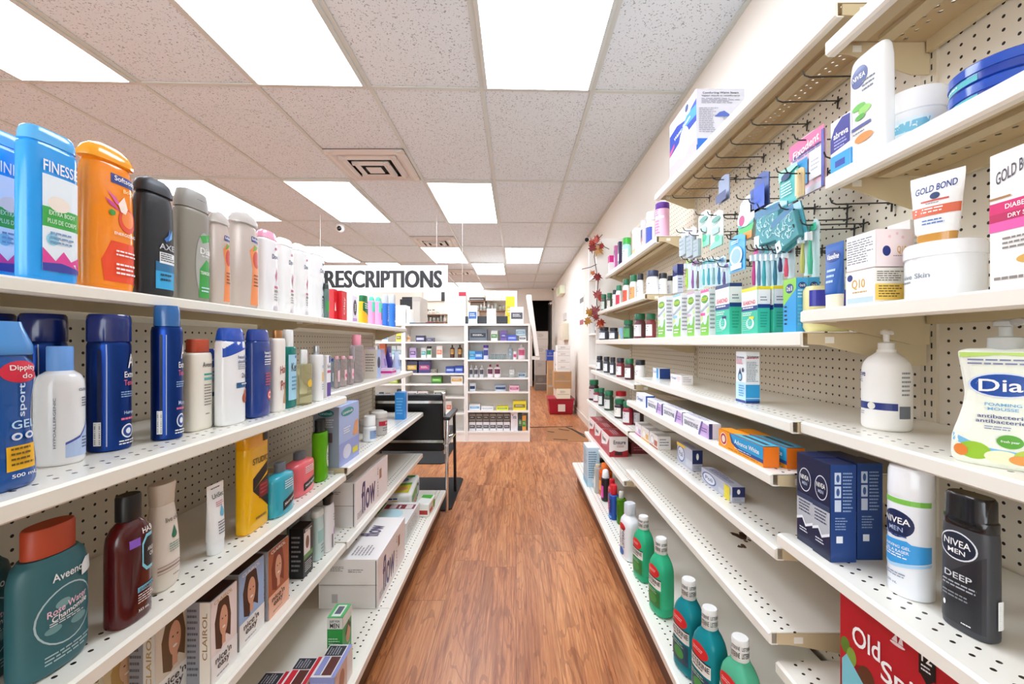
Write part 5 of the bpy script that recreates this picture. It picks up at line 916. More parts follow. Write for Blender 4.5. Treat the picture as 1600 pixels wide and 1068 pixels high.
fix = [('e', 'F', -.45, .5, .48, .40, 'p#4a5a94'), ('e', 'F', -.45, .5, .40, .33, 'p#dfe3ee'), ('t', 'F', 'Poli', -.45, .5, .5, .26, 'p#2a3c74'), ('r', 'F', .2, .1, 1, .45, 'p#c9ccd6'), ('r', 'S', -1, .35, 1, 1, 'p#1f2a5c'), ('e', 'S', 0, .70, .25, .16, W_), ('l', 'S', -.7, .08, .7, .28, 3, 'p#8a8a94'), ('l', 'T', -.7, .2, .7, .8, 3, 'p#6a7094')]
lying(1.50, 1.64, .622, .648, .036, .074, 'denture_cream_box', 'grey and navy denture cream carton with a yellow top corner, standing taller', 'p#b9bccb', fix+[('r', 'F', -1, .86, .1, 1, 'p#f0c42c')])
lying(1.206, 1.405, .613, .648, .036, .044, 'denture_cream_box', 'grey and navy denture cream carton with a yellow patch, alone near the front', 'p#b9bccb', fix+[('r', 'F', .55, 0, .88, .9, 'p#ecd92c')])
# ================================================================ RIGHT: base shelf bottles
z = ZB
P = fit(R_, 937, 911.5, 695, z, .5, Yb=748, box=True)
carton(P, 'mouth_rinse_box', 'tall pale blue carton at the far end of the base shelf', 'p#bcd6e4', [('l', 'F', -.8, .5, .8, .9, 8, 'p#6a8ca4'), ('l', 'S', -.8, .2, .8, .9, 12, 'p#5a7c94'), ('r', 'F', -1, 0, 1, .15, 'p#7cc0dc'), ('r', 'S', -.2, .1, .4, .2, 'p#dfe8ee'), ('r', 'T', -1, 0, 1, 1, 'p#e4edf2')])
lst = lambda: [('e', 'F', -.05, .57, .72, .075, 'p#d8262c'), ('r', 'F', -.8, .36, .8, .49, 'p#f0f0ea'), ('r', 'F', -.8, .485, .8, .50, 'p#17171a'), ('l', 'F', -.5, .55, .4, .59, 2, 'p#f4c8c8'), ('t', 'F', 'LISTERINE', 0, .445, 1.5, .055, 'p#15161a'), ('l', 'F', -.5, .37, .6, .405, 1, 'p#4a5a58'), ('r', 'F', -.75, .12, .75, .34, 'p#2c7c3c'), ('e', 'F', 0, .22, .45, .06, 'p#3f9c4c'), ('l', 'F', -.6, .28, .5, .33, 2, 'p#a9d8b4')]
def listerine(P, label, col, panel='p#2c7c3c', spin=.25, capc='s#e4e4e0'):
    dec = [tuple(panel if c == 'p#2c7c3c' else c for c in dc) for dc in lst()]
    def ex(r, P_):
        w, h = P_['w']/2, P_['h']; m = MB()
        m.lathe([(.795*h, .41*w), (.80*h, .43*w), (.985*h, .42*w), (h, .38*w)], capc, 28); m.build('cap', r)
        s_ = Surf(dict(P_, w=.86*w, d=.86*w), [(.79, 1, 1), (1, .98, .98)], 2.0); t = MB()
        for v, hh in ((.93, .035), (.865, .05)):
            for u in (-1.2, 0.2, 1.6):
                V, f = text2d('LISTERINE'); poly_add(t, [(u+x*1.2, v+y*hh) for x, y in V], f, M('p#15161a'), s_, 'F', .0005, (.3, .3))
        t.build('cap_lettering', r)
    bd = [(0, .82, .8), (.012, .93, .93), (.04, 1, 1), (.10, 1, 1), (.125, .97, .97), (.15, 1, 1), (.50, 1, 1), (.60, .97, .97), (.68, .84, .88), (.74, .62, .74), (.775, .44, .62), (.80, .38, .58)]
    return bottle(P, 'mouthwash_bottle', label, bd, col, None, dec, 3.0, group='mouthwash bottles', spin=spin, extra=ex)
def fitb(Xn, Xf, Yt, Yb, k=.72):
    P = fit(R_, Xn, Xf, Yt, z, k, xf=.49); return P
P = dict(x=.515, y=1.52, z=z, w=.088, d=.064, h=.285, rz=-PI/2, q=1)
def lp(x, y, h=.27, w_=.092): return dict(x=x, y=y, z=z, w=w_, d=.066, h=h, rz=-PI/2, q=1)
listerine(lp(.515, 1.715, .250), 'emerald green mouthwash bottle, farthest of the large ones', 't#3cc892')
listerine(lp(.513, 1.500, .260), 'emerald green mouthwash bottle, second of the large ones', 't#42d09a')
listerine(lp(.502, 1.235, .262), 'dark teal mouthwash bottle, left of its twin near the bottom', 't#1f9aa6', 'p#1c4a64')
listerine(lp(.510, 1.120, .250), 'dark teal mouthwash bottle, right of its twin at the bottom edge', 't#1f9aa6', 'p#1c4a64')
listerine(lp(.535, 1.015, .245), 'light green mouthwash bottle cut by the bottom edge', 't#66cfa6', 'p#2c6c54')
P = fit(R_, 999, 970, 785, z, .72, Yb=868)
bottle(P, 'mouthwash_bottle', 'white mouthwash bottle with a blue drop and grey cap', [(0, .84, .8), (.02, .95, .95), (.05, 1, 1), (.5, 1, 1), (.62, .97, .97), (.70, .84, .88), (.76, .55, .7), (.80, .42, .6)], 'g#eef0f4', ([(.80, .44, .6), (.805, .48, .64), (.985, .46, .62), (1, .4, .55)], 's#c9ccd2'), [('e', 'F', -.1, .58, .6, .06, 'p#d8262c'), ('tv', 'F', 'LISTERINE', .2, .40, .35, .36, 'p#1d1f2c'), ('e', 'F', -.1, .14, .4, .07, 'p#2a6fb8'), ('l', 'F', -.7, .25, -.1, .45, 4, 'p#8a94a8')], 2.8, spin=.2)
goods_row(R_, z, [
 ('rect', 979, 963, 767, .8, 'mouthwash_bottle', 'olive green small mouthwash bottle with a white cap, behind the white one', 't#4f8a1c', ('small', 's#d8d8d2'), [('r', 'F', -.7, .25, .7, .6, 'p#2c5c1c')], {'xf': .53, 't0': .78}),
 ('rect', 967, 951, 757, .8, 'mouthwash_bottle', 'blue childrens rinse bottle with a red cap', 's#1f4fa4', ('disc', 's#d01f2c'), [('r', 'F', -.8, .2, .8, .6, 'p#16347c'), ('tv', 'F', 'Act', 0, .4, .8, .3, 'p#e06a74'), ('r', 'F', -.8, .05, .8, .12, 'p#58a0dc')], {'Yb': 808, 't0': .72}),
 ('rect', 963, 950, 748, .8, 'mouthwash_bottle', 'red-capped rinse bottle behind the blue one', 's#c9485c', ('disc', 's#c81f2c'), [('r', 'F', -.8, .2, .8, .6, 'p#8a2c4c')], {'xf': .525, 't0': .74}),
 ('rect', 954, 939, 733, .8, 'mouthwash_bottle', 'black and magenta rinse bottle with a white nozzle cap', 's#1d1418', ('dome', 's#eef0f0'), [('r', 'F', -.8, .12, .8, .5, 'p#d84aa4'), ('tv', 'F', 'Act', 0, .58, .6, .2, 'p#d83c4c')], {'Yb': 780, 't0': .74}),
 ('rect', 957, 936, 724, .8, 'mouthwash_bottle', 'orange rinse bottle with an orange cap', 't#f0641c', ('disc', 's#f0782c'), [('r', 'F', -.7, .2, .7, .5, 'p#f4a03c')], {'xf': .52, 't0': .78}),
 ('rect', 940, 928, 725, .8, 'mouthwash_bottle', 'clear pale bottle beside the tall pale blue carton', 'f#e2e0d6', ('disc', 's#c9bea4'), [('r', 'F', -.7, .2, .7, .6, 'p#eef0ea')], {'Yb': 768}),
 ('round', 946, 934, 716, .8, 'pill_bottle', 'small dark-capped jar behind the orange rinse bottle', 's#dcdad4', ('wide', 's#1d1f22'), [('r', 'F', -.8, .2, .8, .6, 'p#b9b4a8')], {'xf': .58}),
], .50)
# ================================================================ RIGHT far bay: jars and nutrition cartons
def vit(side, zz, Xn, Xf, Yt, label, body, lid, band, xf=None, Yb=None, t0=.76, band2=None):
    P = fit(side, Xn, Xf, Yt, zz, 1, xf=xf, Yb=Yb, rnd=True)
    return bottle(P, 'vitamin_bottle', label, [(0, .92), (.02, .99), (.05, 1), (.4, 1), (.60, 1), (.68, .92), (.73, .80), (t0, .78)], body, ([(t0, .86), (t0+.005, .90), (.98, .89), (1, .82)], lid), [('r', 'F', -1.5, .10, 1.5, .56, band), ('r', 'F', -1.5, .10, 1.5, .20, band2 or band), ('l', 'F', -.8, .26, .9, .5, 3, 'p#4a4a52')], 2.0, n=20)
G, K, Wt = 's#1f6b46', 's#24242c', 's#f0efec'
for a in [
 (1.645, 1025, 1009, 332, 'white tub with a blue band behind the pink tub', Wt, 's#e9e4f0', 'p#3a4fae', .74),
 (1.645, 987, 972, 372, 'pale teal jar with a bright green lid on the far top shelf', 's#a9dcd4', 's#3fae3c', 'p#e0f0ec', .735),
 (1.352, 1030, 1009.7, 423, 'white tub with a navy label rim at the near end of the second shelf', Wt, 's#30344e', 'p#e4e6ec', .70),
 (1.352, 1043, 1029, 427, 'white tub with a dark lid behind the first one', Wt, K, 'p#e0dfe4', .76),
 (1.352, 1052, 1042, 431, 'small white bottle with a dark lid beside the blue carton', Wt, K, 'p#dcdce4', .82),
 (1.352, 1006, 995, 428, 'white bottle with a dark lid, third from the near end', Wt, K, 'p#e6d8d8', .70),
 (1.352, 996, 984, 430, 'white bottle with a green lid and orange label', Wt, G, 'p#e89a5c', .70),
 (1.352, 984, 973, 436, 'bottle with an orange-red label in the middle of the second shelf', Wt, G, 'p#d8583c', .70),
 (1.352, 972, 962, 446, 'small bottle with a crimson band on the second shelf', Wt, 's#2f7a58', 'p#cf2f4c', .70),
 (1.352, 964, 957, 453, 'small black-lidded bottle on the second shelf', Wt, K, 'p#e9e4e0', .70),
 (1.352, 957, 948, 458, 'small green-lidded bottle left of the black-lidded one', 's#4f5a4c', G, 'p#d8d4cc', .70),
 (1.352, 948, 939, 460, 'green-lidded bottle at the far end of the second shelf', 's#4a564c', G, 'p#cfd4cc', .665),
 (1.126, 1025, 1009, 490, 'green-lidded bottle with a white label next to the denture boxes', 's#8a3a3c', G, 'p#eeecec', .70),
 (1.126, 1009, 990.6, 490, 'tall green-lidded bottle on the third shelf, second from the near end', 's#6a3c40', G, 'p#e9e4e4', .70),
 (1.126, 990, 974, 500, 'dark green bottle with a green lid on the third shelf', 's#2c4c38', G, 'p#4f9c5c', .67),
 (1.126, 966, 952, 512, 'dark-lidded jar with a white label on the third shelf', 's#40424c', K, 'p#e4e6ec', .66),
 (1.126, 951.7, 936, 511, 'dark-lidded jar at the far end of the third shelf', 's#40424c', K, 'p#e4e6ec', .63),
 (.890, 1009, 992, 562, 'white jar with a dark lid at the near end of the mid-height shelf', Wt, K, 'p#efe4e2', .66),
 (.890, 991, 976, 560, 'green-lidded dark bottle beside the white jar at mid height', 's#55282c', G, 'p#e9e6e6', .63),
 (.890, 976, 963, 559, 'black-lidded bottle with a crimson base at mid height', 's#7c2a34', K, 'p#e9e6e6', .63),
 (.890, 962, 953, 558, 'black-lidded white bottle in the middle of the mid-height row', 's#40424c', K, 'p#eceef2', .63),
 (.890, 953, 943, 557, 'black-lidded white bottle, second from the far end at mid height', 's#40424c', K, 'p#eceef2', .63),
 (.890, 942, 932, 556, 'black-lidded white bottle at the far end of the mid-height row', 's#40424c', K, 'p#eceef2', .63),
]:
    vit(R_, *a[:8], xf=a[8])
for a in [
 (.656, 1006, 990, 628, 'dark bottle with a grey label, last of three in front', 's#3c2024', K, 'p#b9b4b4', .64),
 (.656, 979.6, 961, 611, 'white jar with a bright red lid behind the green lids', Wt, 's#c8202c', 'p#efe6e0', .66),
 (.656, 990, 973, 627, 'green-lidded red bottle, middle of three in front', 's#8c1f2c', G, 'p#e4dede', None),
 (.656, 977, 960, 623, 'green-lidded white-labelled bottle, first of three in front', 's#33222a', G, 'p#efece2', None),
 (.656, 959, 944, 610, 'green-lidded bottle in the cluster, nearest', 's#3a4a34', G, 'p#dcdcd8', None),
 (.656, 945, 935, 606, 'green-lidded bottle in the cluster, middle', 's#33343a', G, 'p#e0e4e0', None),
 (.656, 940, 927, 607, 'green-lidded bottle with a crimson base, cluster far side', 's#8c1f2c', G, 'p#e4e0e0', None),
 (.656, 936, 920, 593, 'dark red bottle with a green lid at the far end of the fifth shelf', 's#3c181c', G, 'p#d8c9c9', .572),
]:
    vit(R_, *a[:8], xf=a[8] or .588, Yb=None)
P = fit(R_, 1046, 1024, 318, 1.645, 1, xf=.735, rnd=True)
bottle(P, 'fibre_tub', 'pink tub with a purple screw lid at the end of the far top shelf', [(0, .95), (.02, 1), (.4, 1), (.82, 1)], 's#e9b4cc', ([(.82, .98), (.83, 1.02), (.98, 1), (1, .9)], 's#5a2a8c'), [('r', 'F', -1.5, .55, 1.5, .62, 'p#f4dce6'), ('l', 'F', -.8, .6, .8, .8, 3, 'p#d05a94'), ('r', 'F', -.9, .12, -.2, .32, 'p#5a3a94'), ('l', 'F', -.1, .1, .9, .5, 5, 'p#c06a9c')], 2.0)
goods_row(R_, 1.645, [
 ('box', 1009, 1001, 345, .6, 'health_box', 'orange and dark box beside the white tub on the far top shelf', 'p#d8d0dc', None, [('r', 'F', -1, .3, 1, .7, 'p#2a2c6c'), ('e', 'F', 0, .3, .5, .14, 'p#e8803c')], {'xf': .74}),
 ('box', 1001, 988, 358, .6, 'health_box', 'white carton with an orange foot on the far top shelf', 'p#f2efec', None, [('r', 'F', -1, 0, 1, .2, 'p#e8a04c')], {}),
 ('box', 972, 965, 378, .6, 'health_box', 'dark slim box on the far top shelf', 'p#3a2a4c', None, [('r', 'F', -1, .2, 1, .5, 'p#d8c9e0')], {}),
 ('box', 965, 959, 384, .6, 'health_box', 'magenta slim box on the far top shelf', 'p#c06aa0', None, [('r', 'F', -1, .5, 1, .8, 'p#6a2a6c')], {}),
 ('box', 959, 950, 400, .6, 'health_box', 'small white box with a bright pink top at the far end', 'p#e9e0e4', None, [('r', 'F', -1, .6, 1, 1, 'p#d01f84'), ('r', 'S', -1, .6, 1, 1, 'p#d01f84')], {}),
], .722)
goods_row(R_, 1.352, [('box', 1068, 1051, 414, .5, 'vitamin_box', 'navy and white carton standing right of the white tubs', 'p#d4daea', None, [('r', 'F', -1, .6, 1, 1, 'p#1f2a6c'), ('r', 'S', -1, .6, 1, 1, 'p#1f2a6c'), ('l', 'S', -.7, .1, .7, .5, 4, 'p#6a7094')], {'xf': .80})], .80)
goods_row(R_, 1.126, [('box', 973, 967, 512, .7, 'vitamin_box', 'small blue and yellow box between dark-lidded jar and green bottle', 'p#9cc4e0', None, [('r', 'F', -1, 0, 1, .4, 'p#f0c95c')], {'xf': .67})], .67)
def ensure(y, x, label, z_=.402):
    P = dict(x=x, y=y, z=z_, w=.225, d=.115, h=.125, rz=-PI/2, q=1)
    return carton(P, 'nutrition_drink_carton', label, 'p#efe6e2', [('r', 'F', -1, 0, 1, .25, 'p#b01c2c'), ('p', 'F', [(-1, .25), (1, .25), (1, .95), (.4, .5)], 'p#b8202e'), ('t', 'F', 'Ensure', -.35, .66, .9, .24, 'p#3a3038'), ('r', 'S', -1, 0, 1, .24, 'p#a81a28'), ('p', 'S', [(-1, .2), (-.5, .32), (.2, .24), (1, .34), (1, .2)], 'p#a81a28'), ('r', 'S', -.4, .08, .4, .26, 'p#3a1418'), ('t', 'S', 'Ensure', .1, .72, 1.3, .20, 'p#2c262c'), ('l', 'S', -.2, .44, .6, .56, 2, 'p#c0606c'), ('r', 'T', -1, 0, 1, 1, 'p#b2303a'), ('r', 'T', -.8, .25, .8, .7, 'p#c9606a'), ('l', 'T', -.7, .3, .7, .65, 3, 'p#f0dada')], group='nutrition drink cartons')
ensure(2.725, .573+.058, 'red and white nutrition carton, nearest of three in line')
ensure(2.965, .573+.058, 'red and white nutrition carton, middle of three in line')
ensure(3.205, .573+.058, 'red and white nutrition carton, farthest of three in line')
for y, lab in ((2.76, 'dark red wrapped carton behind the nutrition drinks, nearer one'), (3.0, 'dark red wrapped carton behind the nutrition drinks, farther one')):
    carton(dict(x=.79, y=y, z=.402, w=.22, d=.14, h=.075, rz=-PI/2, q=1), 'nutrition_drink_carton', lab, 'p#6c1c24', [('l', 'S', -.8, .3, .8, .7, 2, 'p#b0606a'), ('r', 'S', -1, 0, 1, .12, 'p#c9b9b4')])
# ================================================================ RIGHT: hooks and hanging goods
WIRE = mat_plain('black_wire', '#2a2724', .4, 5, .05)
def hook(y, zz, x0=.745, label=None, group='pegboard hooks'):
    r = thing('peg_hook', label or 'black wire hook on the upper right pegboard under the high shelf', 'hook', (PEGX-.003, y, zz), group=group); L = PEGX-.003-x0
    MB().tube([(0, 0, 0), (-L*.9, 0, -.004), (-L*.97, 0, .0), (-L, 0, .012)], .0019, WIRE, 6).build('arm', r)
    m = MB(); m.tube([(-.001, -.012, 0), (-.004, -.012, 0), (-.004, .012, 0), (-.001, .012, 0)], .0022, WIRE, 6); m.tube([(-.003, 0, .012), (-.005, 0, -.022)], .0022, WIRE, 6); m.build('clip', r)
    return r
for y in (1.09, 1.203, 1.33, 1.459, 1.564, 1.657, 1.76, 1.88, 2.0): hook(y, 1.785, .735, 'empty black wire hook in the top row under the high shelf', 'top row peg hooks')
for y in (1.05, 1.39, 1.56, 1.75): hook(y, 1.56, .76, 'black wire hook in the middle of the right pegboard', 'middle row peg hooks')
for y in (1.03, 1.17, 1.96, 2.06): hook(y, 1.44, .76, 'black wire hook low on the right pegboard', 'lower row peg hooks')
hook(1.0, 1.30, .74, 'lowest black wire hook above the blue floss cartons', 'lowest peg hooks')
def pack(X1, X0, Y0, Y1, x, label, card, deco, name='dental_pack', cat='pack', kind='card', tilt=0.0, th=.010, nhook=True):
    """carded pack hanging from its own hook, outline X0..X1, Y0..Y1 in the photograph, at distance x from the aisle centre"""
    ya, yb = x*F/(X1-PX), x*F/(X0-PX); y = (ya+yb)/2; w_ = yb-ya
    z1, z0 = EYE+(PY-Y0)*y/F, EYE+(PY-Y1)*y/F; h = z1-z0
    P = dict(x=x+th/2, y=y, z=z0, w=w_, d=th, h=h, rz=-PI/2, q=1)
    root = thing(name, label, cat, (P['x'], y, z0), -PI/2)
    if tilt: root.rotation_euler = (0, tilt, -PI/2)
    m = MB(); hw = w_/2
    m.prism([(-hw, 0), (hw, 0), (hw, h*.9), (hw*.35, h), (-hw*.35, h), (-hw, h*.9)], 'y', -.0015+th/2-.002, th/2, card); o = m.build('card', root)
    S = Surf(dict(P, d=th-.006)); 
    if kind == 'blister':
        MB().box(-hw*.8, hw*.8, -th/2-.004, th/2-.004, h*.06, h*.72, deco[0]).build('blister', root, bevel=.002)
        S = Surf(dict(P, d=th+.008)); decals(o, S, deco[1:])
    else: decals(o, S, deco)
    if nhook: hook(y, z1-.012-.1*h*0, x-.03, 'black wire hook holding a carded pack', 'hooks holding packs')
    return root, P
pack(1286, 1232, 210, 304, .800, 'pink and blue carded pack with small boxes printed on it', 'p#e9c4d4', [('r', 'F', -1, .72, 1, .97, 'p#e8729c'), ('r', 'F', -1, 0, 1, .10, 'p#d9dcea'), ('r', 'F', -.5, .18, .1, .62, 'p#2f8fc4'), ('r', 'F', .2, .2, .85, .66, 'p#f0f0f2'), ('ti', 'F', 'Fixodent', 0, .80, 1.5, .13, W_, .06), ('l', 'F', -.8, .64, .9, .74, 3, 'p#3a5aa8'), ('r', 'F', .86, 0, 1, .9, 'p#5a62ae'), ('l', 'F', .3, .3, .8, .5, 3, 'p#b9b9c4')])
pack(1243, 1215, 262, 318, .790, 'teal carded pack overlapping the pink and blue one', 'p#48b4b0', [('p', 'F', [(-1, .7), (1, .9), (1, 1), (-1, 1)], 'p#9cdcc0'), ('e', 'F', -.2, .78, .5, .1, 'p#1f3f6c'), ('l', 'F', -.7, .2, .7, .6, 5, 'p#d8f0ee')])
pack(1250, 1238, 262, 307, .765, 'slim pack of pale wooden dental sticks', 's#d8c08c', [('r', 'F', -.6, .05, -.2, .95, 'p#e9d9a9'), ('r', 'F', .1, .05, .5, .95, 'p#c9ae78')], th=.014)
pack(1193, 1171, 270, 326, .775, 'royal blue floss dispenser pack with a grey-blue hanger', 's#4a5c94', [('r', 'F', -1, .0, 1, .62, 'p#1f4fb4'), ('r', 'F', -.8, .05, -.5, .6, 'p#16397c')], th=.02)
pack(1133, 1117, 274, 315, .765, 'small navy and grey dispenser hanging alone near the shelf end', 's#8a94ac', [('r', 'F', -1, 0, 1, .34, 'p#1a2a64')], th=.018)
pack(1180, 1149, 304, 374, .775, 'white oval floss pack with a magenta dot and green foot', 'p#f0f2f0', [('e', 'F', 0, .48, .85, .30, 'p#e6f2ee'), ('e', 'F', -.4, .46, .3, .12, 'p#b51f6c'), ('p', 'F', [(-.8, .3), (.8, .3), (.6, .12), (-.6, .12)], 'p#3fb45c'), ('r', 'F', -.6, .0, .6, .16, 'p#e88a1c'), ('p', 'F', [(-.8, .4), (0, .28), (.8, .4), (.7, .3), (-.7, .3)], 'p#3fa89c'), ('ti', 'F', 'Reach', .1, .84, .9, .1, 'p#8a94a4', .03)], th=.02)
for X1, X0, lab, tl in ((1221, 1178, 'teal clear bag of floss picks, left one', .05), (1256, 1214, 'teal clear bag of floss picks, right one tilted away', -.30)):
    r, P = pack(X1, X0, 318, 384, .765 if tl > 0 else .752, lab, 'f#5cb4c4', ['f#7cccd4', ('r', 'F', -.9, .72, .9, .90, 'p#2a6f94'), ('r', 'F', -.9, .04, -.5, .3, 'p#e4f0f4')], kind='blister', tilt=tl, th=.016)
    m = MB(); rr = random.Random(3)
    for i in range(26):
        cx, cz = (rr.random()-.5)*P['w']*.62, P['h']*(.14+.5*rr.random()); a = rr.random()*PI
        pts = [(cx+.008*math.cos(a+t), -P['d']/2-.0050, cz+.008*math.sin(a+t)) for t in (0, .9, 1.8, 2.7)]
        m.tube(pts, .0009, 's#d8f0f4', 5)
    m.build('floss_pick', r)['kind'] = 'stuff'
for X1, X0, lab in ((1107, 1089, 'white and mint carded floss pack, left of two'), (1127, 1108, 'white and mint carded floss pack, right of two')):
    pack(X1, X0, 330, 386, .775, lab, 'p#dff0e8', [('p', 'F', [(-1, .1), (1, .3), (1, 0), (-1, 0)], 'p#7cd4ac'), ('e', 'F', 0, .78, .7, .07, 'p#4a8c7c'), ('r', 'F', -.7, .38, .5, .56, 'p#9cb4b0'), ('l', 'F', -.7, .6, .7, .7, 2, 'p#6aa894'), ('e', 'F', .2, .24, .4, .1, 'p#3fb48c')])
for X1, X0, Y0, Y1, lab, c in ((1073, 1061, 358, 402, 'clear blister pack at the far end of the hanging goods', 'p#e0e6ea'), (1084, 1072, 355, 404, 'pale lilac blister pack at the far end of the hanging goods', 'p#d8d0e4'), (1093, 1083, 362, 404, 'cream blister pack beside the mint cards', 'p#e4dcc4')):
    pack(X1, X0, Y0, Y1, .765, lab, c, ['f#d8e6ea', ('l', 'F', -.6, .2, .6, .6, 3, 'p#8aa0a8')], kind='blister', th=.014)
pack(1161, 1137, 367, 424, .765, 'sky blue and white carded brush head pack', 'p#4fa8e0', [('e', 'F', 0, .42, .8, .26, 'p#cfe0ee'), ('e', 'F', 0, .42, .6, .2, 'p#8fb4dc'), ('r', 'F', -.7, .06, .7, .2, 'p#e6eef4'), ('l', 'F', -.6, .75, .6, .85, 2, W_)])
def brush_pack(X1, X0, Y0, Y1, x, label, ch, cc='p#cfe4e8'):
    r, P = pack(X1, X0, Y0, Y1, x, label, cc, [('r', 'F', -.9, .80, .9, .93, ch)], name='toothbrush_pack', cat='toothbrush', th=.012)
    h, hh = P['h'], -P['d']/2-.004
    m = MB(); m.tube([(0, hh, h*.04), (.002, hh-.002, h*.25), (-.001, hh, h*.45), (0, hh, h*.62), (0, hh, h*.76)], [.0045, .0062, .0045, .0032, .0030], ch, 8); m.build('handle', r)
    m = MB(); m.box(-.0055, .0055, hh-.002, hh+.002, h*.62, h*.78, W_); m.box(-.005, .005, hh-.012, hh-.002, h*.63, h*.77, 's#dfeaf4'); m.build('bristle_head', r)
for X1, X0, Y0, Y1, lab, c in (
 (1184, 1176, 384, 448, 'magenta and white toothbrush in its carded pack', 's#c0307c'), (1192, 1184, 382, 449, 'grey toothbrush pack beside the magenta one', 's#5a7c94'), (1200, 1192, 382, 450, 'teal toothbrush pack, middle of the cluster', 's#2f9ca4'),
 (1209, 1200, 382, 449, 'light grey and teal toothbrush pack in the cluster', 's#9cb4bc'), (1218, 1209, 382, 448, 'dark teal toothbrush pack at the right of the cluster', 's#1f6c84'), (1225, 1218, 388, 426, 'navy toothbrush pack half hidden in the cluster', 's#2a2c5c'),
 (1236, 1226, 385, 434, 'pink-red toothbrush pack standing apart on the pegboard', 's#d84a64'), (1262, 1251, 350, 430, 'yellow-green toothbrush pack with a mint cap', 's#b9b45c'), (1274, 1263, 342, 432, 'tan toothbrush pack with a green top, rightmost', 's#3fb48c'),
 (1105, 1097, 404, 447, 'pale teal toothbrush pack in the far cluster', 's#5ab4b4'), (1113, 1105, 402, 447, 'aqua toothbrush pack in the far cluster', 's#3f9cac'), (1121, 1113, 402, 446, 'grey-green toothbrush pack in the far cluster', 's#7ca4a4'),
 (1130, 1121, 400, 446, 'blue toothbrush pack in the far cluster', 's#2f6c94'), (1137, 1130, 410, 448, 'violet toothbrush pack in the far cluster', 's#5c4a84'), (1079, 1071, 400, 452, 'lime green toothbrush pack near the far end', 's#9cc43c'),
 (1088, 1080, 404, 452, 'purple toothbrush pack near the far end', 's#8a4a8c'), (1096, 1088, 406, 452, 'brown-grey toothbrush pack near the far end', 's#6a5c5c')):
    brush_pack(X1, X0, Y0, Y1, .775, lab, c)
# ================================================================ LEFT base shelf, far end
P = dict(x=-(.513+.085), y=2.13, z=ZB, w=.27, d=.17, h=.10, rz=PI/2, q=-1)
carton(P, 'care_kit_carton', 'white care carton with a pale blue circle and maroon strip on top', 'p#e4e4e2', [('e', 'T', -.2, .62, .5, .34, 'p#bfe4ee'), ('r', 'T', .3, .05, .75, .95, 'p#7c2434'), ('r', 'T', .33, .12, .72, .32, 'p#e0d0d0'), ('r', 'T', .33, .6, .72, .8, 'p#cdb9b9'), ('l', 'T', .36, .4, .7, .52, 1, W_), ('l', 'S', -.8, .2, .8, .8, 4, 'p#7c8484'), ('l', 'F', -.9, .2, .9, .8, 5, 'p#a9b4b4')])
def pouch(x, y, z0, w_, d_, h_, label, dec, body, rz=0.0):
    P = dict(x=x, y=y, z=z0, w=w_, d=d_, h=h_, rz=PI/2, q=-1)
    o = carton(P, 'wipes_pack', label, body, dec, cat='pack', spin=rz)
    bv = o.children[0].modifiers['bevel']; bv.width = h_*.12; bv.segments = 4
    return o
HG = [('r', 'F', -.86, .15, .1, .45, 'p#c02a2c'), ('t', 'F', 'HUGGIES', -.38, .30, .85, .22, W_), ('r', 'F', -.86, .5, .1, .85, 'p#6aa83c'), ('e', 'F', .45, .5, .32, .32, 'p#2f3f9c'), ('e', 'F', .45, .5, .2, .2, 'p#f0f2ee'), ('p', 'F', [(.12, .12), (.3, .12), (.4, .88), (.2, .88)], 'p#4fae3c'),
      ('p', 'S', [(-.8, .15), (.8, .15), (.8, .5), (-.8, .75)], 'p#4fae3c'), ('e', 'S', .1, .5, .35, .25, 'p#f0c94c'), ('l', 'S', -.5, .7, .6, .85, 1, 'p#2f3f9c'), ('p', 'T', [(-.85, .1), (-.1, .1), (-.3, .9), (-.85, .9)], 'p#d6cc3c'), ('p', 'T', [(-.1, .1), (.1, .1), (-.1, .9), (-.3, .9)], 'p#5aa83c'), ('e', 'T', .4, .5, .25, .25, 'p#4a7cc0'), ('e', 'T', -.5, .35, .15, .2, 'p#e0a070'), ('p', 'T', [(.65, .1), (.85, .1), (.85, .9), (.5, .9)], 'p#3f9c3c')]
pouch(-.685, 2.48, ZB, .36, .20, .125, 'soft white and green pack of baby wipes at the end of the base shelf', HG, 'p#eef0ec', .10)
pouch(-.505, 2.385, ZB, .15, .075, .075, 'small white and green flow-wrapped pack in front of the baby wipes', [('r', 'F', -.8, .2, .1, .5, 'p#c0342c'), ('e', 'F', .5, .5, .3, .3, 'p#3f9c3c'), ('e', 'F', .1, .75, .18, .12, 'p#f0c94c'), ('p', 'T', [(-.8, .1), (-.2, .1), (0, .9), (-.8, .9)], 'p#f0f2ee'), ('p', 'T', [(.0, .1), (.8, .1), (.8, .9), (.2, .9)], 'p#4fae3c'), ('r', 'S', -.8, .2, .8, .5, 'p#b0342c')], 'p#eef0ea', -.05)
# ================================================================ bookcases at the pharmacy counter
BY = 4.75
def z_at(Y, y=BY): return EYE+(PY-Y)*y/F
def x_at(X, y=BY): return (X-PX)*y/F
def bookcase(x0, x1, zs, label):
    r = thing('bookcase', label, 'bookcase', ((x0+x1)/2, BY, 0)); h = (x1-x0)/2; D = .27; t = .018; zt = 1.318
    for s in (-1, 1): MB().box(min(s*h, s*(h-.02)), max(s*h, s*(h-.02)), 0, D, 0, zt-.022, WOODW).build('side_panel', r)
    MB().box(-h, h, -.004, D, zt-.022, zt, WOODW).build('top_panel', r)
    MB().box(-h+.02, h-.02, D-.008, D-.001, .02, zt-.022, WOODW).build('back_panel', r)
    MB().box(-h+.02, h-.02, .01, .025, 0, zs[0]-t, WOODW).build('plinth', r)
    for z_ in zs: MB().box(-h+.02, h-.02, .001, D-.008, z_-t, z_, WOODW).build('shelf_board', r)
    return r
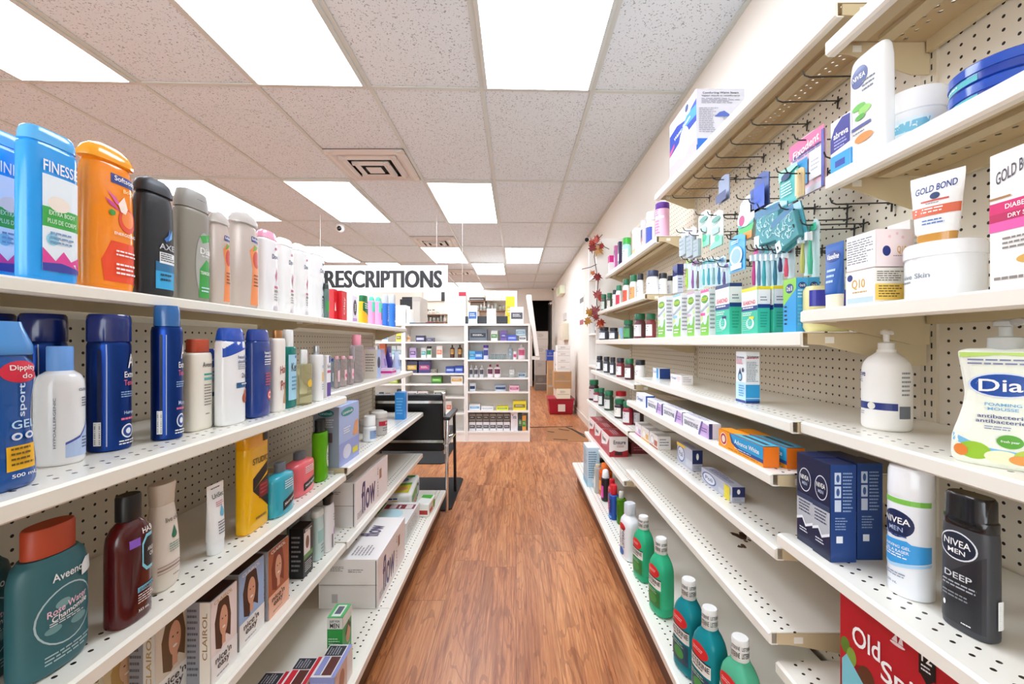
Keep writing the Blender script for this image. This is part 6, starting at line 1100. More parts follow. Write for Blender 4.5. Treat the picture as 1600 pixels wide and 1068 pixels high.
ZR = [z_at(y) for y in (674, 641.6, 611.7, 590, 561.5, 532)]
ZM = [z_at(y) for y in (674, 645.4, 620, 599.5, 583, 559, 533.7)]
bookcase(-.556, .157, ZR, 'white open bookcase at the right end of the counter, full of small goods')
bookcase(-1.255, -.558, ZM, 'white open bookcase in the middle, partly behind the black chair')
bookcase(-1.955, -1.257, ZM, 'white open bookcase at the left, mostly behind the shelving')
def small(kind, X0, X1, Yt, Yb, label, body, cap=None, band=None, group=None, y=BY+.05, z0=None, d=None, name=None, txt=None):
    x0, x1 = x_at(X0, y), x_at(X1, y); zb = z_at(Yb) if z0 is None else z0; h = EYE+(PY-Yt)*y/F-zb; w_ = x1-x0
    P = dict(x=(x0+x1)/2, y=y+(d or min(w_, .09))/2, z=zb, w=w_, d=d or min(w_, .09), h=max(h, .012), rz=0.0, q=1)
    dec = []
    if band: dec = [('r', 'F', -.85, .28, .85, .66, band), ('l', 'F', -.6, .38, .6, .56, 2, 'p#f4f4f4' if kind == 'box' else 'p#55555c')]
    if txt: dec += [('t', 'F', txt[0], 0, txt[2] if len(txt) > 2 else .5, 1.2, .22, txt[1])]
    if kind == 'box': return carton(P, name or 'medicine_box', label, body, dec, group=group)
    if kind == 'tub': return bottle(P, name or 'medicine_tub', label, [(0, .95), (.03, 1), (.4, 1), (.76, 1)], body, ([(.76, 1), (.77, 1.04), (.97, 1.03), (1, .95)], cap), dec, 2.0, n=20, cat='tub', group=group)
    return bottle(P, name or 'medicine_bottle', label, 'neck' if kind == 'neck' else 'round', body, ('small' if kind == 'neck' else 'wide', cap), dec, 2.0, n=20, group=group)
S_ = small
S_('box', 733, 761, 514, 532, 'grey and black carton with a big white ring, top right bookcase shelf', 'p#6a7480', band='p#2c3440')
S_('box', 767, 777.5, 516.5, 532, 'small green and white box on the top right bookcase shelf', 'p#e9ece6', band='p#3f8c34')
S_('box', 782, 792, 516, 532, 'purple box beside the blue packs, top right bookcase shelf', 'p#7a5ca8', band='p#3a3f9c')
S_('box', 793, 807, 523, 532, 'bright blue flat pack, top right bookcase shelf', 'p#3a4fbc', band='p#8a9cdc')
S_('box', 811, 822, 524.5, 532, 'small white box under the pale blue pack', 'p#e6e4e2', band='p#4a4440')
S_('box', 806, 821, 514, 524.3, 'pale blue pack balanced on a white box, top right shelf', 'p#b9d4e0', band='p#8aacc0', z0=z_at(532)+.0585+.0)
S_('box', 733, 742.5, 548, 561.5, 'light blue box at the left of the second right shelf', 'p#5ab4dc', band='p#2f8cc0')
S_('box', 742, 754, 548.5, 561.5, 'mid blue box on the second right shelf', 'p#2f6cb8', band='p#8cb4e4')
S_('round', 754.5, 763.5, 539, 561.5, 'bottle with a purple cap on the second right shelf', 's#d8dcf0', 's#5a3aa0', 'p#3a4a9c')
S_('neck', 794, 800.5, 538, 561.5, 'slim clear bottle on the second right shelf', 'f#c4d4dc', 's#9cb4bc', 'p#a9c4d4')
S_('round', 801.7, 807.5, 549, 561.5, 'tiny pink and white bottle on the second right shelf', 's#f0e4e8', 's#e9e9ec', 'p#d8487c')
S_('neck', 809, 821, 538, 561.5, 'rounded clear bottle with a pink label, second right shelf', 's#e4d8dc', 's#dcdcdc', 'p#d0547c')
for i in range(8): S_('round', 766+i*3.2, 768.8+i*3.2, 553, 561.5, 'tiny clear vial in the row on the second right shelf', 'f#b4c4c4', 's#8aa0a4', group='row of tiny vials', name='glass_vial')
for i, (a, b_) in enumerate(((733, 739), (740, 747), (749, 756))): S_('neck', a, b_, 571, 590, ('clear bottle with a dark label, leftmost of three', 'clear bottle with a dark label, middle of three', 'clear bottle with a dark label, rightmost of three')[i], 's#d4d6da', 's#eceef0', 'p#4a4c58')
S_('neck', 761, 770.6, 569.5, 590, 'white bottle with a maroon cap and label, left one', 's#eee8ea', 's#8c1c3c', 'p#6c2444'); S_('neck', 771.5, 782.5, 569.5, 590, 'white bottle with a maroon cap and label, right one', 's#eee8ea', 's#8c1c3c', 'p#6c2444')
S_('neck', 795, 805, 572, 590, 'plain clear bottle on the third right shelf', 'f#dfe2e0', 's#c9c9c4', 'p#e6e6e2'); S_('box', 810, 820.5, 581.6, 590, 'small grey-blue box on the third right shelf', 'p#a9bcc8', band='p#2c4454')
S_('tub', 733, 743, 598.5, 611.7, 'white tub with a navy band on the fourth right shelf', 's#e4ecf2', 's#dfe6ec', 'p#173f74'); S_('tub', 773, 791, 601, 611.7, 'wide blue and white tub on the fourth right shelf', 's#cfd9e4', 's#9cb0c4', 'p#34507c'); S_('box', 796, 811, 602, 611.7, 'pink box on the fourth right shelf', 'p#e4bccc', band='p#c04a7c')
S_('box', 733, 750, 631.5, 641.6, 'white box with a blue end on the fifth right shelf', 'p#eef0f2', band='p#6cb0dc'); S_('box', 752, 770.6, 634.5, 641.6, 'flat white box on the fifth right shelf', 'p#eceeee', band='p#b4bcc4'); S_('box', 776, 794, 634.5, 641.6, 'flat yellow and green box on the fifth right shelf', 'p#e8e42c', band='p#7ca82c'); S_('box', 801.5, 822, 626.6, 641.6, 'bright yellow box on the fifth right shelf', 'p#f0e038', band='p#8a7c1c')
for i in range(6):
    a = 733+i*10.8; nth = ('leftmost', 'second', 'third', 'fourth', 'fifth', 'rightmost')[i]
    S_('box', a, a+9.8, 659, 674, nth+' small white box in the lower tier of the bottom right shelf', 'p#e6e6ea', band='p#3a3a44', group='lower tier of small boxes', d=.11)
    S_('box', a, a+9.8, 646, 659, nth+' small grey box stacked on top in the bottom right shelf', 'p#8a847c', band='p#24201e', group='upper tier of small boxes', z0=z_at(674)+.1085, d=.11)
S_('box', 798, 809, 643.5, 674, 'tall white carton with purple foot on the bottom right shelf', 'p#eceaf0', txt=('Tena', 'p#17406c', .75), band=None); S_('box', 810, 815.5, 646, 674, 'dark slim carton beside the tall white one', 'p#2a3a3c', band='p#5c8c5c'); S_('box', 816, 822, 649, 674, 'green and orange carton at the bottom right corner', 'p#e8a04c', band='p#2f9c3c')
for a in [
 ('neck', 635, 641, 522.5, 533.7, 'tiny cream bottle, top middle bookcase shelf', 's#e9d4b8', 's#e9dccc', 'p#e09c5c'), ('box', 649.6, 663.4, 524, 533.7, 'small navy carton, top middle bookcase shelf', 'p#2c2a4c', None, 'p#b4b0d4'), ('box', 666, 677.5, 527.5, 533.7, 'small flat grey-violet box, top middle bookcase shelf', 'p#6a6884', None, 'p#2c2c3c'),
 ('box', 640, 650, 543, 559, 'lilac box on the second middle shelf', 'p#b9a4cc', None, 'p#6a4c8c'), ('box', 658, 665.5, 543, 559, 'white and teal box with a brown top on the second middle shelf', 'p#e4e6e4', None, 'p#3fa4a8'), ('round', 665.8, 674, 540.7, 559, 'green-labelled jar with a black lid on the second middle shelf', 's#e6ece6', 's#2c241c', 'p#2f9c5c'), ('box', 682, 691, 540, 559, 'white and salmon box on the second middle shelf', 'p#f2ece6', None, 'p#e8875c'),
 ('neck', 702.8, 709.8, 538.5, 559, 'amber dropper bottle, left one', 's#54301c', 's#17120f', 'p#c9984c'), ('neck', 714.7, 721.7, 538.5, 559, 'amber dropper bottle, right one', 's#54301c', 's#17120f', 'p#c9984c'),
 ('box', 635, 652, 564, 583, 'navy and yellow pouch box on the third middle shelf', 'p#3a3a5c', None, 'p#e0b83c'), ('box', 654, 672, 564, 583, 'navy and magenta pouch box on the third middle shelf', 'p#3a3470', None, 'p#b84a84'), ('box', 672.8, 682.4, 576.6, 583, 'small grey-gold box on the third middle shelf', 'p#8a8470', None, 'p#3c3a30'), ('box', 696.4, 709.8, 572.4, 583, 'royal blue box on the third middle shelf, left one', 'p#1f3f9c', None, 'p#8aa4dc'), ('box', 710.5, 723.5, 571.4, 583, 'royal blue box on the third middle shelf, right one', 'p#2446a4', None, 'p#8aa4dc'),
 ('box', 674, 690, 587.4, 599.5, 'green box alone on the fourth middle shelf', 'p#3f7c2c', None, 'p#7cd43c'), ('box', 704.6, 723, 587.4, 599.5, 'white and yellow box on the fourth middle shelf', 'p#ecebe6', None, 'p#e0a83c'),
 ('box', 636, 651.5, 611, 620, 'flat white box on the fifth middle shelf, left one', 'p#eceaea', None, 'p#5c5c64'), ('box', 653, 668, 611, 620, 'flat white and peach box on the fifth middle shelf', 'p#eee6e0', None, 'p#6c6464'), ('box', 678, 694, 609.6, 620, 'white box with a black top and green edge on the fifth middle shelf', 'p#dfe6d4', None, 'p#2c3428'),
 ('box', 683.5, 688, 626.4, 645.4, 'slim black and green box on the sixth middle shelf', 'p#5c9c3c', None, 'p#24202c'), ('box', 688.7, 697, 626.4, 645.4, 'white and orange box on the sixth middle shelf, left one', 'p#eeeae4', None, 'p#e8764c'), ('box', 697.4, 705.5, 626.4, 645.4, 'white and orange box on the sixth middle shelf, right one', 'p#eeeae4', None, 'p#e8764c'),
 ('box', 597, 606, 521, 533.7, 'white and blue box, top left bookcase shelf', 'p#dfe8f0', None, 'p#6ca0c8'), ('box', 619, 627, 520, 533.7, 'yellow box, top left bookcase shelf', 'p#ece45c', None, 'p#8c8420'), ('box', 584.5, 590, 540, 559, 'blue and white box on the second left bookcase shelf', 'p#d4e0ea', None, 'p#2c5c84'), ('box', 593, 602, 537, 559, 'orange box on the second left bookcase shelf', 'p#c8602c', None, 'p#e8a06c'), ('box', 612, 619, 540, 559, 'pale aqua box on the second left bookcase shelf', 'p#cfe0e0', None, 'p#7cb4bc'), ('box', 620, 627.5, 540, 559, 'pale grey box on the second left bookcase shelf', 'p#e4e8e8', None, 'p#9cb8bc'),
 ('box', 615.7, 627, 562.5, 583, 'teal and grey carton on the third left bookcase shelf', 'p#5c8c94', None, 'p#2c3c44'), ('box', 585.5, 603, 594, 599.5+3, 'dark flat box on the fourth left bookcase shelf', 'p#3c3a38', None, 'p#8c8880'), ('box', 606.5, 621, 592, 599.5, 'olive green box on the fourth left bookcase shelf', 'p#a4b83c', None, 'p#d4dc8c'), ('box', 592, 598, 613, 620, 'tiny blue and black box on the fifth left bookcase shelf', 'p#2c3c4c', None, 'p#6cb4d4'), ('box', 602, 608, 614, 620, 'tiny red-edged box on the fifth left bookcase shelf', 'p#9c6c64', None, 'p#e4dcd8'), ('box', 620, 627.5, 608, 620, 'small black and white box on the fifth left bookcase shelf', 'p#2c2c30', None, 'p#b4b4b8')]:
    k_, X0, X1, Yt, Yb, lab, body, cap, band = a
    if Yb == 602.5: Yb = 599.5
    S_(k_, X0, X1, Yt, Yb, lab, body, cap, band)
# things on the counter top
ZT = 1.318
def top(kind, X0, X1, Yt, label, body, cap=None, band=None, y=BY+.06, **k): return small(kind, X0, X1, Yt, 0, label, body, cap, band, y=y, z0=ZT, **k)
top('box', 618, 634, 476.5, 'white ring binder standing at the left on the counter', 'p#f2f2f0', name='ring_binder', d=.2)
top('box', 635, 643, 483, 'plain white box beside the ring binder on the counter', 'p#ece9e4', name='paper_box', d=.1)
top('box', 699.4, 728, 459, 'large cream counter box with a small red tag above it', 'p#e6e0d4', name='counter_box', d=.12, y=BY+.10)
top('box', 727, 731, 494, 'small black stand at the foot of the cream box', 'p#1a1a1c', name='card_stand', d=.04, y=BY+.03)
top('box', 731.5, 745.5, 477, 'white and blue pack standing on the counter', 'p#e4ecf4', band='p#3c6cb0', name='wipes_box', d=.06)
top('box', 746, 760.5, 493.7, 'black box behind the white cards, left one', 'p#232328', name='storage_box', d=.10, y=BY+.10)
top('box', 776, 793, 493.7, 'black box behind the white cards, right one', 'p#232328', name='storage_box', d=.10, y=BY+.10)
top('box', 760.7, 775, 482, 'white standing notice card between the black boxes', 'p#f4f4f4', band='p#dcdce0', name='notice_card', d=.01)
top('box', 790.4, 804, 463, 'bright yellow notice sheet in a stand on the counter', 'p#f2dc1c', band='p#e0b81c', name='notice_sheet', d=.012, y=BY+.12)
top('box', 797, 818, 479, 'white framed display with black pictures at the counter end', 'p#ecebe8', band='p#54545c', name='display_box', d=.05, y=BY+.03)
r = thing('desk_tray', 'dark tray with pens and a red clip on the counter', 'tray', (x_at(658), BY+.10, ZT))
MB().box(-.14, .14, -.06, .06, 0, .012, 's#2c3034').build('tray_base', r, bevel=.003)
MB().box(-.15, -.09, -.05, .04, .012, .018, 'p#6cb8d4').build('notepad', r); MB().box(.04, .12, -.05, -.02, .012, .02, 's#a02c4c').build('pen', r)
r = thing('hanging_tag', 'small red and white tag hanging from the ceiling above the cream box', 'tag', (x_at(722.6, 4.7), 4.7, 0))
MB().box(-.04, .04, -.002, .002, z_at(462.5, 4.7), z_at(447.5, 4.7), 'p#e4e2e0').build('card', r); MB().box(-.04, .04, -.004, -.002, z_at(462.3, 4.7), z_at(456, 4.7), 'p#c0203c').build('red_band', r)
MB().tube([(0, 0, z_at(447.5, 4.7)), (0, 0, CH-.007)], .001, 's#dddddd', 5).build('cord', r)
# hanging sign
r = thing('prescription_sign', 'long white hanging sign with black capital letters above the bookcases', 'sign', (0, 4.62, 0))
sx0, sx1, sz0, sz1 = x_at(486, 4.62), x_at(699.5, 4.62), z_at(456, 4.62), z_at(414.5, 4.62)
MB().box(sx0, sx1, -.004, .004, sz0, sz1, 'p#fbfaf8').build('sign_board', r)
t = MB(); V, f = text2d('PRESCRIPTIONS'); cx, cz = (x_at(494, 4.62)+x_at(690, 4.62))/2, (z_at(422.3, 4.62)+z_at(449.5, 4.62))/2; tw, th = x_at(690, 4.62)-x_at(494, 4.62), z_at(422.3, 4.62)-z_at(449.5, 4.62)
for i_, dx in enumerate((-.008, -.004, 0, .004, .008)): t.add([(cx+x*tw+dx, -.0046-.0004*i_, cz+y*th) for x, y in V], f, 's#1b1b1d')
t.build('lettering', r)
for xx in (sx0+.1, sx1-.12): MB().tube([(xx, 0, sz1), (xx, 0, CH-.007)], .0015, 's#dddddd', 5).build('hanging_wire', r)
# counter flap leaning at the bookcase end
r = thing('counter_flap', 'white counter flap standing upright at the right end of the bookcase', 'counter flap', (.19, 4.90, 0))
m = MB(); m.prism([(-.070, 1.645), (-.015, 1.645), (.075, .955), (.035, .955)], 'y', -.12, .12, WOODW); m.build('board', r, bevel=.004)
MB().box(-.02, .08, -.08, .08, .915, .95, WOODW).build('support_bracket', r)
# ================================================================ pharmacy wall behind the counter
PW = 7.3
struct(MB().box(XL, .02, PW, PW+.1, 0, 2.0, mat_plain('pharmacy_partition_paint', '#e2d8c8', .7, 2, .04)).build('wall_pharmacy'))
r = thing('wall_cabinet', 'cream wall cabinets high behind the counter', 'cabinet', (x_at(778, PW-.3), PW-.005, 0))
a, b_ = x_at(759.5, PW-.3)-x_at(778, PW-.3), x_at(795, PW-.3)-x_at(778, PW-.3)
MB().box(a, b_, -.3, 0, 1.80, 1.96, WOODW).build('cabinet_body', r)
for i in range(3): MB().box(a+(b_-a)*i/3+.006, a+(b_-a)*(i+1)/3-.006, -.315, -.3, 1.805, 1.955, WALL).build('door', r)
SHW = mat_plain('brown_shelf_board', '#8c6a54', .6, 5, .08)
def wallshelf(X0, X1, Y, label, y=PW-.22):
    x0, x1 = x_at(X0, y), x_at(X1, y); z_ = z_at(Y, y); r = thing('wall_shelf', label, 'shelf', ((x0+x1)/2, PW-.002, z_)); h = (x1-x0)/2
    MB().box(-h, h, -.22, 0, -.018, 0, SHW).build('shelf_board', r)
    for s in (-.8, .8): MB().box(s*h-.008, s*h+.008, -.18, 0, -.09, -.018, STEEL).build('bracket', r)
    return z_, x0, x1
rr = random.Random(11)
for X0, X1, Y, lab, hh, grp in ((656, 698, 490.5, 'upper brown wall shelf of small bottles behind the counter', .09, 'bottles on the upper wall shelf'), (656, 698, 502, 'lower brown wall shelf of small bottles behind the counter', .09, 'bottles on the lower wall shelf'), (742, 795, 484, 'brown wall shelf with boxes and bottles behind the black boxes', .09, 'bottles on the right wall shelf')):
    z_, x0, x1 = wallshelf(X0, X1, Y, lab)
    x = x0+.04
    while x < x1-.03:
        w_ = .035+.02*rr.random(); h = hh*(.7+.5*rr.random())
        P = dict(x=x, y=PW-.15, z=z_, w=w_, d=w_, h=h, rz=0, q=1)
        bottle(P, 'stock_bottle', 'small white stock bottle standing in the row on this wall shelf'.replace('this wall shelf', grp[15:]), 'round', rr.choice(['s#e4e0d8', 's#d8d4c8', 's#cfd8d0']), ('wide', rr.choice(['s#f0f0ee', 's#d8d8d4', 's#5c4c44'])), [('r', 'F', -1.2, .15, 1.2, .5, rr.choice(['p#b4c4b0', 'p#c8a890', 'p#e8e4e0', 'p#9caca8']))], 2.0, n=12, group=grp)
        x += w_+.018
z_, x0, x1 = wallshelf(731, 759, 469, 'high wall shelf with black trays near the ceiling')
for k in range(2): carton(dict(x=(x0+x1)/2, y=PW-.12, z=z_+.0+.075*k, w=.25, d=.18, h=.05+.02*k, rz=0, q=1), 'document_tray', ('black document tray on the high wall shelf', 'cream document tray on top of the black one')[k], ('p#1c1c1f', 'p#d8ccb8')[k], [('r', 'F', -.9, .3, .9, .5, 'p#c9c4bc')], cat='tray')
bpy.data.objects['document_tray.001'].location.z = z_+.0508
# grey steel cabinet, printer and monitor seen between sign and counter
ym = 5.6
r = thing('filing_cabinet', 'grey steel cabinet standing behind the counter near the binder', 'cabinet', (x_at(651, ym), ym, 0)); h = x_at(658, ym)-x_at(651, ym)
MB().box(-h, h, 0, .4, 0, z_at(464, ym), mat_plain('grey_cabinet_paint', '#b9b2a8', .5, 3, .05)).build('cabinet_body', r)
for k in range(4): MB().box(-h+.01, h-.01, -.012, 0, .08+k*.4, .45+k*.4, mat_plain('grey_drawer_paint', '#c4beb4', .5, 3, .05)).build('drawer', r)
r = thing('back_counter', 'cream work counter behind the bookcases', 'counter', (x_at(630, ym), ym, 0))
MB().box(-.75, .07, 0, .5, 0, .9, WOODW).build('counter_body', r); MB().box(-.77, .075, -.02, .5, .9, .93, SHW).build('worktop', r)
r = thing('computer_monitor', 'black computer monitor under the hanging sign', 'monitor', (x_at(631, ym), ym+.2, .93)); h = x_at(643, ym)-x_at(631, ym)
MB().box(-h, h, -.02, .02, .38, z_at(465, ym)-.93, 's#1b1c1f').build('screen_case', r, bevel=.004); MB().box(-.02, .02, 0, .03, .01, .4, 's#1b1c1f').build('stand', r); MB().box(-.1, .1, -.06, .08, 0, .012, 's#1b1c1f').build('foot', r)
r = thing('label_printer', 'dark printer on top behind the counter under the sign', 'printer', (x_at(633, ym+.3), ym+.75, 0))
MB().box(-.14, .14, -.1, .12, 1.62, 1.78, 's#232428').build('printer_body', r, bevel=.008); MB().box(-.10, .10, -.105, -.1, 1.65, 1.69, 's#3c3e44').build('paper_slot', r); MB().box(-.5, .2, -.14, .18, 1.59, 1.62, SHW).build('printer_shelf', r); MB().box(-.02, .02, .1, .14, 0, 1.59, STEEL).build('post', r)
r = thing('wall_notice_board', 'cream notice board on the pharmacy wall under the sign', 'notice board', (x_at(677, PW), PW-.004, 0))
MB().box(x_at(662, PW)-x_at(677, PW), x_at(691, PW)-x_at(677, PW), -.02, 0, z_at(470, PW), z_at(447, PW), mat_plain('cream_board', '#efe6d2', .6, 2, .03)).build('board', r); MB().box(x_at(690, PW)-x_at(677, PW), x_at(695, PW)-x_at(677, PW), -.03, 0, z_at(470, PW), z_at(455, PW), 's#202022').build('frame_edge', r)
# ================================================================ chair and mats
r = thing('waiting_chair', 'black vinyl chair with chrome arms behind the left shelving', 'chair', (-.72, 2.95, 0))
T = Matrix.Translation((.72, -2.95, 0)); m = MB()
bl = Matrix.Translation((-.72, 2.86, .38)) @ Matrix.Rotation(math.radians(9), 4, 'X'); TT = T @ bl
m = MB(); m.box(-.235, .235, -.022, .022, 0, .39, BLACKV, T=TT); m.build('backrest', r, bevel=.012)
for zz in (.065, .335): m = MB(); m.box(-.24, .24, -.027, -.0225, zz, zz+.018, CHROME, T=TT); m.build('chrome_strip', r)
for xx in (-.245, .245): m = MB(); m.tube([TT @ Vector((xx, 0, -.02)), TT @ Vector((xx, 0, .40))], .011, CHROME, 10); m.build('back_post', r)
m = MB(); m.box(-.24, .24, -.02, .42, .40, .455, BLACKV); m.build('seat', r, bevel=.015)
for s in (-1, 1):
    x = s*.272
    m = MB(); m.tube([(x, -.185, 0), (x, -.185, .40), (x, -.16, .60)], .011, CHROME, 10); m.build('leg', r)
    m = MB(); m.tube([(x, .20, 0), (x, .16, .40), (x, .14, .60)], .011, BLACKV, 10); m.build('leg', r)
    m = MB(); m.tube([(x, -.20, .44), (x, .17, .44)], .009, CHROME, 8); m.tube([(x, -.1, .44), (s*.235, -.1, .43)], .009, CHROME, 8); m.tube([(x, .1, .44), (s*.235, .1, .43)], .009, CHROME, 8); m.build('seat_rail', r)
    m = MB(); m.box(x-.022, x+.022, -.20, .17, .60, .625, BLACKV); m.build('armrest', r, bevel=.008)
MAT = mat_plain('black_rubber_mat', '#1d1d1f', .85, 30, .25, .6)
def mat_rug(x0, x1, y0, y1, label):
    m = MB(); c = .03; m.prism([(x0+c, y0), (x1-c, y0), (x1, y0+c), (x1, y1-c), (x1-c, y1), (x0+c, y1), (x0, y1-c), (x0, y0+c)], 'z', .0005, .008, MAT); o = m.build('floor_mat'); tag(o, label, 'floor mat')
mat_rug(-1.30, -.425, 2.79, 3.47, 'black textured floor mat under the chair legs')
mat_rug(-1.80, -.65, 3.87, 4.68, 'black ribbed floor mat in front of the bookcases')
# ================================================================ ceiling and wall fittings
def dome(x, y, z0, label, s=.045, wall=False):
    r = thing('security_camera', label, 'security camera', (x, y, z0))
    if not wall:
        MB().lathe([(0, s*1.1), (-.012, s*1.1), (-.02, s*.8)][::-1], 'g#ecebea', 20).build('base', r); MB().sphere((0, 0, -s*.95), s, 'g#efeeec').build('housing', r); m = MB(); m.sphere((0, -s*.45, -s*1.05), s*.68, 'g#141416'); m.build('lens', r)
    else:
        MB().tube([(0, 0, 0), (-.06, -.02, .0), (-.10, -.05, -.03)], .008, 'g#e9e8e6', 8).build('arm', r); MB().tube([(-.08, -.02, -.02), (-.13, -.12, -.06)], .028, 'g#e9e8e6', 14).build('housing', r); MB().tube([(-.1295, -.119, -.0595), (-.1325, -.127, -.063)], .024, 'g#141416', 14).build('lens', r)
dome(x_at(532, 5.0), 5.0, CH-.007, 'white dome camera on the ceiling left of the sign', .048)
dome(.953, 5.05, 2.36, 'white bullet camera on the right wall near the ceiling', wall=True)
dome(.953, 9.6, 2.36, 'small far camera on the right wall near the back', wall=True)
dome(.953, 10.6, 2.12, 'small white camera at the storeroom opening', wall=True)
def wallbox(name, label, cat, y0, y1, Y0, Y1, mat, th=.05, dec=None):
    y = (y0+y1)/2; z0, z1 = EYE+(PY-Y1)*y/F, EYE+(PY-Y0)*y/F
    r = thing(name, label, cat, (XR, y, 0)); m = MB(); m.box(-th, -.001, y0-y, y1-y, z0, z1, mat); m.build(name+'_body', r, bevel=min(.004, th*.3))
    return r, z0, z1, y
r, a, b_, y = wallbox('electrical_panel', 'beige electrical panel on the right wall above the stacked boxes', 'electrical panel', 7.7, 8.5, 506, 531, mat_plain('beige_panel_enamel', '#d8ccb4', .5, 3, .05), .09)
MB().box(-.096, -.09, -.3, .3, a+.03, b_-.03, mat_plain('beige_panel_door', '#ddd2bc', .5, 3, .05)).build('door', r); MB().tube([(-.04, -.1, a), (-.04, -.1, .8)], .014, STEEL, 8).build('conduit', r)
r, a, b_, y = wallbox('wall_poster', 'tall narrow white notice with a red foot on the right wall', 'poster', 5.95, 6.35, 462, 508, 'p#efe9e6', .006)
MB().box(-.0075, -.006, -.17, .17, a+.01, a+.08, 'p#a03048').build('red_band', r); MB().box(-.0075, -.006, -.17, .17, b_-.10, b_-.03, 'p#5c5654').build('heading', r)
r, a, b_, y = wallbox('exit_light', 'pale emergency light box high on the right wall', 'emergency light', 8.2, 8.9, 449, 461, 'p#e6ead0', .10)
MB().box(-.105, -.10, -.2, .1, a+.02, b_-.02, 'p#b9cc7c').build('lens_panel', r)
wallbox('thermostat', 'small grey wall switch box above the electrical panel', 'switch', 8.0, 8.35, 489, 500, 's#c4beb8', .03)
# ================================================================ stacked goods by the right wall
yq = 6.55
r = thing('storage_tote', 'red plastic storage tote on the floor by the right wall', 'tote', (.70, yq+.2, 0)); RED = 's#a3142c'
m = MB(); hw = .195
vs = [(-hw*.9, -.17, 0), (hw*.9, -.17, 0), (hw*.9, .17, 0), (-hw*.9, .17, 0), (-hw, -.2, .22), (hw, -.2, .22), (hw, .2, .22), (-hw, .2, .22)]
m.add(vs, [(0, 3, 2, 1), (0, 1, 5, 4), (1, 2, 6, 5), (2, 3, 7, 6), (3, 0, 4, 7), (4, 5, 6, 7)], RED); m.build('tote_body', r, bevel=.01)
MB().box(-hw-.012, hw+.012, -.212, .212, .22, .25, RED).build('lid', r, bevel=.006); MB().box(-.05, .06, -.202, -.19, .05, .16, 'p#e4dcd4').build('paper_label', r)
def cbox(x0, x1, y0, d, z0, z1, label, mat, name='cardboard_box'):
    x0, x1 = x_at(x0, y0), x_at(x1, y0)
    return carton(dict(x=(x0+x1)/2, y=y0+d/2, z=z0, w=x1-x0, d=d, h=z1-z0, rz=0, q=1), name, label, mat, [('r', 'F', -.9, .42, .9, .47, 'p#a9a49c'), ('l', 'F', -.5, .55, .4, .8, 3, 'p#8a847c')], cat='box')
cbox(870, 891, 6.52, .34, .2505, .40, 'cream carton on top of the red tote', 'p#e9e2cc')
cbox(866, 893, 6.56, .32, .4012, .66, 'open brown cardboard box above the cream carton', CARD)
zc = .6612
for i, nm in enumerate(('lowest', 'second', 'third', 'top')):
    cbox(871, 891, 6.56, .30, zc+i*.102, zc+i*.102+.10, nm+' small white carton in the stack beside the right wall', 'p#e9e6e2')
cbox(856, 866, 7.4, .3, 0, .80, 'stack of brown flattened cardboard left of the red tote', CARD); cbox(854.5, 866.5, 7.4, .3, .8005, .98, 'royal blue box on the brown cardboard', 'p#1f3f94')
cbox(866.5, 870, 7.1, .2, 0, .95, 'slim white carton between brown boxes and the stack', 'p#e0d8d4')
for i, (X0, X1, z0, z1, lab, c) in enumerate(((836, 856, 0, .36, 'dark carton at the bottom of the back stack', 'p#6c625a'), (836, 853, .3605, .70, 'grey carton second in the back stack', 'p#a9a098'), (837, 856, .7005, 1.05, 'grey carton third in the back stack', 'p#b9b0a8'), (836, 856.5, 1.0505, 1.38, 'open-topped grey carton at the top of the back stack', 'p#c0b8ae'), (857.2, 862, 0, .9, 'brown carton column right of the back stack', 'p#8c5c40'))):
    cbox(X0, X1, 9.9, .4, z0, z1, lab, c)
# torn floor patch
fp = mat_plain('exposed_subfloor', '#a8703f', .7, 8, .08); ed = mat_plain('dark_plank_gap', '#3a2a22', .8, 5, .1)
r = thing('floor_repair_patch', 'patch of lifted floor planks with dark broken edges before the tote', 'floor patch', (.45, 5.25, 0))
MB().prism([(-.12, -.45), (.42, -.50), (.28, .35), (-.02, .38)], 'z', .0005, .003, fp).build('bare_patch', r)
for a, b_ in (((-.35, .30), (.30, .36)), ((.20, .36), (.42, -.30)), ((.26, .22), (.36, -.28)), ((-.05, .05), (.02, .0)), ((-.02, -.38), (.14, -.42)), ((.1, .2), (.22, .1))):
    m = MB(); d = Vector((b_[0]-a[0], b_[1]-a[1], 0)).normalized(); n_ = Vector((-d.y, d.x, 0))*.010
    m.prism([(a[0]-n_.x, a[1]-n_.y), (b_[0]-n_.x, b_[1]-n_.y), (b_[0]+n_.x, b_[1]+n_.y), (a[0]+n_.x, a[1]+n_.y)], 'z', .003, .006, ed); m.build('broken_edge', r)
r = thing('doorstop_block', 'small grey block on the floor against the right wall', 'block', (.90, 4.85, 0)); m = MB(); m.box(-.04, .04, -.05, .05, 0, .05, mat_plain('grey_plastic', '#8c8880', .5)); m.build('block_body', r, bevel=.006)
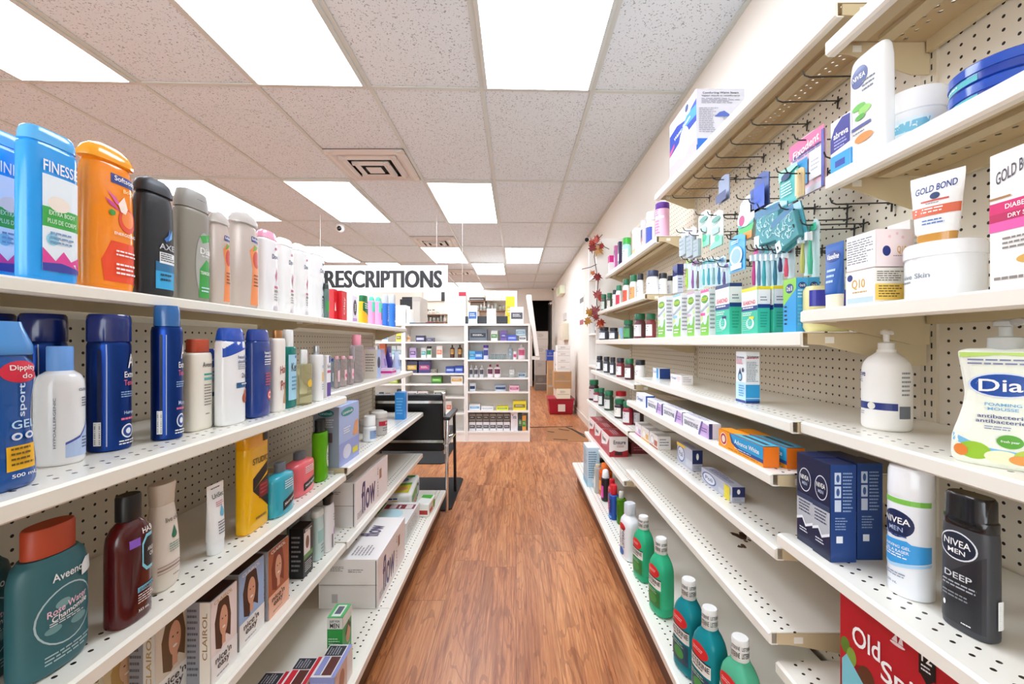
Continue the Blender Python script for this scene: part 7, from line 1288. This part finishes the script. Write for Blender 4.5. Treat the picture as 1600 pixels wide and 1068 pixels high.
# narrow bookcase past the right shelving
r = thing('narrow_bookcase', 'narrow white bookcase beyond the right shelving with leaves hanging on it', 'bookcase', (.80, 3.68, 0))
MB().box(-.14, .14, -.18, -.165, 0, 1.96, WOODW).build('side_panel', r); MB().box(-.14, .14, .165, .18, 0, 1.96, WOODW).build('side_panel', r); MB().box(.13, .14, -.165, .165, 0, 1.96, WOODW).build('back_panel', r)
for z_ in (.06, .40, .66, .89, 1.17, 1.36, 1.66, 1.95): MB().box(-.14, .13, -.165, .165, z_, z_+.016, WOODW).build('shelf_board', r)
carton(dict(x=.72, y=3.60, z=1.186, w=.12, d=.08, h=.085, rz=-PI/2, q=1), 'vitamin_box', 'black and white box inside the narrow bookcase', 'p#2c2c30', [('r', 'F', -.9, .3, .9, .7, 'p#d8d8dc')])
carton(dict(x=.72, y=3.60, z=.676, w=.10, d=.08, h=.10, rz=-PI/2, q=1), 'vitamin_box', 'crimson box inside the narrow bookcase, low down', 'p#b01f34', [('r', 'F', -.9, .3, .9, .6, 'p#e8c8cc')])
# maple leaf garland
r = thing('maple_leaf_garland', 'garland of red and orange maple leaves hanging on the narrow bookcase', 'garland', (.655, 3.47, 0))
stem = mat_plain('brown_stem', '#4a3026', .7, 8, .1)
MB().tube([(.05, 0, 1.985), (.0, -.02, 1.93), (-.02, -.02, 1.80), (.01, -.03, 1.60), (.0, -.02, 1.42), (.02, -.02, 1.34)], .003, stem, 6).build('stem', r)
MB().tube([(-.12, -.02, 1.70), (-.05, -.03, 1.715), (0, -.02, 1.74)], .003, stem, 6).build('twig', r); MB().tube([(.0, -.02, 1.90), (.06, -.03, 1.88), (.10, -.03, 1.86)], .003, stem, 6).build('twig', r)
def leaf(x, y, z_, s, a, col, tilt):
    pts = []
    for i, (ang, rad) in enumerate([(90, 1), (75, .55), (62, .72), (45, .45), (28, .95), (15, .5), (0, .62), (-25, .38), (-60, .5), (-90, .18), (-120, .5), (-155, .38), (180, .62), (165, .5), (152, .95), (135, .45), (118, .72), (105, .55)]):
        t = math.radians(ang); pts.append((rad*math.cos(t)*s, rad*math.sin(t)*s))
    m = MB(); vs = [(0, 0, .0)] + [(p[0], .25*s*(abs(p[0])/s)**2, p[1]) for p in pts]; n = len(pts)
    vs += [(v[0], v[1]+.0012, v[2]) for v in vs]
    fs = [(0, 1+(i+1) % n, 1+i) for i in range(n)] + [(n+1, n+2+i, n+2+(i+1) % n) for i in range(n)] + [(1+i, 1+(i+1) % n, n+2+(i+1) % n, n+2+i) for i in range(n)]
    m.add(vs, fs, col, T=Matrix.Translation((x, y, z_)) @ Matrix.Rotation(tilt, 4, 'Z') @ Matrix.Rotation(a, 4, 'Y')); m.build('leaf', r)
rl = ['p#8c2418', 'p#a8341c', 'p#b8602c', 'p#7c1c1c']
for i, (x, z_, s, a) in enumerate([(.0, 1.95, .035, .2), (-.04, 1.90, .06, .9), (.01, 1.86, .07, -2.8), (-.05, 1.87, .055, 1.8), (.04, 1.88, .045, -1.2), (-.01, 1.92, .045, 0), (-.04, 1.66, .035, .6), (.0, 1.64, .06, 3.0), (.0, 1.48, .065, .3), (.02, 1.46, .05, 1.4), (-.07, 1.34, .06, .8), (-.02, 1.35, .07, -.5), (-.09, 1.28, .055, 1.9), (.02, 1.27, .06, 2.8), (.03, 1.23, .045, 3.3), (-.01, 1.31, .05, -1.5)]):
    leaf(x, -.03-.004*i, z_+.0, s, a, rl[i % 4] if i not in (2, 10, 12) else 'p#a8742c', .3*math.sin(i*2.1))

# small marks on the shelving
r = thing('price_sticker', 'torn red and white sticker on the front edge of the second left shelf', 'sticker', (-.6085, .566, .896))
m = MB(); m.prism([(-.012, -.008), (.010, -.006), (.013, .010), (-.004, .008), (-.010, .010)], 'x', 0, .0006, 'p#c8203c'); m.build('red_paper', r)
m = MB(); m.prism([(-.002, -.004), (.008, -.003), (.007, .001), (-.002, .002)], 'x', .0006, .0010, 'p#f0e4e4'); m.build('white_print', r)
host = [o for o in COL.objects if o.get('label') == 'empty right shelf above the mouthwash bottles'][0]
m = MB(); rr = random.Random(4); RUST = mat_plain('dark_rust_stain', '#4a2c18', .6, 30, .2)
for i in range(9):
    cx, cy, s = .735-.565+rr.uniform(-.035, .035), 1.38-.94+rr.uniform(-.05, .05), rr.uniform(.006, .018)
    m.prism([(cx+s*rr.uniform(.5, 1.2)*math.cos(a), cy+s*rr.uniform(.6, 1.6)*math.sin(a)) for a in [2*PI*k/9 for k in range(9)]], 'z', .0001, .0004, RUST)
m.build('rust_stain', host)
